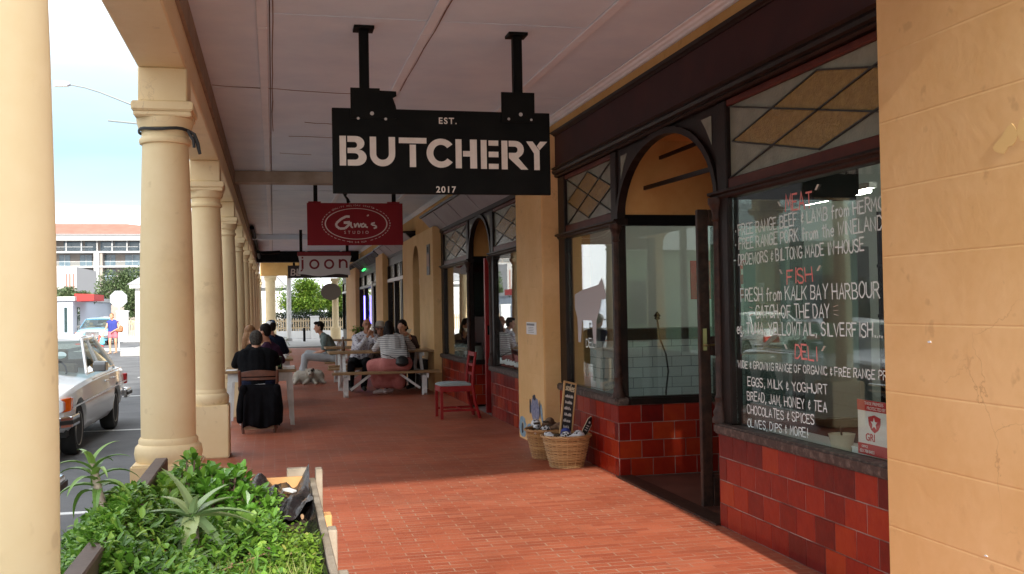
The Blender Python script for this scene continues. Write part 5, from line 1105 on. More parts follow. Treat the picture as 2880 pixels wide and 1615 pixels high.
mLfJ = island('leaf_jade', [(0, (.075, .20, .02)), (.5, (.14, .34, .035)), (1, (.24, .48, .07))], rough=.3, spec=.5, trans=.2, nscale=4, namt=.3)
mAloe = island('aloe_skin', [(0, (.22, .33, .15)), (.5, (.30, .42, .19)), (1, (.42, .50, .22))], rough=.35, trans=.12, nscale=7, namt=.5)
mAloeT = island('tree_aloe_leaf', [(0, (.13, .26, .05)), (.5, (.22, .38, .08)), (1, (.34, .50, .12))], rough=.35, trans=.15, nscale=6, namt=.4)
mDry = island('dry_leaf', [(0, (.30, .17, .09)), (1, (.46, .30, .17))], rough=.9)
mStem = mat('pale_stem', (.36, .27, .20), .8, (.52, .42, .32), 26, bump=.4, bscale=60)
mTwig = mat('twig', (.20, .12, .09), .8)
gr = random.Random(21)
def mound(x, y): return .56+.03*math.sin(x*7+1)*math.sin(y*3.1)+.025*math.sin(y*6.3+x*4)+.20*math.exp(-((x+.58)/.22)**2-((y-4.2)/.62)**2)
g1 = MB()
for i in range(2150):
    x = gr.uniform(-.60, .02); y = gr.uniform(3.2, 5.25)
    if gr.random() < .25: x = gr.uniform(-.60, -.3)
    z = mound(x, y)+gr.uniform(-.06, .03)
    for q in range(gr.choice((2, 3, 3, 4))):
        d = rdir(gr, 5, 65); leaf(g1, (x+gr.uniform(-.01, .01), y+gr.uniform(-.01, .01), z+.012*q), d, (0, 0, 1), gr.choice((.018, .026, .034, .044, .058))*gr.uniform(.8, 1.1), gr.uniform(.012, .028), gr.uniform(-.2, .9), 3, .25)
for i in range(2900):   # spilling over the street side
    y = gr.gauss(4.15, .40); x = -.55-abs(gr.gauss(0, .12)); 
    if y < 3.52 or y > 5.0 or x < -.86: continue
    z = mound(-.60, y)+.03-(max(0, -x-.62)*.75)-gr.uniform(0, .16)*min(1, abs(x+.56)*6)
    for q in range(3): leaf(g1, (x, y, z+.01*q), rdir(gr, -10, 60), (0, 0, 1), gr.uniform(.024, .042), gr.uniform(.016, .025), gr.uniform(-.2, .7), 3, .2)
tag(g1.build('ground_cover', mLfA), 'leafy green ground cover filling the street side of the planter', 'ground cover', kind='stuff')
g2 = MB()
for i in range(2100):
    x = gr.uniform(-.22, .165); y = gr.uniform(3.2, 4.98)
    if x < -.05 and y > 4.55 and gr.random() < .6: continue
    z = .50+.05*math.sin(x*11)*math.sin(y*5)+gr.uniform(-.03, .05)-.10*max(0, y-4.5)
    if (x+.02)**2*6+(y-4.5)**2 < .02: z -= .05
    for q in range(gr.choice((2, 3, 3))): leaf(g2, (x+gr.uniform(-.012, .012), y+gr.uniform(-.012, .012), z+.01*q), rdir(gr, 0, 60), (0, 0, 1), gr.uniform(.016, .030), gr.uniform(.012, .020), gr.uniform(-.2, .6), 3, .15)
tag(g2.build('clover', mLfB), 'small lime green clover leaves on the walkway side of the planter', 'clover', kind='stuff')
g3 = MB()
for i in range(900):
    x = gr.uniform(-.32, .15); y = gr.uniform(3.0, 3.95); leaf(g3, (x, y, .5+gr.uniform(-.02, .03)), rdir(gr, 35, 85), (0, 1, 0), gr.uniform(.05, .13), .006, gr.uniform(.2, 1.2), 5, .0, shape='sword')
tag(g3.build('grass', island('grass_blade', [(0, (.12, .18, .03)), (.6, (.22, .30, .05)), (1, (.40, .36, .14))], rough=.6, trans=.25)), 'thin grass blades at the near end of the planter', 'grass', kind='stuff')

g4 = MB()
for i in range(260):
    x = gr.uniform(-.66, .15); y = gr.uniform(3.2, 4.95); leaf(g4, (x, y, mound(x, y)-(.02 if x < -.1 else .06)+gr.uniform(-.02, .03)), rdir(gr, -10, 60), (0, 0, 1), gr.uniform(.02, .05), gr.uniform(.008, .018), gr.uniform(.3, 1.4), 3, .3)
tag(g4.build('dry_leaves', mDry), 'brown withered leaves scattered through the planter greenery', 'dry leaves', kind='stuff')
def bush(name, label, c, rx, ry, rz, n, L_, w, mt, shape='spat', seed=1, el=(10, 80), thick=.0, rosette=5):
    t = thing(name, label, 'plant', (c[0], c[1], c[2]-rz)); rn = random.Random(seed); mb = MB(); st = MB()
    for i in range(n):
        a = rn.uniform(0, 2*math.pi); rr_ = math.sqrt(rn.random()); x, y = c[0]+rx*rr_*math.cos(a), c[1]+ry*rr_*math.sin(a)
        z = c[2]+rz*(1-rr_**2)*rn.uniform(.35, 1)
        st.tube([(c[0]+(x-c[0])*.5, c[1]+(y-c[1])*.5, c[2]-rz*.7), (x, y, z)], .004, 5)
        for q in range(rosette*2):
            if q == rosette: x, y, z = c[0]+(x-c[0])*.85, c[1]+(y-c[1])*.85, c[2]+(z-c[2])*.3-rz*.35
            az = 2*math.pi*q/rosette+rn.uniform(-.4, .4); e_ = R(rn.uniform(*el)); d = V((math.cos(az)*math.cos(e_), math.sin(az)*math.cos(e_), math.sin(e_)))
            leaf(mb, (x, y, z), d, (0, 0, 1), L_*rn.uniform(.7, 1.15), w*rn.uniform(.8, 1.15), rn.uniform(.0, .6), 4, .25, shape=shape, thick=thick)
    mb.build('foliage', mt, t); st.build('stems', mTwig, t); return t
bush('jade_bush', 'bushy succulent with bright spoon shaped leaves at the far end of the planter', (-.27, 5.16, .55), .24, .38, .20, 90, .070, .040, mLfJ, seed=3, rosette=6)
bush('jade_bush', 'darker spoon leaved bush against the brown plank beneath the column', (-.42, 5.26, .61), .14, .28, .19, 40, .075, .034, mLfA, seed=5, rosette=6)
bush('succulent', 'fat oval leaved succulent tucked beside the aloe', (-.135, 4.42, .585), .065, .09, .06, 6, .07, .045, mAloeT, shape='oval', seed=8, thick=.35, rosette=5)
bush('leafy_plant', 'pale broad leaved plant between the tall aloe and the column', (-.46, 4.72, .66), .10, .16, .09, 12, .075, .042, mLfB, shape='oval', seed=15, rosette=5)
bush('leafy_plant', 'broad leaved green sprig at the near end of the planter', (-.47, 3.75, .575), .09, .10, .06, 8, .065, .035, mLfA, shape='oval', seed=11, rosette=5)
al = thing('aloe_plant', 'large star shaped aloe with toothed grey green leaves in the planter', 'aloe', (-.31, 4.2, .5))
mb = MB(); c = V((-.322, 4.25, .70)); ti = MB()
for (e_, L_, w) in (((-.05, .03, .16), .19, .048), ((-.21, -.02, .035), .17, .050), ((.10, .05, .12), .15, .046), ((.21, -.06, .02), .21, .046), ((-.01, -.12, -.09), .19, .058), ((-.13, -.08, -.11), .21, .055), ((.12, -.08, -.14), .23, .058), ((.16, .08, .07), .16, .042), ((-.12, .12, .08), .16, .044), ((0.02, -.04, .14), .09, .030), ((-.03, -.17, -.17), .26, .056), ((.19, .02, -.03), .20, .046)):
    d = V(e_).normalized(); dd = (d+V((0, 0, .35))).normalized(); leaf(mb, c+d*.012, dd, (0, 0, 1), L_*1.2, w*1.35, .75, 9, .30, shape='sword', serr=.004, thick=.30)
mb.build('leaves', mAloe, al); MB().tube([(-.322, 4.25, .69), (-.315, 4.24, .58), (-.32, 4.22, .45)], [.022, .02, .022], 8).build('stem', mStem, al)
for k, (p, s_) in enumerate((((-.30, 4.06, .56), .8), ((-.235, 4.0, .53), .7))):
    q = thing('aloe_plant', ['small aloe rosette at the foot of the large aloe', 'small aloe rosette to the right of the large aloe foot'][k], 'aloe', p); mb = MB()
    for i in range(8): a = i*.785+k; leaf(mb, p, (math.cos(a), math.sin(a), .7), (0, 0, 1), .13*s_, .036*s_, .5, 6, .45, shape='sword', serr=.004, thick=.3)
    mb.build('leaves', mAloe, q)
ta = thing('tree_aloe', 'tall leaning aloe on a bare pale stem over the brown plank', 'aloe', (-.53, 4.0, .5))
sp_ = [(-.52, 4.0, .52), (-.535, 4.03, .62), (-.585, 4.12, .69), (-.635, 4.2, .74), (-.672, 4.27, .81), (-.69, 4.3, .88), (-.70, 4.3, .925)]
MB().tube(sp_, [.012, .011, .010, .012, .016, .014, .010], 10).build('stem', mStem, ta, smooth=True)
mb = MB(); rn = random.Random(2)
for i in range(17):
    t = i/17; z = .80+.125*t; x = -.672-.03*t; a = i*2.4; L_ = .23-.08*t; el = 25+50*t
    leaf(mb, (x, 4.28+.02*t, z), (math.cos(a)*math.cos(R(el)), math.sin(a)*math.cos(R(el)), math.sin(R(el))), (0, 0, 1), L_, .046-.014*t, 2.1-.9*t, 8, .35, shape='sword', thick=.2)
mb.build('leaves', mAloeT, ta); mb = MB()
for i in range(8): a = i*.9; leaf(mb, (-.65+.01*math.cos(a), 4.24, .775), (math.cos(a), math.sin(a), -.5), (0, 0, 1), .10, .034, .9, 5, .3, shape='sword')
mb.build('dry_leaves', mDry, ta)
blob(MB().ell((-.618, 4.19, .742), (.026, .026, .030)), 'bud', mAloeT, ta, .006)
rb_ = thing('bud_stem', 'coral red flower buds on a brown stem in front of the aloe', 'flower', (-.36, 3.9, .5))
MB().tube([(-.355, 3.86, .50), (-.375, 3.9, .56), (-.415, 3.96, .615), (-.43, 3.98, .635)], [.006, .005, .004, .003], 6).build('stem', mTwig, rb_); mb = MB()
for (x, y, z) in ((-.432, 3.98, .64), (-.420, 3.96, .632), (-.412, 3.985, .628), (-.398, 3.95, .625)): mb.ell((x, y, z), (.009, .009, .014), n=8, k=6)
mb.build('buds', mat('coral', (.62, .12, .08), .5), rb_, smooth=True)
rb2 = thing('bud_stem', 'single orange bud on an upright stalk beside the brown plank', 'flower', (-.61, 3.85, .5)); MB().tube([(-.575, 3.7, .50), (-.585, 3.75, .60)], .003, 6).build('stem', mDry, rb2); mb = MB(); leaf(mb, (-.585, 3.75, .595), (0, 0, 1), (0, 1, 0), .045, .02, .1, 4, .3, shape='oval', thick=.6); mb.build('bud', mat('bud_orange', (.55, .22, .08), .6), rb2)
tw = thing('dry_twig', 'dry brown twig lying across the near corner of the planter', 'twig', (-.6, 3.7, .6)); MB().tube([(-.74, 3.80, .61), (-.66, 3.75, .605), (-.585, 3.7, .595), (-.50, 3.62, .575), (-.42, 3.55, .55)], [.005, .008, .007, .007, .005], 7).build('stem', mTwig, tw)
mb = MB(); mb.tube([(-.66, 3.75, .605), (-.63, 3.74, .63)], .004, 6); mb.build('side_shoot', mTwig, tw)
tw2 = thing('dry_twig', 'thin pale twig curving over the grass in the planter', 'twig', (-.1, 3.9, .6)); MB().tube([(-.235, 3.75, .545), (-.20, 3.85, .57), (-.12, 3.95, .575), (-.04, 4.02, .585)], [.004, .004, .003, .002], 6).build('stem', mDry, tw2)
for k, p in enumerate(((-.735, 3.68, .60), (-.43, 4.12, .66), (-.52, 4.35, .735), (-.03, 4.2, .56))):
    f_ = thing('pink_flower', ['tiny pink flower at the near left corner of the planter', 'tiny pink flower above the coral buds', 'tiny pink flower right of the tall aloe', 'tiny pink flower among the clover'][k], 'flower', p, 'tiny pink flowers'); mb = MB()
    for i in range(6): a = i*1.047; leaf(mb, p, (math.cos(a), math.sin(a), .5), (0, 0, 1), .013, .009, .2, 2)
    mb.build('petals', mat('pink', (.60, .16, .42), .6) if k == 0 else bpy.data.materials['pink'], f_); MB().tube([(p[0], p[1], p[2]-.1), p], .0015, 5).build('stem', mTwig, f_)
# ================================================================ CARS
def loft(mb, rings, closed=True, caps=True):
    n = len(rings[0]); b = len(mb.v)
    for r in rings: mb.v += [tuple(p) for p in r]
    for i in range(len(rings)-1):
        for k in range(n if closed else n-1): mb.f.append((b+i*n+k, b+i*n+(k+1) % n, b+(i+1)*n+(k+1) % n, b+(i+1)*n+k))
    if caps: mb.f += [tuple(b+k for k in range(n))[::-1], tuple(b+(len(rings)-1)*n+k for k in range(n))]
def car(label, paint, hatch=False, trim=mChrome, group=None):
    """saloon car, nose towards -Y, standing on z=0, between-axles centre at the origin"""
    t = thing('parked_car', label, 'car', (0, 0, 0), group); W = .885
    # y, half width, z of shoulder, z top centre
    st = [(-2.20, .74, .60, .63), (-2.14, .83, .76, .79), (-2.0, .86, .80, .84), (-1.4, .88, .845, .90), (-.75, .885, .875, .945), (-.55, .885, .88, .95), (.3, .885, .90, .95), (1.2, .885, .90, .95), (1.62, .88, .90, .95), (2.2, .86, .87, .92), (2.42, .82, .84, .875), (2.50, .74, .78, .80)]
    if hatch: st = [(y*.86, w*.95, zs+.03, zt+.04) for y, w, zs, zt in st]
    rings = []
    for y, w, zs, zt in st:
        lo = .24 if abs(y) < 1.9 else .34
        half = [(w*.90, lo), (w*.985, lo+.10), (w*1.0, .52), (w*.995, .60), (w*.975, zs-.05), (w*.93, zs-.006), (w*.80, zs+.018), (w*.4, zt)]
        rings.append([(x, y, z) for x, z in half]+[(-x, y, z) for x, z in half[::-1]])
    mb = MB(); loft(mb, rings); body = mb.build('body', paint, t)
    ax = 1.38 if not hatch else 1.22
    for y in (-ax, ax):
        cu_ = MB().lathe([(.375, -1.2), (.375, 1.2)], n=36, c=(0, y, .315), axis='x').build('cutter', paint, None)
        md = body.modifiers.new('b', 'BOOLEAN'); md.object = cu_; md.operation = 'DIFFERENCE'; md.solver = 'EXACT'
        bake(body, []) if False else None
        dg = bpy.context.evaluated_depsgraph_get(); me = bpy.data.meshes.new_from_object(body.evaluated_get(dg), depsgraph=dg); body.modifiers.clear(); body.data = me; bpy.data.objects.remove(cu_)
    for p in body.data.polygons: p.use_smooth = True
    bm = bmesh.new(); bm.from_mesh(body.data)
    for e in bm.edges:
        if len(e.link_faces) == 2 and e.calc_face_angle(0) > R(35): e.smooth = False
    bm.to_mesh(body.data); bm.free()
    inn = MB().box(-.80, .80, -1.9*(.86 if hatch else 1), 1.9*(.86 if hatch else 1), .26, .62).build('wheel_well', mRubber, t)
    k = .86 if hatch else 1
    # greenhouse: A base, A top, C top, C base
    yA, yAt, yCt, yC = (-.62, .08, 1.02, 1.62) if not hatch else (-.75, .0, 1.35, 1.85)
    zb, zr = (.93, 1.385) if not hatch else (.96, 1.46); wb, wr = .80, .60
    G = lambda s, y, w, z: V((s*w, y, z))
    gm = MB(); rg = []
    for y, w, z in ((yA, wb, zb), (yAt, wr+.02, zr-.02), (yCt, wr, zr-.01), (yC, wb-.02, zb)): rg.append((y, w, z))
    pts = [[G(s, *p) for p in rg] for s in (-1, 1)]
    gm.add(pts[0]+pts[1], [(0, 1, 2, 3), (7, 6, 5, 4), (0, 4, 5, 1), (2, 6, 7, 3)])
    gm.build('window', mCarGlass, t)
    rfm = MB(); rows = []
    for y, w, z in ((yAt-.03, wr+.015, zr-.025), (yAt+.1, wr+.01, zr+.005), ((yAt+yCt)/2, wr, zr+.03), (yCt-.1, wr-.01, zr+.005), (yCt+.03, wr-.01, zr-.025)):
        half = [(w, z-.03), (w-.02, z), (w*.6, z+.022), (0, z+.03)]; rows.append([(x, y, q) for x, q in half]+[(-x, y, q) for x, q in half[-2::-1]]+[(-w, y, z-.05), (w, y, z-.05)])
    loft(rfm, rows); rfm.build('roof', paint, t, smooth=True)
    for s in (-1, 1):
        pl_ = MB()
        for a, b, w in (((yA, wb, zb), (yAt, wr+.02, zr-.02), .05), ((yC, wb-.02, zb), (yCt, wr, zr-.01), .12 if not hatch else .2), ((.42, wb-.0, zb), (.46, wr+.01, zr-.01), .045)):
            p, q = G(s, *a), G(s, *b); p.x *= 1.012; q.x *= 1.012; pl_.bar(p, q, .03, w, (0, 1, 0))
        pl_.bar(G(s, yAt, wr+.028, zr-.022), G(s, yCt, wr+.008, zr-.018), .025, .04); pl_.build('pillar', paint, t, bevel=.006)
        tr = MB(); tr.bar((s*W*1.004, -1.95*k, .615), (s*W*1.004, 2.2*k, .665), .012, .020); tr.bar((s*W*1.0, -.7*k, .862), (s*W*1.0, 1.7*k, .895), .010, .012); tr.bar((s*(wb+.012), yA+.05, zb+.005), (s*(wb+.002), yC-.03, zb+.005), .012, .014); tr.build('trim', trim, t)
        for y in (.30, 1.02): MB().box(min(s*W*.99, s*W*1.02), max(s*W*.99, s*W*1.02), y*k, y*k+.17, .765, .79).build('door_handle', trim, t, bevel=.005)
        m_ = MB().prism([(-.55*k, .955), (-.55*k, 1.05), (-.50*k, 1.085), (-.38*k, 1.085), (-.34*k, 1.05), (-.34*k, .955)], s*.87, s*1.03, 'x'); m_.build('wing_mirror', mat('mirror_back', (.10, .10, .10), .25, coat=.5) if 'mirror_back' not in bpy.data.materials else bpy.data.materials['mirror_back'], t, bevel=.012)
        for y in (-ax, ax):
            wh = MB().lathe([(.20, -.09), (.29, -.095), (.315, -.06), (.318, 0), (.315, .06), (.29, .095), (.20, .09)], n=32, c=(s*.76, y, .315), axis='x').build('wheel', mTyre, t, smooth=True)
            hb = MB().lathe([(.0, .055*s), (.05, .058*s), (.055, .048*s), (.13, .045*s), (.19, .075*s), (.205, .088*s), (.21, .07*s)], n=28, c=(s*.77, y, .315), axis='x', cap=False); hb.build('hubcap', mat('hub_silver', (.42, .40, .37), .35, metal=.7) if 'hub_silver' not in bpy.data.materials else bpy.data.materials['hub_silver'], wh, smooth=True)
            sl = MB()
            for q in range(14): a = q*.4488; sl.lathe([(.016, 0), (.016, .006*s)], n=8, c=(s*.77+.066*s, y+.165*math.cos(a), .315+.165*math.sin(a)), axis='x')
            sl.build('slot', mRubber, wh)['kind'] = 'stuff'
        # corner lamp: wraps round the wing
        hl = MB().prism([(s*.48, .57), (s*.80, .57), (s*.845, .60), (s*.845, .70), (s*.80, .735), (s*.48, .735)], -2.235*k, -2.10*k, 'y'); hl.build('headlight', mHead, t, bevel=.01)
        ind = MB().add([(s*.80, -2.21*k, .575), (s*.892, -2.06*k, .585), (s*.892, -1.93*k, .60), (s*.892, -1.93*k, .735), (s*.892, -2.06*k, .745), (s*.80, -2.21*k, .73), (s*.76, -2.0*k, .575), (s*.76, -2.0*k, .74)], [(0, 1, 4, 5), (1, 2, 3, 4), (0, 6, 2, 1), (5, 4, 3, 7), (0, 5, 7, 6), (2, 6, 7, 3)]); ind.build('indicator', mAmberL, t, bevel=.006)
        tl = MB().box(min(s*.42, s*.86), max(s*.42, s*.86), 2.40*k, 2.53*k, .60, .76); tl.build('tail_light', mSigR, t, bevel=.01)
    gr_ = MB().box(-.36, .36, -2.235*k, -2.12*k, .50, .76); gr_.build('grille', trim, t, bevel=.012)
    for y, s in ((-2.30, -1), (2.56, 1)):
        bmp = MB(); P = [(-.90, y-s*.55), (-.90, y-s*.12), (-.80, y), (.80, y), (.90, y-s*.12), (.90, y-s*.55)]
        for a, b in zip(P, P[1:]): bmp.bar((a[0], a[1]*k, .47), (b[0], b[1]*k, .47), .06, .13)
        bo = bmp.build('bumper', trim, t, bevel=.012)
        rb3 = MB(); Q = [(x*1.03, yy+s*.03) for x, yy in P]
        for a, b in zip(Q, Q[1:]): rb3.bar((a[0], a[1]*k, .47), (b[0], b[1]*k, .47), .03, .045)
        rb3.build('rubber_strip', mRubber, bo)
    MB().box(-.26, .26, -2.345*k, -2.335*k, .40, .50).build('number_plate', mWhite, t)
    sr = MB()
    for x in (-.36, .36): sr.box(x-.22, x+.22, -.05, .08, .62, 1.05); sr.box(x-.10, x+.10, .0, .07, 1.08, 1.24)
    sr.box(-.62, .62, 1.0, 1.12, .62, 1.06); sr.build('car_seats', mat('beige_seat', (.30, .24, .17), .8) if 'beige_seat' not in bpy.data.materials else bpy.data.materials['beige_seat'], t, bevel=.03)
    MB().tube([(.36+.17*math.cos(a*.5236), -.42+.06*math.sin(a*.5236), .95+.16*math.sin(a*.5236)) for a in range(13)], .012, 6, cap=False).build('steering_wheel', mRubber, t)
    return t
pc = car('silver saloon with orange indicator lamps parked at the kerb', mSilver, group='cars parked along the street'); pc.location = (-3.17, 14.83, -.2); pc.rotation_euler = (0, 0, R(-.6))
dk = MB().lathe([(.0, 0), (.055, 0)], n=20, c=(.42, -.28, 1.16), axis='y', cap=False)
MB().add([(.42+.075*math.cos(a*.349), -.253+.20*math.sin(a*.349)*.05-.0, 1.17+.045*math.sin(a*.349)) for a in range(18)]+[(.42+.075*math.cos(a*.349), -.243+.20*math.sin(a*.349)*.05, 1.17+.045*math.sin(a*.349)) for a in range(18)], [tuple(range(18)), tuple(range(18, 36))[::-1]]).build('licence_disc', mat('disc', (.60, .74, .74), .6), pc)
nc = car('near black saloon half hidden behind the first column', mBlackCar, group='cars parked along the street'); nc.location = (-2.43, 5.90, -.2); nc.rotation_euler = (0, 0, math.pi)
for i, (lab, pm_, pos_, rz, hb_) in enumerate((('pale blue hatchback seen nose on beyond the walking woman', mBlueCar, (-9.62, 61.4, -.2), 0, True), ('dark red saloon parked across the street', mMaroonCar, (-8.1, 20.5, -.2), math.pi, False), ('white saloon parked across the street, farther along', mWhite, (-8.1, 28.5, -.2), math.pi, False), ('small white car far up the street beside the red awning', mWhite, (-13.2, 86, -.2), R(20), True))):
    c = car(lab, pm_, hb_, group='cars parked along the street'); c.location = pos_; c.rotation_euler = (0, 0, rz)
cone = thing('traffic_cone', 'left of two small red cones before the blue hatchback', 'cone', (0, 0, 0), 'red cones on the road')
MB().box(-.2, .2, -.2, .2, 0, .04).build('base', mSigR, cone); MB().lathe([(.15, .0401), (.03, .62)], n=14).build('body', mat('cone_red', (.75, .06, .03), .5), cone, smooth=True)
c2_ = copy_tree(cone); cone.location = (-9.95, 57.2, -.2); c2_.location = (-8.88, 57.2, -.2); c2_['label'] = 'right of two small red cones before the blue hatchback'

# ================================================================ FAR STREET
def tree(name, label, base, crown_c, r3, n, size, mt, seed, group=None, clumps=14, trunk_r=.12):
    t = thing(name, label, 'tree', base, group); rn = random.Random(seed); base = V(base); c = V(crown_c)
    tr = MB(); tr.tube([base, base.lerp(c, .45)+V((.05, 0, 0)), c-V((0, 0, r3[2]*.3))], [trunk_r, trunk_r*.75, trunk_r*.45], 10)
    mb = MB(); cl = []
    for i in range(clumps):
        d = V((rn.gauss(0, 1), rn.gauss(0, 1), rn.gauss(0, .8))).normalized(); q = rn.uniform(.45, .95)
        cl.append((V((c.x+d.x*r3[0]*q, c.y+d.y*r3[1]*q, c.z+d.z*r3[2]*q)), rn.uniform(.28, .5)))
    for p, _ in cl: tr.tube([c-V((0, 0, r3[2]*.5)), c.lerp(p, .6)+V((0, 0, -.1)), p], [trunk_r*.4, trunk_r*.2, trunk_r*.06], 6)
    for i in range(n):
        p, k = rn.choice(cl); d = V((rn.gauss(0, 1), rn.gauss(0, 1), rn.gauss(0, 1))); d = d.normalized()*rn.random()**.4; q = V((p.x+d.x*r3[0]*k, p.y+d.y*r3[1]*k, p.z+d.z*r3[2]*k))
        leaf(mb, q, rdir(rn, -50, 50), V((rn.uniform(-.5, .5), rn.uniform(-.5, .5), 1)), size*rn.uniform(.7, 1.3), size*.6, rn.uniform(-.2, .6), 2, .2)
    mb.build('crown', mt, t); tr.build('trunk', mat('bark', (.10, .07, .05), .9, bump=.5) if 'bark' not in bpy.data.materials else bpy.data.materials['bark'], t, smooth=True); return t
mT1 = island('tree_leaf_bright', [(0, (.055, .12, .012)), (.5, (.12, .22, .022)), (1, (.22, .30, .04))], rough=.5, trans=.35, nscale=1.2, namt=.7)
mT2 = island('tree_leaf_dull', [(0, (.06, .10, .04)), (.5, (.10, .15, .06)), (1, (.17, .20, .10))], rough=.6, trans=.25, nscale=.6, namt=.6)
tree('garden_tree', 'bright green bushy tree beyond the picket fence', (2.2, 59.5, 0), (2.25, 59.5, 2.40), (1.95, 1.6, 1.25), 17000, .125, mT1, 3, clumps=34)
tree('garden_tree', 'darker shrub filling the gap right of the bright tree', (4.0, 60.2, 0), (4.3, 60.2, 1.9), (1.4, 1.2, 1.6), 8000, .13, mT1, 4, clumps=16)
tree('street_tree', 'dull green leafy tree beside the flats, behind the road sign', (-12.4, 92, -.2), (-12.1, 92, 3.4), (2.2, 1.8, 2.6), 9000, .22, mT2, 5, 'street trees')
tree('street_tree', 'low spreading tree behind the red awning', (-15.0, 84, -.2), (-14.8, 84, 2.7), (1.9, 1.5, 1.0), 4200, .18, mT2, 6, 'street trees')
tree('street_tree', 'dark tree tucked behind the white house', (-10.2, 86, -.2), (-10.6, 86, 2.3), (1.2, 1.3, 2.2), 4200, .2, mT2, 8, 'street trees')
# picket fence on a white wall
pf = thing('picket_fence', 'pale wooden picket fence along a low white wall at the end', 'fence', (1.2, 56, 0)); mPick = mat('picket_wood', (.48, .36, .22), .8, (.58, .46, .30), 6)
for k in range(46):
    x = -1.3+.13*k
    if 1.88 < x < 2.42: continue
    MB().prism([(x-.032, .43), (x+.032, .43), (x+.032, 1.06), (x, 1.11), (x-.032, 1.06)], 55.99, 56.01, 'y').build('picket', mPick, pf)
for z in (.55, .92):
    MB().box(-1.35, 1.90, 56.011, 56.05, z, z+.07).build('rail', mPick, pf); MB().box(2.40, 4.7, 56.011, 56.05, z, z+.07).build('rail', mPick, pf)
gw = thing('garden_wall', 'low white garden wall under the picket fence', 'wall', (1.5, 56, 0)); MB().box(-1.5, 1.93, 55.9, 56.1, 0, .42).build('wall', mWhite, gw, bevel=.01); MB().box(2.38, 5, 55.9, 56.1, 0, .42).build('wall', mWhite, gw, bevel=.01)
gp = thing('gate_pillar', 'white square pillar between the fence and the tree', 'pillar', (2.15, 56, 0)); MB().box(1.935, 2.375, 55.8, 56.2, 0, 1.15).build('shaft', mWhite, gp); MB().box(1.91, 2.40, 55.77, 56.23, 1.151, 1.21).build('cap', mWhite, gp, bevel=.01)
hs = thing('cottage', 'white cottage with grey gabled roof and white bargeboard beyond the fence', 'house', (-.6, 68, 0))
MB().box(-4.5, .55, 66, 72, 0, 2.98).build('wall', mat('cottage_wall', (.72, .70, .67), .8), hs)
MB().add([(-5, 65.6, 3.0), (.9, 65.6, 2.95), (-1.2, 65.6, 5.4), (-5, 73, 3.0), (.9, 73, 2.95), (-1.2, 73, 5.4)], [(0, 1, 2), (3, 5, 4), (0, 2, 5, 3), (1, 4, 5, 2), (0, 3, 4, 1)]).build('roof', mat('grey_roof', (.30, .30, .31), .8), hs)
MB().bar((1.02, 65.5, 2.92), (-1.2, 65.5, 5.5), .08, .28, (0, 1, 0)).build('bargeboard', mWhite, hs); w_ = MB().box(-.3, .15, 65.97, 66.0, 1.1, 2.3).build('window', mCarGlass, hs); MB().box(-.34, .19, 65.95, 65.969, 1.0, 1.1).build('sill', mWhite, w_)
for k in range(7): pass
po = thing('utility_pole', 'thick white painted pole on the end pavement', 'pole', (.75, 52.3, 0)); MB().tube([(.75, 52.3, 0), (.77, 52.3, 3.2), (.79, 52.3, 7)], [.12, .115, .10], 14).build('shaft', mWhite, po, smooth=True); MB().lathe([(.16, 0), (.16, .12), (.13, .14)], n=16, c=(.75, 52.3, 0)).build('base', mPave, po)
bo_ = thing('bollard', 'black bollard on the end pavement', 'bollard', (1.46, 51, 0)); MB().lathe([(.06, 0), (.06, .58), (.05, .66)], n=14, c=(1.46, 51, 0)).build('shaft', mBlack, bo_, smooth=True); MB().lathe([(.068, .50), (.068, .53)], n=14, c=(1.46, 51, 0)).build('band', mBlack, bo_)
# far left: white gatepost, fence, house, road sign
gp2 = thing('gate_pillar', 'broad white gatepost on the street corner behind the walking woman', 'pillar', (-8.9, 66, -.2)); MB().box(-9.2, -8.6, 65.6, 66.2, -.2, 1.60).build('shaft', mWhite, gp2); MB().box(-9.24, -8.56, 65.56, 66.24, 1.601, 1.70).build('cap', mWhite, gp2)
gw2 = thing('garden_wall', 'white wall with dark railings right of the street corner gatepost', 'wall', (-7.5, 66, 0)); MB().box(-8.59, -1.6, 65.8, 66.0, -.2, .12).build('wall', mWhite, gw2)
for k in range(52): MB().box(-8.5+.13*k-.04, -8.5+.13*k+.02, 65.86, 65.9, .121, 1.1).build('picket', mPick, gw2)
MB().box(-8.55, -1.7, 65.901, 65.93, .85, .92).build('rail', mPick, gw2)
wh_ = thing('house', 'white house with grey roof behind the street corner gatepost', 'house', (-6.5, 75, 0)); MB().box(-9.0, -2.2, 72.5, 79, -.2, 3.45).build('wall', mat('house_white', (.74, .73, .71), .7), wh_); MB().add([(-9.45, 72, 3.45), (-1.8, 72, 3.45), (-1.8, 79.5, 3.45), (-9.45, 79.5, 3.45), (-7.5, 74.5, 4.9), (-4, 74.5, 4.9), (-4, 77, 4.9), (-7.5, 77, 4.9)], [(0, 3, 2, 1), (4, 5, 6, 7), (0, 1, 5, 4), (1, 2, 6, 5), (2, 3, 7, 6), (3, 0, 4, 7)]).build('roof', bpy.data.materials['grey_roof'], wh_); MB().box(-8.4, -7.7, 72.46, 72.5, 1.2, 2.5).build('window', mCarGlass, wh_)
MB().box(-9.3, -2, 72.1, 72.4, 3.2, 3.449).build('gutter', mWhite, wh_)
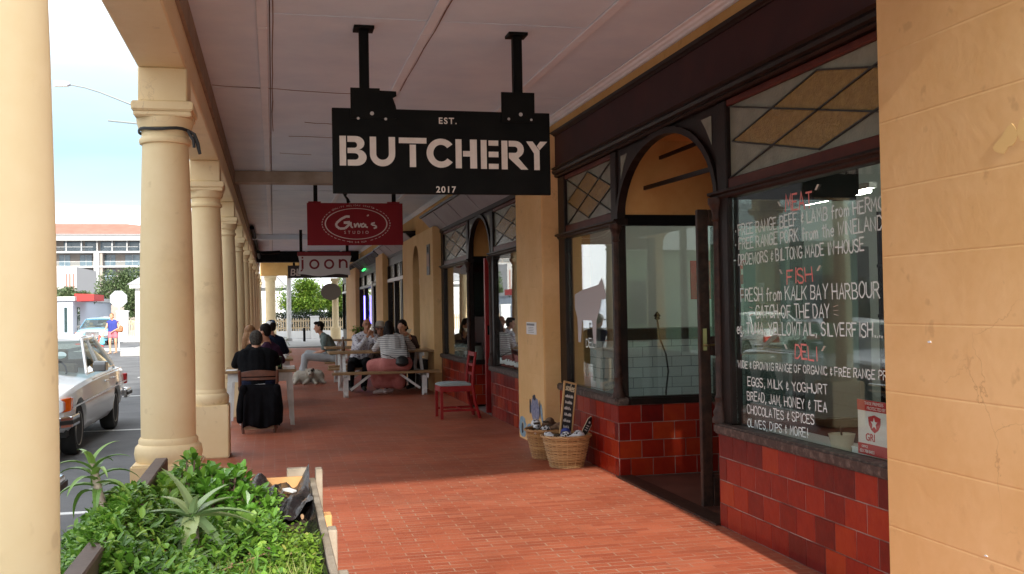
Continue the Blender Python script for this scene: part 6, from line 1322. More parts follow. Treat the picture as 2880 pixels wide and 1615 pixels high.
sn = thing('road_sign', 'pale back of an octagonal road sign on a pole', 'road sign', (-7.21, 52, -.2)); MB().prism([(-7.21+.42*math.cos(R(22.5+45*k)), 2.225+.42*math.sin(R(22.5+45*k))) for k in range(8)], 52, 52.02, 'y').build('plate', mat('sign_back', (.34, .37, .38), .5), sn); MB().tube([(-7.2, 51.97, -.2), (-7.2, 51.97, 2.5)], .035, 10).build('post', mat('sign_post', (.42, .45, .46), .5), sn)
for z in (2.05, 2.38): MB().box(-7.5, -6.92, 51.985, 51.999, z, z+.03).build('bracket', mat('sign_bracket', (.35, .38, .38), .5) if z < 2.1 else bpy.data.materials['sign_bracket'], sn)
aw = thing('white_shop', 'pale shop wall with a bright red awning across the street', 'shop', (-15, 78, 0)); MB().box(-19, -13.35, 75, 92, -.2, 2.45).build('wall', mat('pale_blue_wall', (.42, .46, .54), .7), aw); MB().box(-19.2, -13.2, 74.8, 92.2, 2.451, 2.75).build('roof', mat('shop_parapet', (.46, .46, .46), .7), aw)
MB().add([(-13.34, 75.6, 2.42), (-12.1, 75.6, 2.46), (-12.1, 80, 2.46), (-13.34, 80, 2.42), (-13.34, 75.6, 2.95), (-12.1, 75.6, 2.90), (-12.1, 80, 2.90), (-13.34, 80, 2.95)], [(0, 3, 2, 1), (4, 5, 6, 7), (0, 1, 5, 4), (1, 2, 6, 5), (2, 3, 7, 6), (3, 0, 4, 7)]).build('awning', mat('awning_red', (.45, .014, .012), .6), aw); MB().box(-13.349, -13.30, 76.5, 77.4, .4, 2.0).build('window', mCarGlass, aw); MB().box(-13.9, -13.7, 74.97, 75, .3, 2.0).build('window', mCarGlass, aw)
st2 = thing('striped_building', 'pale building end with red brown vertical stripes left of the flats', 'building', (-20, 112, 0)); MB().box(-26, -19.2, 110, 122, -.2, 6.3).build('wall', mat('pale_end_wall', (.42, .40, .39), .8), st2)
for x in (-20.2, -19.9, -19.55): MB().box(x, x+.13, 109.96, 110, .5, 5.6).build('stripe_panel', mat('stripe_brown', (.30, .14, .11), .8) if x < -20.1 else bpy.data.materials['stripe_brown'], st2)
# block of flats
ap = thing('apartment_block', 'cream block of flats with balconies and a red tiled roof', 'building', (-30, 205, 0)); mFl = mat('flats_cream', (.31, .265, .235), .8, (.36, .31, .28), .4); mFlW = mat('flats_white', (.40, .40, .40), .7)
MB().box(-46, -14, 203, 216, -.2, 16.0).build('wall', mFl, ap)
MB().add([(-47, 199.2, 16.2), (-13, 199.2, 16.2), (-13, 218, 16.2), (-47, 218, 16.2), (-45, 206, 18.6), (-27, 206, 18.6), (-15, 206, 17.2), (-15, 212, 17.2), (-27, 212, 18.6), (-45, 212, 18.6)], [(0, 3, 2, 1), (0, 1, 6, 5, 4), (1, 2, 7, 6), (2, 3, 9, 8, 7), (3, 0, 4, 9), (4, 5, 8, 9), (5, 6, 7, 8)]).build('roof', mat('roof_tile_red', (.32, .11, .075), .8, (.37, .14, .10), .6), ap)
MB().box(-47, -13, 199.6, 203, 15.3, 16.19).build('eaves', mat('eaves_grey', (.30, .30, .31), .7), ap); MB().box(-47, -13, 199.4, 199.59, 15.95, 16.3).build('eaves', mFlW, ap); MB().box(-47, -13, 199.4, 199.59, 15.0, 15.3).build('eaves', mFlW, ap)
for z in (13.0, 10.3, 7.55, 4.8): MB().box(-46.5, -13.5, 200.2, 203, z-.22, z+.10).build('balcony_slab', mFlW, ap)
mFlG = mat('flats_glass', (.10, .15, .19), .15, (.20, .26, .30), .7, coat=.4)
for x in (-44, -41.4, -39, -36.7, -34.1, -31.4, -28.8, -26.2, -23.9, -21.3, -18.7): MB().box(x-.09, x+.09, 200.25, 200.5, 13.1, 15.29).build('balcony_post', mFlW, ap)
for x0_, x1_ in ((-44, -41.6), (-41, -39.2), (-37.6, -34.3), (-33.9, -32.0), (-31.2, -28.9), (-28.7, -26.3), (-26.1, -24.1), (-23.7, -21.6)): MB().box(x0_, x1_, 202.9, 202.99, 13.15, 15.0).build('window', mFlG, ap)
for z in (10.35, 7.6, 4.85):
    for x0_, x1_ in ((-38.4, -36.5), (-34.8, -32.7), (-30.45, -28.6), (-26.9, -24.3), (-22, -20)):
        if z < 6 and x0_ > -31: continue
        w_ = MB().box(x0_, x1_, 202.9, 202.99, z, z+2.2).build('window', mFlG, ap); MB().box((x0_+x1_)/2-.06, (x0_+x1_)/2+.06, 202.86, 202.899, z, z+2.2).build('frame', mFlW, w_)
MB().box(-31.95, -31.0, 199.9, 203, -.2, 12.9).build('pilaster', mFlW, ap); MB().box(-30.95, -30.5, 200.4, 203, -.2, 12.9).build('pilaster', mFl, ap)
for z in (13.1, 10.4, 7.65):
    for x0_, x1_ in ((-46, -39), (-38.8, -32.1), (-30.2, -24.3), (-23.6, -14)): MB().box(x0_, x1_, 200.25, 200.28, z+.75, z+.82).build('balcony_rail', mFlW, ap); MB().box(x0_, x1_, 200.26, 200.27, z+.1, z+.74).build('balcony_pane', glass('balcony_glass', tint=(.75, .8, .82)) if 'balcony_glass' not in bpy.data.materials else bpy.data.materials['balcony_glass'], ap)
# street lamps
lmp = thing('street_lamp', 'tall street lamp with long curved arm and pale head', 'street lamp', (-4.4, 38, -.2)); MB().tube([(-3.95, 38, -.2), (-3.95, 38, 8.1), (-4.2, 38, 8.55), (-4.78, 38, 8.87), (-5.8, 38, 9.27), (-6.3, 38, 9.42), (-6.81, 38, 9.51)], [.09, .065, .045, .035, .03, .028, .025], 10).build('post', mat('lamp_grey', (.20, .22, .22), .5), lmp, smooth=True)
MB().prism([(-7.3, 9.44), (-6.80, 9.47), (-6.76, 9.52), (-6.80, 9.58), (-7.0, 9.62), (-7.3, 9.62)], 37.88, 38.12, 'y').build('lamp_head', mat('lamp_white', (.36, .38, .48), .5), lmp, bevel=.02); MB().prism([(-7.3, 9.42), (-6.85, 9.435), (-6.85, 9.449), (-7.3, 9.439)], 37.9, 38.1, 'y').build('diffuser', mWhite, lmp)
lm2 = thing('side_mast', 'thin horizontal grey mast arm beside the column capital', 'mast', (-4.4, 40, 0)); MB().tube([(-4.2, 40, -.2), (-4.2, 40, 8.6)], .05, 8).build('post', bpy.data.materials['lamp_grey'], lm2); MB().tube([(-4.2, 40, 8.5), (-5.85, 40, 8.64)], .035, 8).build('arm', bpy.data.materials['lamp_grey'], lm2)
# houses across the street (seen in the shop windows)
for i, (y0_, y1_, h_, cw_, rl, lab) in enumerate(((-14, 2, 3.3, (.30, .27, .23), 1.5, 'cream cottage across the street, nearest'), (4, 15, 3.4, (.22, .29, .21), 1.6, 'pale green cottage with white roof across the street'), (17, 27, 6.4, (.10, .095, .10), 1.0, 'dark grey two storey building across the street'), (29, 46, 7.6, (.085, .08, .085), 1.0, 'tall dark building across the street, last before the crossing'))):
    h = thing('cottage', lab, 'house', (-17, (y0_+y1_)/2, 0), 'houses across the street'); MB().box(-22, -13.4, y0_, y1_, -.1, h_).build('wall', mat('house_wall%d' % i, cw_, .8), h)
    MB().add([(-22.5, y0_-.4, h_), (-12.9, y0_-.4, h_), (-12.9, y1_+.4, h_), (-22.5, y1_+.4, h_), (-17.7, y0_+1.5, h_+rl), (-17.7, y1_-1.5, h_+rl)], [(0, 3, 2, 1), (0, 1, 4), (1, 2, 5, 4), (2, 3, 5), (3, 0, 4, 5)]).build('roof', mat('house_roof%d' % i, [(.16, .07, .05), (.34, .34, .33), (.14, .13, .12), (.2, .2, .2)][i], .7), h)
    for y in [y0_+1.6+2.6*k for k in range(int((y1_-y0_-2)/2.6)+1)]:
        w_ = MB().box(-13.399, -13.34, y-.5, y+.5, .9, 2.3).build('window', mCarGlass, h); MB().box(-13.36, -13.30, y-.6, y+.6, .8, .899).build('sill', mWhite, w_)
    MB().box(-13.399, -13.33, (y0_+y1_)/2+.9, (y0_+y1_)/2+1.75, -.1, 2.1).build('door', mDoor, h)

hd_ = thing('hedge', 'dark green hedge behind the picket fence under the bright tree', 'hedge', (2, 57.2, 0)); mb = MB(); rn = random.Random(77)
for i in range(9000): leaf(mb, (rn.uniform(-.2, 4.6), rn.uniform(56.6, 57.8), .15+1.25*rn.random()**.8), rdir(rn, -30, 60), (0, 0, 1), rn.uniform(.08, .15), .07, .3, 2, .2)
mb.build('foliage', island('hedge_leaf', [(0, (.008, .018, .006)), (.6, (.016, .034, .008)), (1, (.04, .065, .014))], rough=.7, spec=.1), hd_)
st = MB()
for k in range(14): st.tube([(.0+.33*k, 57.2, 0), (.05+.33*k, 57.1, 1.0)], .02, 5)
st.build('stems', bpy.data.materials['bark'], hd_)
# ================================================================ PEOPLE
def hand(mb, w, d, nrm, thumb, s=1.0, curl=.5):
    """palm, four unequal bent fingers and a thumb leaving the side of the palm"""
    d = V(d).normalized(); nrm = V(nrm); sd = d.cross(nrm).normalized(); nrm = sd.cross(d).normalized(); w = V(w)
    mb.ell(w+d*.045*s, (.040*s, .050*s, .016*s), (sd, d, nrm), n=10, k=7)
    for i, (o, L_) in enumerate(((-.030, .062), (-.010, .074), (.011, .070), (.031, .054))):
        p = w+d*.082*s+sd*o*s*thumb; a = curl*(.8+.1*i)
        q = p+(d*math.cos(a*.6)-nrm*math.sin(a*.6))*L_*.5*s; r_ = q+(d*math.cos(a*1.5)-nrm*math.sin(a*1.5))*L_*.5*s
        mb.cap(p-d*.015*s, q, .0098*s, .0088*s, 8); mb.cap(q, r_, .0088*s, .0072*s, 8)
    p = w+d*.025*s-sd*.034*s*thumb; q = p+(d*.75-sd*thumb*.65-nrm*.2).normalized()*.038*s; mb.cap(p, q, .0125*s, .0105*s, 8); mb.cap(q, q+(d*.95-sd*thumb*.15-nrm*.25).normalized()*.030*s, .0105*s, .008*s, 8)
def head(mb, c, f, u, s=1.0):
    c, f, u = V(c), V(f).normalized(), V(u).normalized(); r = f.cross(u).normalized(); u = r.cross(f).normalized(); F = (r, f, u)
    mb.ell(c+u*.025*s-f*.008*s, (.074*s, .092*s, .096*s), F); mb.ell(c-u*.050*s+f*.026*s, (.056*s, .060*s, .062*s), F); mb.ell(c-u*.098*s+f*.052*s, (.028*s, .026*s, .020*s), F, 8, 6)
    mb.cap(c+f*.082*s+u*.012*s, c+f*.104*s-u*.028*s, .010*s, .0145*s, 8); mb.cap(c+f*.080*s+u*.034*s+r*.030*s, c+f*.080*s+u*.034*s-r*.030*s, .013*s, .013*s, 8)
    mb.cap(c+f*.082*s-u*.062*s-r*.018*s, c+f*.082*s-u*.062*s+r*.018*s, .009*s, .009*s, 8)
    for q in (-1, 1): mb.ell(c+r*q*.077*s-f*.005*s-u*.005*s, (.012*s, .022*s, .032*s), F, 8, 6)
    return F
mHairD = mat('hair_dark', (.005, .0035, .003), .6, (.014, .009, .007), 40, bump=.5, bscale=70, spec=.15)
mHairB = mat('hair_brown', (.06, .03, .016), .6, (.10, .05, .028), 40, bump=.5, bscale=70)
mHairG = mat('hair_greying', (.030, .025, .021), .8, (.075, .066, .058), 70, bump=.4, bscale=90, spec=.1)
mHairO = mat('hair_auburn', (.20, .085, .03), .6, (.30, .15, .06), 40, bump=.5, bscale=60)
mEye = mat('eye_dark', (.015, .012, .010), .3)
def person(label, J, shirt=None, shirt_sleeve=.55, legs=None, leg_to=1.0, shoe=None, hair=None, hstyle='short', skin=mSkin, s=1.0, skirt=None, build=1.0, eyes=False, group=None, vox=.010, curl=.5, extra_shirt=None):
    t = thing('person', label, 'person', (J['pel'][0], J['pel'][1], 0), group); g = {k: V(v) for k, v in J.items() if k not in ('fwd', 'up')}
    fwd, upv = V(J['fwd']), V(J.get('up', (0, 0, 1))); b = MB()
    def torso(mb, e):
        mb.cap(g['hpL'], g['hpR'], .105*build+e, .105*build+e)
        ch = g['neck'].lerp(g['pel'], .30)
        for q in 'LR':
            mb.cap(g['hp'+q].lerp(g['pel'], .2), g['sh'+q].lerp(ch, .42), .102*build+e, .098*build+e)
            mb.cap(g['sh'+q].lerp(ch, .50), g['sh'+q], .080*build+e, .056*build+e); mb.cap(g['sh'+q], g['neck'].lerp(g['sh'+q], .25), .048*build+e, .045+e)
        mb.cap(g['pel'], ch, .112*build+e, .122*build+e); mb.cap(ch, g['neck']-V((0, 0, .05)), .11*build+e, .055+e)
    torso(b, 0); b.cap(g['neck']-V((0, 0, .03)), g['head']-V((0, 0, .05)), .052*s, .050*s)
    F = head(b, g['head'], fwd, upv, s)
    for q in 'LR':
        b.cap(g['sh'+q], g['el'+q], .050*s*build, .039*s); b.cap(g['el'+q], g['wr'+q], .039*s, .025*s); d = (g['wr'+q]-g['el'+q]).normalized()
        if 'hd'+q in g: d = g['hd'+q].normalized()
        nrm = V((0, 0, 1)) if abs(d.z) < .8 else V((0, 1, 0)); hand(b, g['wr'+q], d, nrm, 1 if q == 'L' else -1, s, curl)
        b.cap(g['hp'+q], g['kn'+q], .086*s*build, .056*s); b.cap(g['kn'+q], g['an'+q], .056*s, .036*s)
        td = g.get('to'+q, V((fwd.x, fwd.y, 0))).normalized(); b.cap(g['an'+q]-V((0, 0, .035)), g['an'+q]+td*.15*s-V((0, 0, .050)), .036*s, .026*s)
    body = blob(b, 'body', skin, t, vox)
    if shirt:
        m_ = MB(); torso(m_, .014)
        for q in 'LR':
            f1 = shirt_sleeve; e = g['sh'+q].lerp(g['el'+q], min(1, f1)); m_.cap(g['sh'+q], e, .062*s*build, .056*s)
            if f1 > 1: m_.cap(g['el'+q], g['el'+q].lerp(g['wr'+q], f1-1), .053*s, .040*s)
        if extra_shirt: extra_shirt(m_, g)
        blob(m_, 'shirt', shirt, t, vox)
    if legs:
        m_ = MB(); m_.cap(g['hpL'], g['hpR'], .122*build, .122*build)
        for q in 'LR': m_.cap(g['hp'+q], g['kn'+q], .101*s*build, .073*s); m_.cap(g['kn'+q], g['kn'+q].lerp(g['an'+q], leg_to), .073*s, .058*s)
        blob(m_, 'trousers', legs, t, vox)
    if shoe:
        for q in 'LR':
            td = g.get('to'+q, V((fwd.x, fwd.y, 0))).normalized(); m_ = MB(); m_.cap(g['an'+q]-V((0, 0, .03))-td*.03, g['an'+q]+td*.17*s-V((0, 0, .048)), .046*s, .034*s); blob(m_, 'shoe', shoe, t, vox)
    if hair:
        c, (r, f, u) = g['head'], F; m_ = MB()
        if hstyle != 'bald': m_.ell(c+u*.040*s-f*.022*s, (.083*s, .092*s, .098*s), F)
        if hstyle == 'short': m_.ell(c-f*.040*s-u*.005*s, (.072*s, .055*s, .066*s), F)
        if hstyle == 'quiff': m_.ell(c+u*.095*s+f*.045*s, (.062*s, .060*s, .036*s), F); m_.ell(c-f*.045*s-u*.01*s, (.074*s, .055*s, .075*s), F)
        if hstyle == 'long': m_.ell(c-f*.055*s-u*.05*s, (.084*s, .062*s, .13*s), F); m_.cap(c-f*.06*s-u*.08*s, c-f*.075*s-u*.22*s, .07*s, .055*s); [m_.cap(c+r*q*.07*s-f*.02*s, c+r*q*.075*s-f*.03*s-u*.17*s, .03*s, .035*s) for q in (-1, 1)]
        if hstyle == 'bun': m_.ell(c-f*.05*s-u*.03*s, (.078*s, .06*s, .085*s), F); m_.ell(c-f*.12*s+u*.06*s, (.045*s, .045*s, .045*s), F)
        if m_.v: blob(m_, 'hair', hair, t, .008, 3)
    if eyes:
        c, (r, f, u) = g['head'], F
        for q in (-1, 1): MB().ell(c+f*.088*s+u*.012*s+r*q*.031*s, (.011*s, .007*s, .007*s), F, 8, 6).build('eye', mEye, t, smooth=True); MB().cap(c+f*.093*s+u*.036*s+r*q*.014*s, c+f*.085*s+u*.036*s+r*q*.048*s, .006*s, .005*s, 8).build('eyebrow', mHairG, t, smooth=True)
        MB().cap(c+f*.092*s-u*.060*s-r*.02*s, c+f*.092*s-u*.060*s+r*.02*s, .0045*s, .0045*s, 8).build('mouth', mat('lips', (.26, .09, .07), .5) if 'lips' not in bpy.data.materials else bpy.data.materials['lips'], t, smooth=True)
    return t, g, F
mNavy = mat('navy_cloth', (.008, .010, .024), .9, spec=.1); mDkTr = mat('charcoal_cloth', (.012, .012, .014), .9, spec=.1); mWhiteC = mat('white_cloth', (.62, .62, .62), .85)
# 1. man in black, his back to the camera
p, g, F = person('man in black t-shirt seated on the wooden chair with his back to the camera',
    dict(pel=(-.20, 13.36, .56), neck=(-.225, 13.60, 1.02), head=(-.222, 13.69, 1.115), fwd=(.05, 1, -.35), up=(0, .35, 1), shL=(-.42, 13.58, .925), shR=(-.02, 13.58, .925), elL=(-.50, 13.84, .80), elR=(.045, 13.88, .82), wrL=(-.24, 14.02, .79), wrR=(-.12, 14.06, .80), hdL=(1, .3, 0), hdR=(-1, .3, .1),
         hpL=(-.30, 13.38, .54), hpR=(-.10, 13.38, .54), knL=(-.36, 13.78, .52), knR=(-.04, 13.80, .52), anL=(-.40, 13.72, .10), anR=(.0, 13.86, .10)), shirt=mat('black_tee', (.004, .004, .005), .95, (.007, .007, .008), 6, spec=.08, bump=.4, bscale=22, dist=.02), shirt_sleeve=.85, legs=mNavy, shoe=mWhiteC, hair=mHairG, build=1.22, s=1.06)
MB().tube([(-.225+.058*math.cos(a*.5236), 13.60+.06*math.sin(a*.5236), 1.012+.012*math.sin(a*.5236)) for a in range(13)], .006, 6, cap=False).build('collar', mWhiteC, p)
hm = MB(); hm.prism([(-.30, .585), (-.12, .60), (-.10, .585), (-.20, .567), (-.29, .568)], 13.205, 13.22, 'y'); hm.build('shirt_hem', mWhiteC, p)
# 2. woman in purple on the far side of the next table
person('dark haired woman in a purple top seated beyond the man in black',
    dict(pel=(.0, 16.1, .52), neck=(-.08, 15.96, 1.02), head=(-.13, 15.90, 1.185), fwd=(-.85, .5, -.15), shL=(-.16, 15.78, .93), shR=(.03, 16.16, .93), elL=(-.02, 15.80, .72), elR=(.12, 16.3, .74), wrL=(-.22, 16.0, .80), wrR=(-.12, 16.4, .79), hpL=(.0, 16.02, .52), hpR=(.0, 16.2, .52), knL=(-.2, 16.4, .52), knR=(-.1, 16.5, .52), anL=(-.2, 16.45, .1), anR=(-.1, 16.55, .1)), shirt=mat('purple_cloth', (.045, .008, .040), .9), shirt_sleeve=1.6, legs=mDkTr, shoe=mRubber, hair=mHairD, hstyle='short', build=.95, s=1.03)
# auburn haired child glimpsed beside the column
person('auburn haired person mostly hidden behind the woman in purple',
    dict(pel=(-.35, 16.5, .52), neck=(-.34, 16.5, 1.0), head=(-.345, 16.5, 1.16), fwd=(1, .3, -.1), shL=(-.36, 16.66, .92), shR=(-.36, 16.34, .92), elL=(-.3, 16.7, .7), elR=(-.3, 16.3, .7), wrL=(-.1, 16.6, .76), wrR=(-.12, 16.42, .76), hpL=(-.38, 16.6, .52), hpR=(-.38, 16.4, .52), knL=(-.1, 16.6, .5), knR=(-.1, 16.4, .5), anL=(-.1, 16.6, .1), anR=(-.1, 16.4, .1)), shirt=mDkTr, shirt_sleeve=1.5, legs=mDkTr, shoe=mRubber, hair=mHairO, hstyle='long', build=.85)
# 3. person in a white cap
p, g, F = person('person in white cap and dark blue jacket at the farther white table',
    dict(pel=(.06, 18.75, .52), neck=(-.02, 18.62, 1.06), head=(-.05, 18.56, 1.215), fwd=(-.8, .6, -.2), shL=(-.10, 18.45, .98), shR=(.12, 18.80, .98), elL=(.08, 18.45, .76), elR=(.22, 18.92, .78), wrL=(-.15, 18.65, .82), wrR=(.0, 19.0, .80), hpL=(.06, 18.65, .52), hpR=(.08, 18.85, .52), knL=(-.2, 18.9, .5), knR=(-.15, 19.1, .5), anL=(-.2, 18.95, .1), anR=(-.15, 19.15, .1)), shirt=mat('dark_blue_cloth', (.014, .022, .045), .9, spec=.1), shirt_sleeve=1.7, legs=mDkTr, shoe=mRubber, hair=mHairD, build=1.1)
r, f, u = F; c = g['head']; cp_ = thing('baseball_cap', 'white and blue cap on the head of the person in the dark jacket', 'cap', tuple(c)); m_ = MB().ell(c+u*.060-f*.008, (.088, .100, .072), F); blob(m_, 'crown', mWhiteC, cp_, .008, 2); m_ = MB().ell(c+u*.048+f*.125, (.068, .070, .010), F); m_.build('peak', mWhiteC, cp_, smooth=True); m_ = MB().ell(c+u*.075-f*.062, (.050, .048, .052), F); m_.build('back_panel', mat('cap_blue', (.03, .06, .12), .8), cp_, smooth=True)
# 4. young man in grey-green, side on
p, g, F = person('young man in grey green t-shirt sitting side on, hands between his knees',
    dict(pel=(1.26, 21.85, .51), neck=(1.00, 21.85, 1.01), head=(.925, 21.84, 1.145), fwd=(-1, -.12, -.05), shL=(1.07, 22.03, .92), shR=(1.05, 21.66, .92), elL=(1.02, 22.06, .66), elR=(1.0, 21.66, .66), wrL=(.86, 21.93, .615), wrR=(.87, 21.76, .62), hdL=(-1, -.4, -.3), hdR=(-1, .4, -.3), hpL=(1.22, 21.97, .50), hpR=(1.22, 21.74, .50), knL=(.70, 22.08, .60), knR=(.62, 21.62, .55), anL=(.52, 22.05, .13), anR=(.58, 21.60, .12), toL=(-1, 0, 0), toR=(-1, 0, 0)), shirt=mat('grey_green_cloth', (.10, .14, .13), .9, (.15, .19, .18), 20), shirt_sleeve=.8, legs=mat('pale_grey_trousers', (.36, .38, .40), .9, (.42, .44, .46), 8), shoe=mRubber, hair=mHairD, hstyle='quiff')
# 5. bald man with clasped hands
mPat, Nn, L, P = nodes_of('patterned_shirt'); P.inputs['Roughness'].default_value = .9; vn = Nn.new('ShaderNodeTexVoronoi'); vn.inputs['Scale'].default_value = 24; L.new(pos(Nn), vn.inputs['Vector']); rm_ = ramp(Nn, [(.24, (.14, .13, .22)), (.34, (.60, .58, .62)), (1, (.66, .64, .68))]); L.new(vn.outputs['Distance'], rm_.inputs['Fac']); L.new(rm_.outputs['Color'], P.inputs['Base Color'])
p, g, F = person('bald man in patterned white shirt facing the camera with clasped hands',
    dict(pel=(1.60, 19.48, .54), neck=(1.68, 19.32, 1.07), head=(1.70, 19.26, 1.215), fwd=(.05, -1, -.12), shL=(1.88, 19.33, .97), shR=(1.49, 19.33, .97), elL=(1.93, 19.05, .80), elR=(1.52, 19.03, .80), wrL=(1.775, 19.06, 1.02), wrR=(1.70, 19.05, 1.02), hdL=(-.45, 0, .9), hdR=(.45, 0, .9), hpL=(1.70, 19.45, .53), hpR=(1.48, 19.45, .53), knL=(1.66, 19.02, .50), knR=(1.38, 19.0, .50), anL=(1.60, 18.95, .10), anR=(1.36, 18.92, .10)), shirt=mPat, shirt_sleeve=1.75, legs=mDkTr, shoe=mRubber, skin=mSkinT, eyes=True, hair=mHairG, hstyle='bald', build=1.1, curl=1.4)
# 6. person in the hat
p, g, F = person('person in a pale brimmed hat beside the bald man',
    dict(pel=(1.98, 19.55, .52), neck=(1.97, 19.45, 1.0), head=(1.955, 19.38, 1.14), fwd=(-.15, -1, -.35), up=(0, -.3, 1), shL=(2.14, 19.42, .92), shR=(1.81, 19.42, .92), elL=(2.18, 19.18, .76), elR=(1.78, 19.18, .76), wrL=(2.02, 19.0, .80), wrR=(1.90, 19.0, .80), hpL=(2.08, 19.55, .52), hpR=(1.88, 19.55, .52), knL=(2.06, 19.15, .5), knR=(1.88, 19.15, .5), anL=(2.06, 19.1, .1), anR=(1.88, 19.1, .1)), shirt=mat('mottled_cloth', (.10, .075, .07), .9, (.30, .24, .22), 30), shirt_sleeve=1.6, legs=mDkTr, shoe=mRubber, hair=mHairB, hstyle='long', eyes=True, build=.95)
r, f, u = F; c = g['head']; ht = thing('sun_hat', 'pale sun hat with dark brim underside on the person by the bald man', 'hat', tuple(c)); MB().lathe([(.085, .03), (.088, .06), (.080, .11), (.066, .140), (.03, .150), (.001, .151)], n=24, c=c, cap=False).build('crown', mat('hat_straw', (.42, .38, .32), .9), ht, smooth=True); MB().lathe([(.083, .040), (.150, .024), (.152, .018), (.083, .030)], n=28, c=c, cap=False).build('brim', mat('hat_brim', (.16, .14, .13), .9), ht, smooth=True)
# 7. woman in stripes and a coral skirt, her back to the camera
mStr, Nn, L, P = nodes_of('striped_jersey'); P.inputs['Roughness'].default_value = .9; sx = Nn.new('ShaderNodeSeparateXYZ'); L.new(pos(Nn), sx.inputs[0]); nz_ = noise(Nn, L, 5, 2)
a_ = Nn.new('ShaderNodeMath'); a_.operation = 'MULTIPLY_ADD'; a_.inputs[1].default_value = .03; L.new(nz_.outputs['Fac'], a_.inputs[0]); L.new(sx.outputs['Z'], a_.inputs[2]); md_ = Nn.new('ShaderNodeMath'); md_.operation = 'PINGPONG'; md_.inputs[1].default_value = .0165; L.new(a_.outputs[0], md_.inputs[0])
rm_ = ramp(Nn, [(.0, (.60, .58, .56)), (.0115/1, (.62, .60, .58)), (.0125/1, (.035, .035, .05)), (.02, (.035, .035, .05))]); L.new(md_.outputs[0], rm_.inputs['Fac']); L.new(rm_.outputs['Color'], P.inputs['Base Color'])
mCoral = mat('coral_skirt', (.42, .13, .115), .85, (.50, .18, .16), 9, bump=.6, bscale=14, dist=.02)
def loose(m_, g): m_.cap(g['pel']+V((-.10, .02, .13)), g['pel']+V((.12, .02, .13)), .145, .145)
p, g, F = person('woman in striped top and coral skirt seated on the bench, back to the camera',
    dict(pel=(2.06, 17.86, .54), neck=(2.06, 18.14, 1.05), head=(2.00, 18.27, 1.165), fwd=(-.1, 1, -.45), up=(0, .45, 1), shL=(1.85, 18.10, .945), shR=(2.27, 18.10, .945), elL=(1.74, 18.22, .80), elR=(2.42, 18.26, .80), wrL=(1.92, 18.42, .80), wrR=(2.30, 18.46, .80), hdL=(1, .3, 0), hdR=(-1, .3, 0), hpL=(1.94, 17.90, .53), hpR=(2.18, 17.90, .53), knL=(1.68, 18.15, .52), knR=(2.0, 18.28, .52), anL=(1.86, 18.12, .10), anR=(2.0, 18.16, .10), toL=(-.6, -.3, 0), toR=(-.5, -.6, 0)), shirt=mStr, shirt_sleeve=1.45, hair=mHairD, hstyle='long', build=1.2, shoe=mat('pale_shoe', (.50, .44, .42), .8), extra_shirt=loose)
m_ = MB(); m_.cap((1.93, 17.86, .55), (2.20, 17.86, .55), .155, .165); m_.cap((1.95, 17.88, .535), (1.68, 18.10, .53), .150, .105); m_.cap((2.15, 17.90, .535), (2.0, 18.24, .52), .15, .11); m_.cap((1.68, 18.1, .50), (1.78, 18.14, .20), .105, .10); m_.cap((2.0, 18.24, .5), (2.08, 18.2, .22), .12, .11); m_.cap((2.10, 17.96, .5), (2.14, 18.06, .20), .15, .12); m_.cap((1.88, 17.98, .5), (1.9, 18.1, .22), .15, .11)
m_.cap((1.80, 18.1, .46), (2.06, 18.14, .46), .11, .13); m_.cap((1.82, 18.12, .24), (2.12, 18.14, .22), .12, .13); m_.cap((1.9, 18.0, .4), (2.12, 18.0, .4), .13, .14)
blob(m_, 'skirt', mCoral, p, .012, 14)
hb = thing('shoulder_bag', 'small black shoulder bag on a strap behind the woman in stripes', 'bag', (2.15, 17.68, .55)); blob(MB().ell((2.155, 17.675, .61), (.115, .045, .088)).ell((2.155, 17.67, .57), (.12, .05, .06)), 'body', mat('bag_black', (.012, .012, .012), .35), hb, .010); MB().tube([(2.26, 17.69, .66), (2.275, 17.82, .80), (2.26, 17.96, .92), (2.22, 18.06, 1.03), (2.17, 18.16, 1.05)], .007, 6).build('strap', mBlack, hb); MB().tube([(2.05, 17.68, .64), (1.93, 17.69, .70), (1.83, 17.76, .72)], .006, 6).build('strap', mBlack, hb)
# 8. dark haired person behind her, holding something cream
p, g, F = person('person with thick dark hair and dark top behind the woman in stripes',
    dict(pel=(2.44, 19.50, .52), neck=(2.42, 19.40, 1.0), head=(2.37, 19.34, 1.155), fwd=(-.5, -.8, -.3), shL=(2.58, 19.36, .93), shR=(2.26, 19.42, .93), elL=(2.60, 19.1, .78), elR=(2.30, 19.1, .80), wrL=(2.46, 19.0, .98), wrR=(2.34, 19.0, .95), hpL=(2.5, 19.5, .52), hpR=(2.34, 19.5, .52), knL=(2.5, 19.1, .5), knR=(2.34, 19.1, .5), anL=(2.5, 19.1, .1), anR=(2.34, 19.1, .1)), shirt=mat('dark_wine_cloth', (.03, .010, .012), .9), shirt_sleeve=1.7, legs=mDkTr, shoe=mRubber, hair=mHairD, hstyle='long', build=1.05, s=1.1)
mn = thing('folded_menu', 'cream folded card held up in front of the dark haired person', 'card', (2.42, 18.95, 1.04)); MB().add([(2.36, 18.96, .97), (2.44, 18.94, .99), (2.50, 18.96, 1.13), (2.42, 18.98, 1.12), (2.36, 18.965, .97), (2.44, 18.945, .99), (2.50, 18.965, 1.13), (2.42, 18.985, 1.12)], [(0, 1, 2, 3), (7, 6, 5, 4), (0, 4, 5, 1), (1, 5, 6, 2), (2, 6, 7, 3), (3, 7, 4, 0)]).build('card', mat('cream_card', (.55, .49, .36), .8), mn)
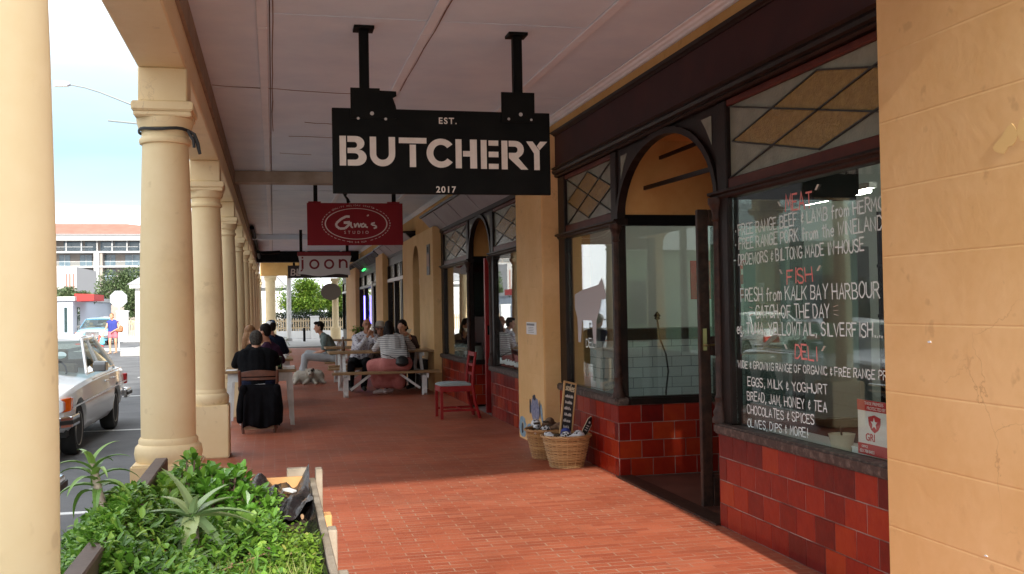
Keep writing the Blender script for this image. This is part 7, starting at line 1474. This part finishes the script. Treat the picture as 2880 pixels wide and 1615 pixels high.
# 9. woman crossing the street
p, g, F = person('woman in blue top and pink shorts walking in the street',
    dict(pel=(-6.60, 46, .74), neck=(-6.63, 46, 1.24), head=(-6.66, 45.96, 1.405), fwd=(-.35, -1, .05), shL=(-6.46, 46, 1.16), shR=(-6.80, 46, 1.16), elL=(-6.36, 45.96, .90), elR=(-6.88, 45.95, .90), wrL=(-6.58, 45.82, .78), wrR=(-6.98, 45.88, .66), hpL=(-6.52, 46, .72), hpR=(-6.70, 46, .72), knL=(-6.50, 45.94, .33), knR=(-6.72, 45.86, .33), anL=(-6.50, 46.05, -.09), anR=(-6.70, 45.84, -.10)), shirt=mat('royal_blue', (.03, .045, .26), .8), shirt_sleeve=.02, skin=mat('skin_sunlit', (.60, .30, .19), .5), shoe=mat('sandal', (.45, .30, .22), .7), hair=mHairO, hstyle='bun', build=.98)
m_ = MB().cap((-6.52, 46, .70), (-6.70, 46, .70), .125, .125).cap((-6.52, 46, .70), (-6.51, 45.97, .55), .112, .105).cap((-6.70, 46, .70), (-6.71, 45.94, .55), .112, .105); blob(m_, 'shorts', mat('pink_cloth', (.62, .16, .20), .85), p, .012)
sb = thing('shoulder_bag', 'large tan shoulder bag carried by the walking woman', 'bag', (-6.3, 46, .9)); blob(MB().ell((-6.28, 45.98, .86), (.10, .10, .16)).ell((-6.34, 45.85, .80), (.16, .06, .07)), 'body', mat('tan_leather', (.30, .12, .05), .5), sb, .014); MB().tube([(-6.28, 46.04, 1.0), (-6.42, 46.06, 1.22), (-6.46, 45.95, 1.2), (-6.3, 45.92, 1.0)], .012, 6).build('strap', bpy.data.materials['tan_leather'], sb)
sb2 = thing('shopping_bag', 'light blue shopping bag hanging from the hand of the walking woman', 'bag', (-7, 45.85, .4)); blob(MB().ell((-7.02, 45.86, .38), (.10, .05, .17)).ell((-7.02, 45.86, .30), (.115, .06, .10)), 'body', mat('bag_blue', (.14, .46, .60), .6), sb2, .014); MB().tube([(-7.07, 45.86, .50), (-7.01, 45.86, .62), (-6.96, 45.86, .50)], .008, 6).build('handle', bpy.data.materials['bag_blue'], sb2)
# dog lying on the bricks
mFur = mat('shaggy_white_fur', (.52, .48, .40), .95, (.66, .62, .54), 18, bump=.9, bscale=55, dist=.02); mFurK = mat('black_fur', (.02, .02, .022), .95, bump=.8, bscale=60, dist=.02)
dg_ = thing('dog', 'shaggy white dog with black face patches lying on the bricks', 'dog', (.67, 21.4, 0)); m_ = MB()
m_.cap((.50, 21.62, .15), (.86, 21.55, .155), .125, .13); m_.cap((.86, 21.55, .15), (.90, 21.62, .14), .14, .12); m_.cap((.72, 21.50, .18), (.71, 21.36, .235), .085, .072); m_.ell((.71, 21.32, .25), (.078, .085, .075)); m_.cap((.71, 21.27, .235), (.705, 21.17, .205), .045, .034); m_.cap((.69, 21.45, .08), (.60, 21.22, .035), .045, .033); m_.cap((.60, 21.22, .033), (.58, 21.16, .028), .036, .032); m_.cap((.80, 21.45, .08), (.82, 21.22, .035), .045, .033); m_.cap((.82, 21.22, .033), (.83, 21.15, .028), .036, .032)
m_.cap((.47, 21.58, .10), (.42, 21.36, .05), .07, .04); m_.cap((.42, 21.36, .045), (.40, 21.28, .03), .04, .034); m_.cap((.90, 21.6, .1), (.97, 21.42, .05), .07, .04); m_.cap((.97, 21.42, .045), (.99, 21.34, .03), .04, .034); m_.cap((.42, 21.68, .10), (.30, 21.60, .05), .045, .03)
dgb = blob(m_, 'body', mFur, dg_, .012, 3)
bm = bmesh.new(); rn = random.Random(12); hm_ = MB()
for i in range(1500):
    pl_ = rn.choice(dgb.data.polygons); p0_ = V(pl_.center)+ORG[dg_]
    if p0_.z < .03 or (p0_-V((.705, 21.18, .22))).length < .07: continue
    d = (V(pl_.normal)+V((rn.uniform(-.5, .5), rn.uniform(-.5, .5), -.7))).normalized(); leaf(hm_, p0_, d, pl_.normal, rn.uniform(.03, .06), .009, .6, 3, shape='sword')
bm.free(); hm_.build('shaggy_coat', mFur, dg_)
for q in (-1, 1): MB().ell((.71+.070*q, 21.345, .275), (.026, .022, .05)).build('ear', mFurK if q > 0 else mFur, dg_, smooth=True); MB().ell((.71+.030*q, 21.232, .268), .008).build('eye', mEye, dg_, smooth=True)
MB().ell((.748, 21.262, .275), (.028, .03, .032)).build('face_patch', mFurK, dg_, smooth=True)
MB().ell((.705, 21.142, .215), (.018, .014, .014)).build('nose', mEye, dg_, smooth=True)
# potted plants
def potted(label, x, y, z, r, h, lv, seed):
    t = thing('potted_plant', label, 'plant', (x, y, z), 'potted plants'); MB().lathe([(r*.7, z), (r, z+h), (r*.9, z+h), (r*.85, z+h*.85)], n=18, c=(x, y, 0)).build('pot', mat('pot', (.25, .12, .08), .8) if 'pot' not in bpy.data.materials else bpy.data.materials['pot'], t, smooth=True); mb = MB(); rn = random.Random(seed)
    for i in range(lv): a, e_ = rn.uniform(0, 6.28), rn.uniform(.2, 1.4); q = rn.random()*r*2.2; d = V((math.cos(a)*math.cos(e_), math.sin(a)*math.cos(e_), math.sin(e_))); leaf(mb, V((x, y, z+h))+d*q, rdir(rn, -10, 60), (0, 0, 1), r*.8, r*.45, .6, 3, .2)
    mb.build('foliage', mLfA, t); st = MB()
    for i in range(7): a = i*.9; st.tube([(x, y, z+h*.8), (x+r*math.cos(a), y+r*math.sin(a), z+h+r*1.6)], .004, 5)
    st.build('stems', mTwig, t)
potted('small potted plant on the farthest white table', .17, 20.1, .736, .075, .09, 90, 3)
potted('leafy potted plant on the farthest picnic table by the pier', 2.05, 26.05, .763, .10, .13, 120, 5)
wl = thing('drink_bottle', 'dark glass bottle on the picnic table by the bald man', 'bottle', (1.35, 18.6, .763)); MB().lathe([(.032, .763), (.034, .775), (.034, .90), (.014, .95), (.013, 1.0)], n=16, c=(1.22, 18.75, 0)).build('body', mBot[1], wl, smooth=True); MB().lathe([(.015, 1.0005), (.015, 1.015)], n=12, c=(1.22, 18.75, 0)).build('cap', mRedSign, wl)
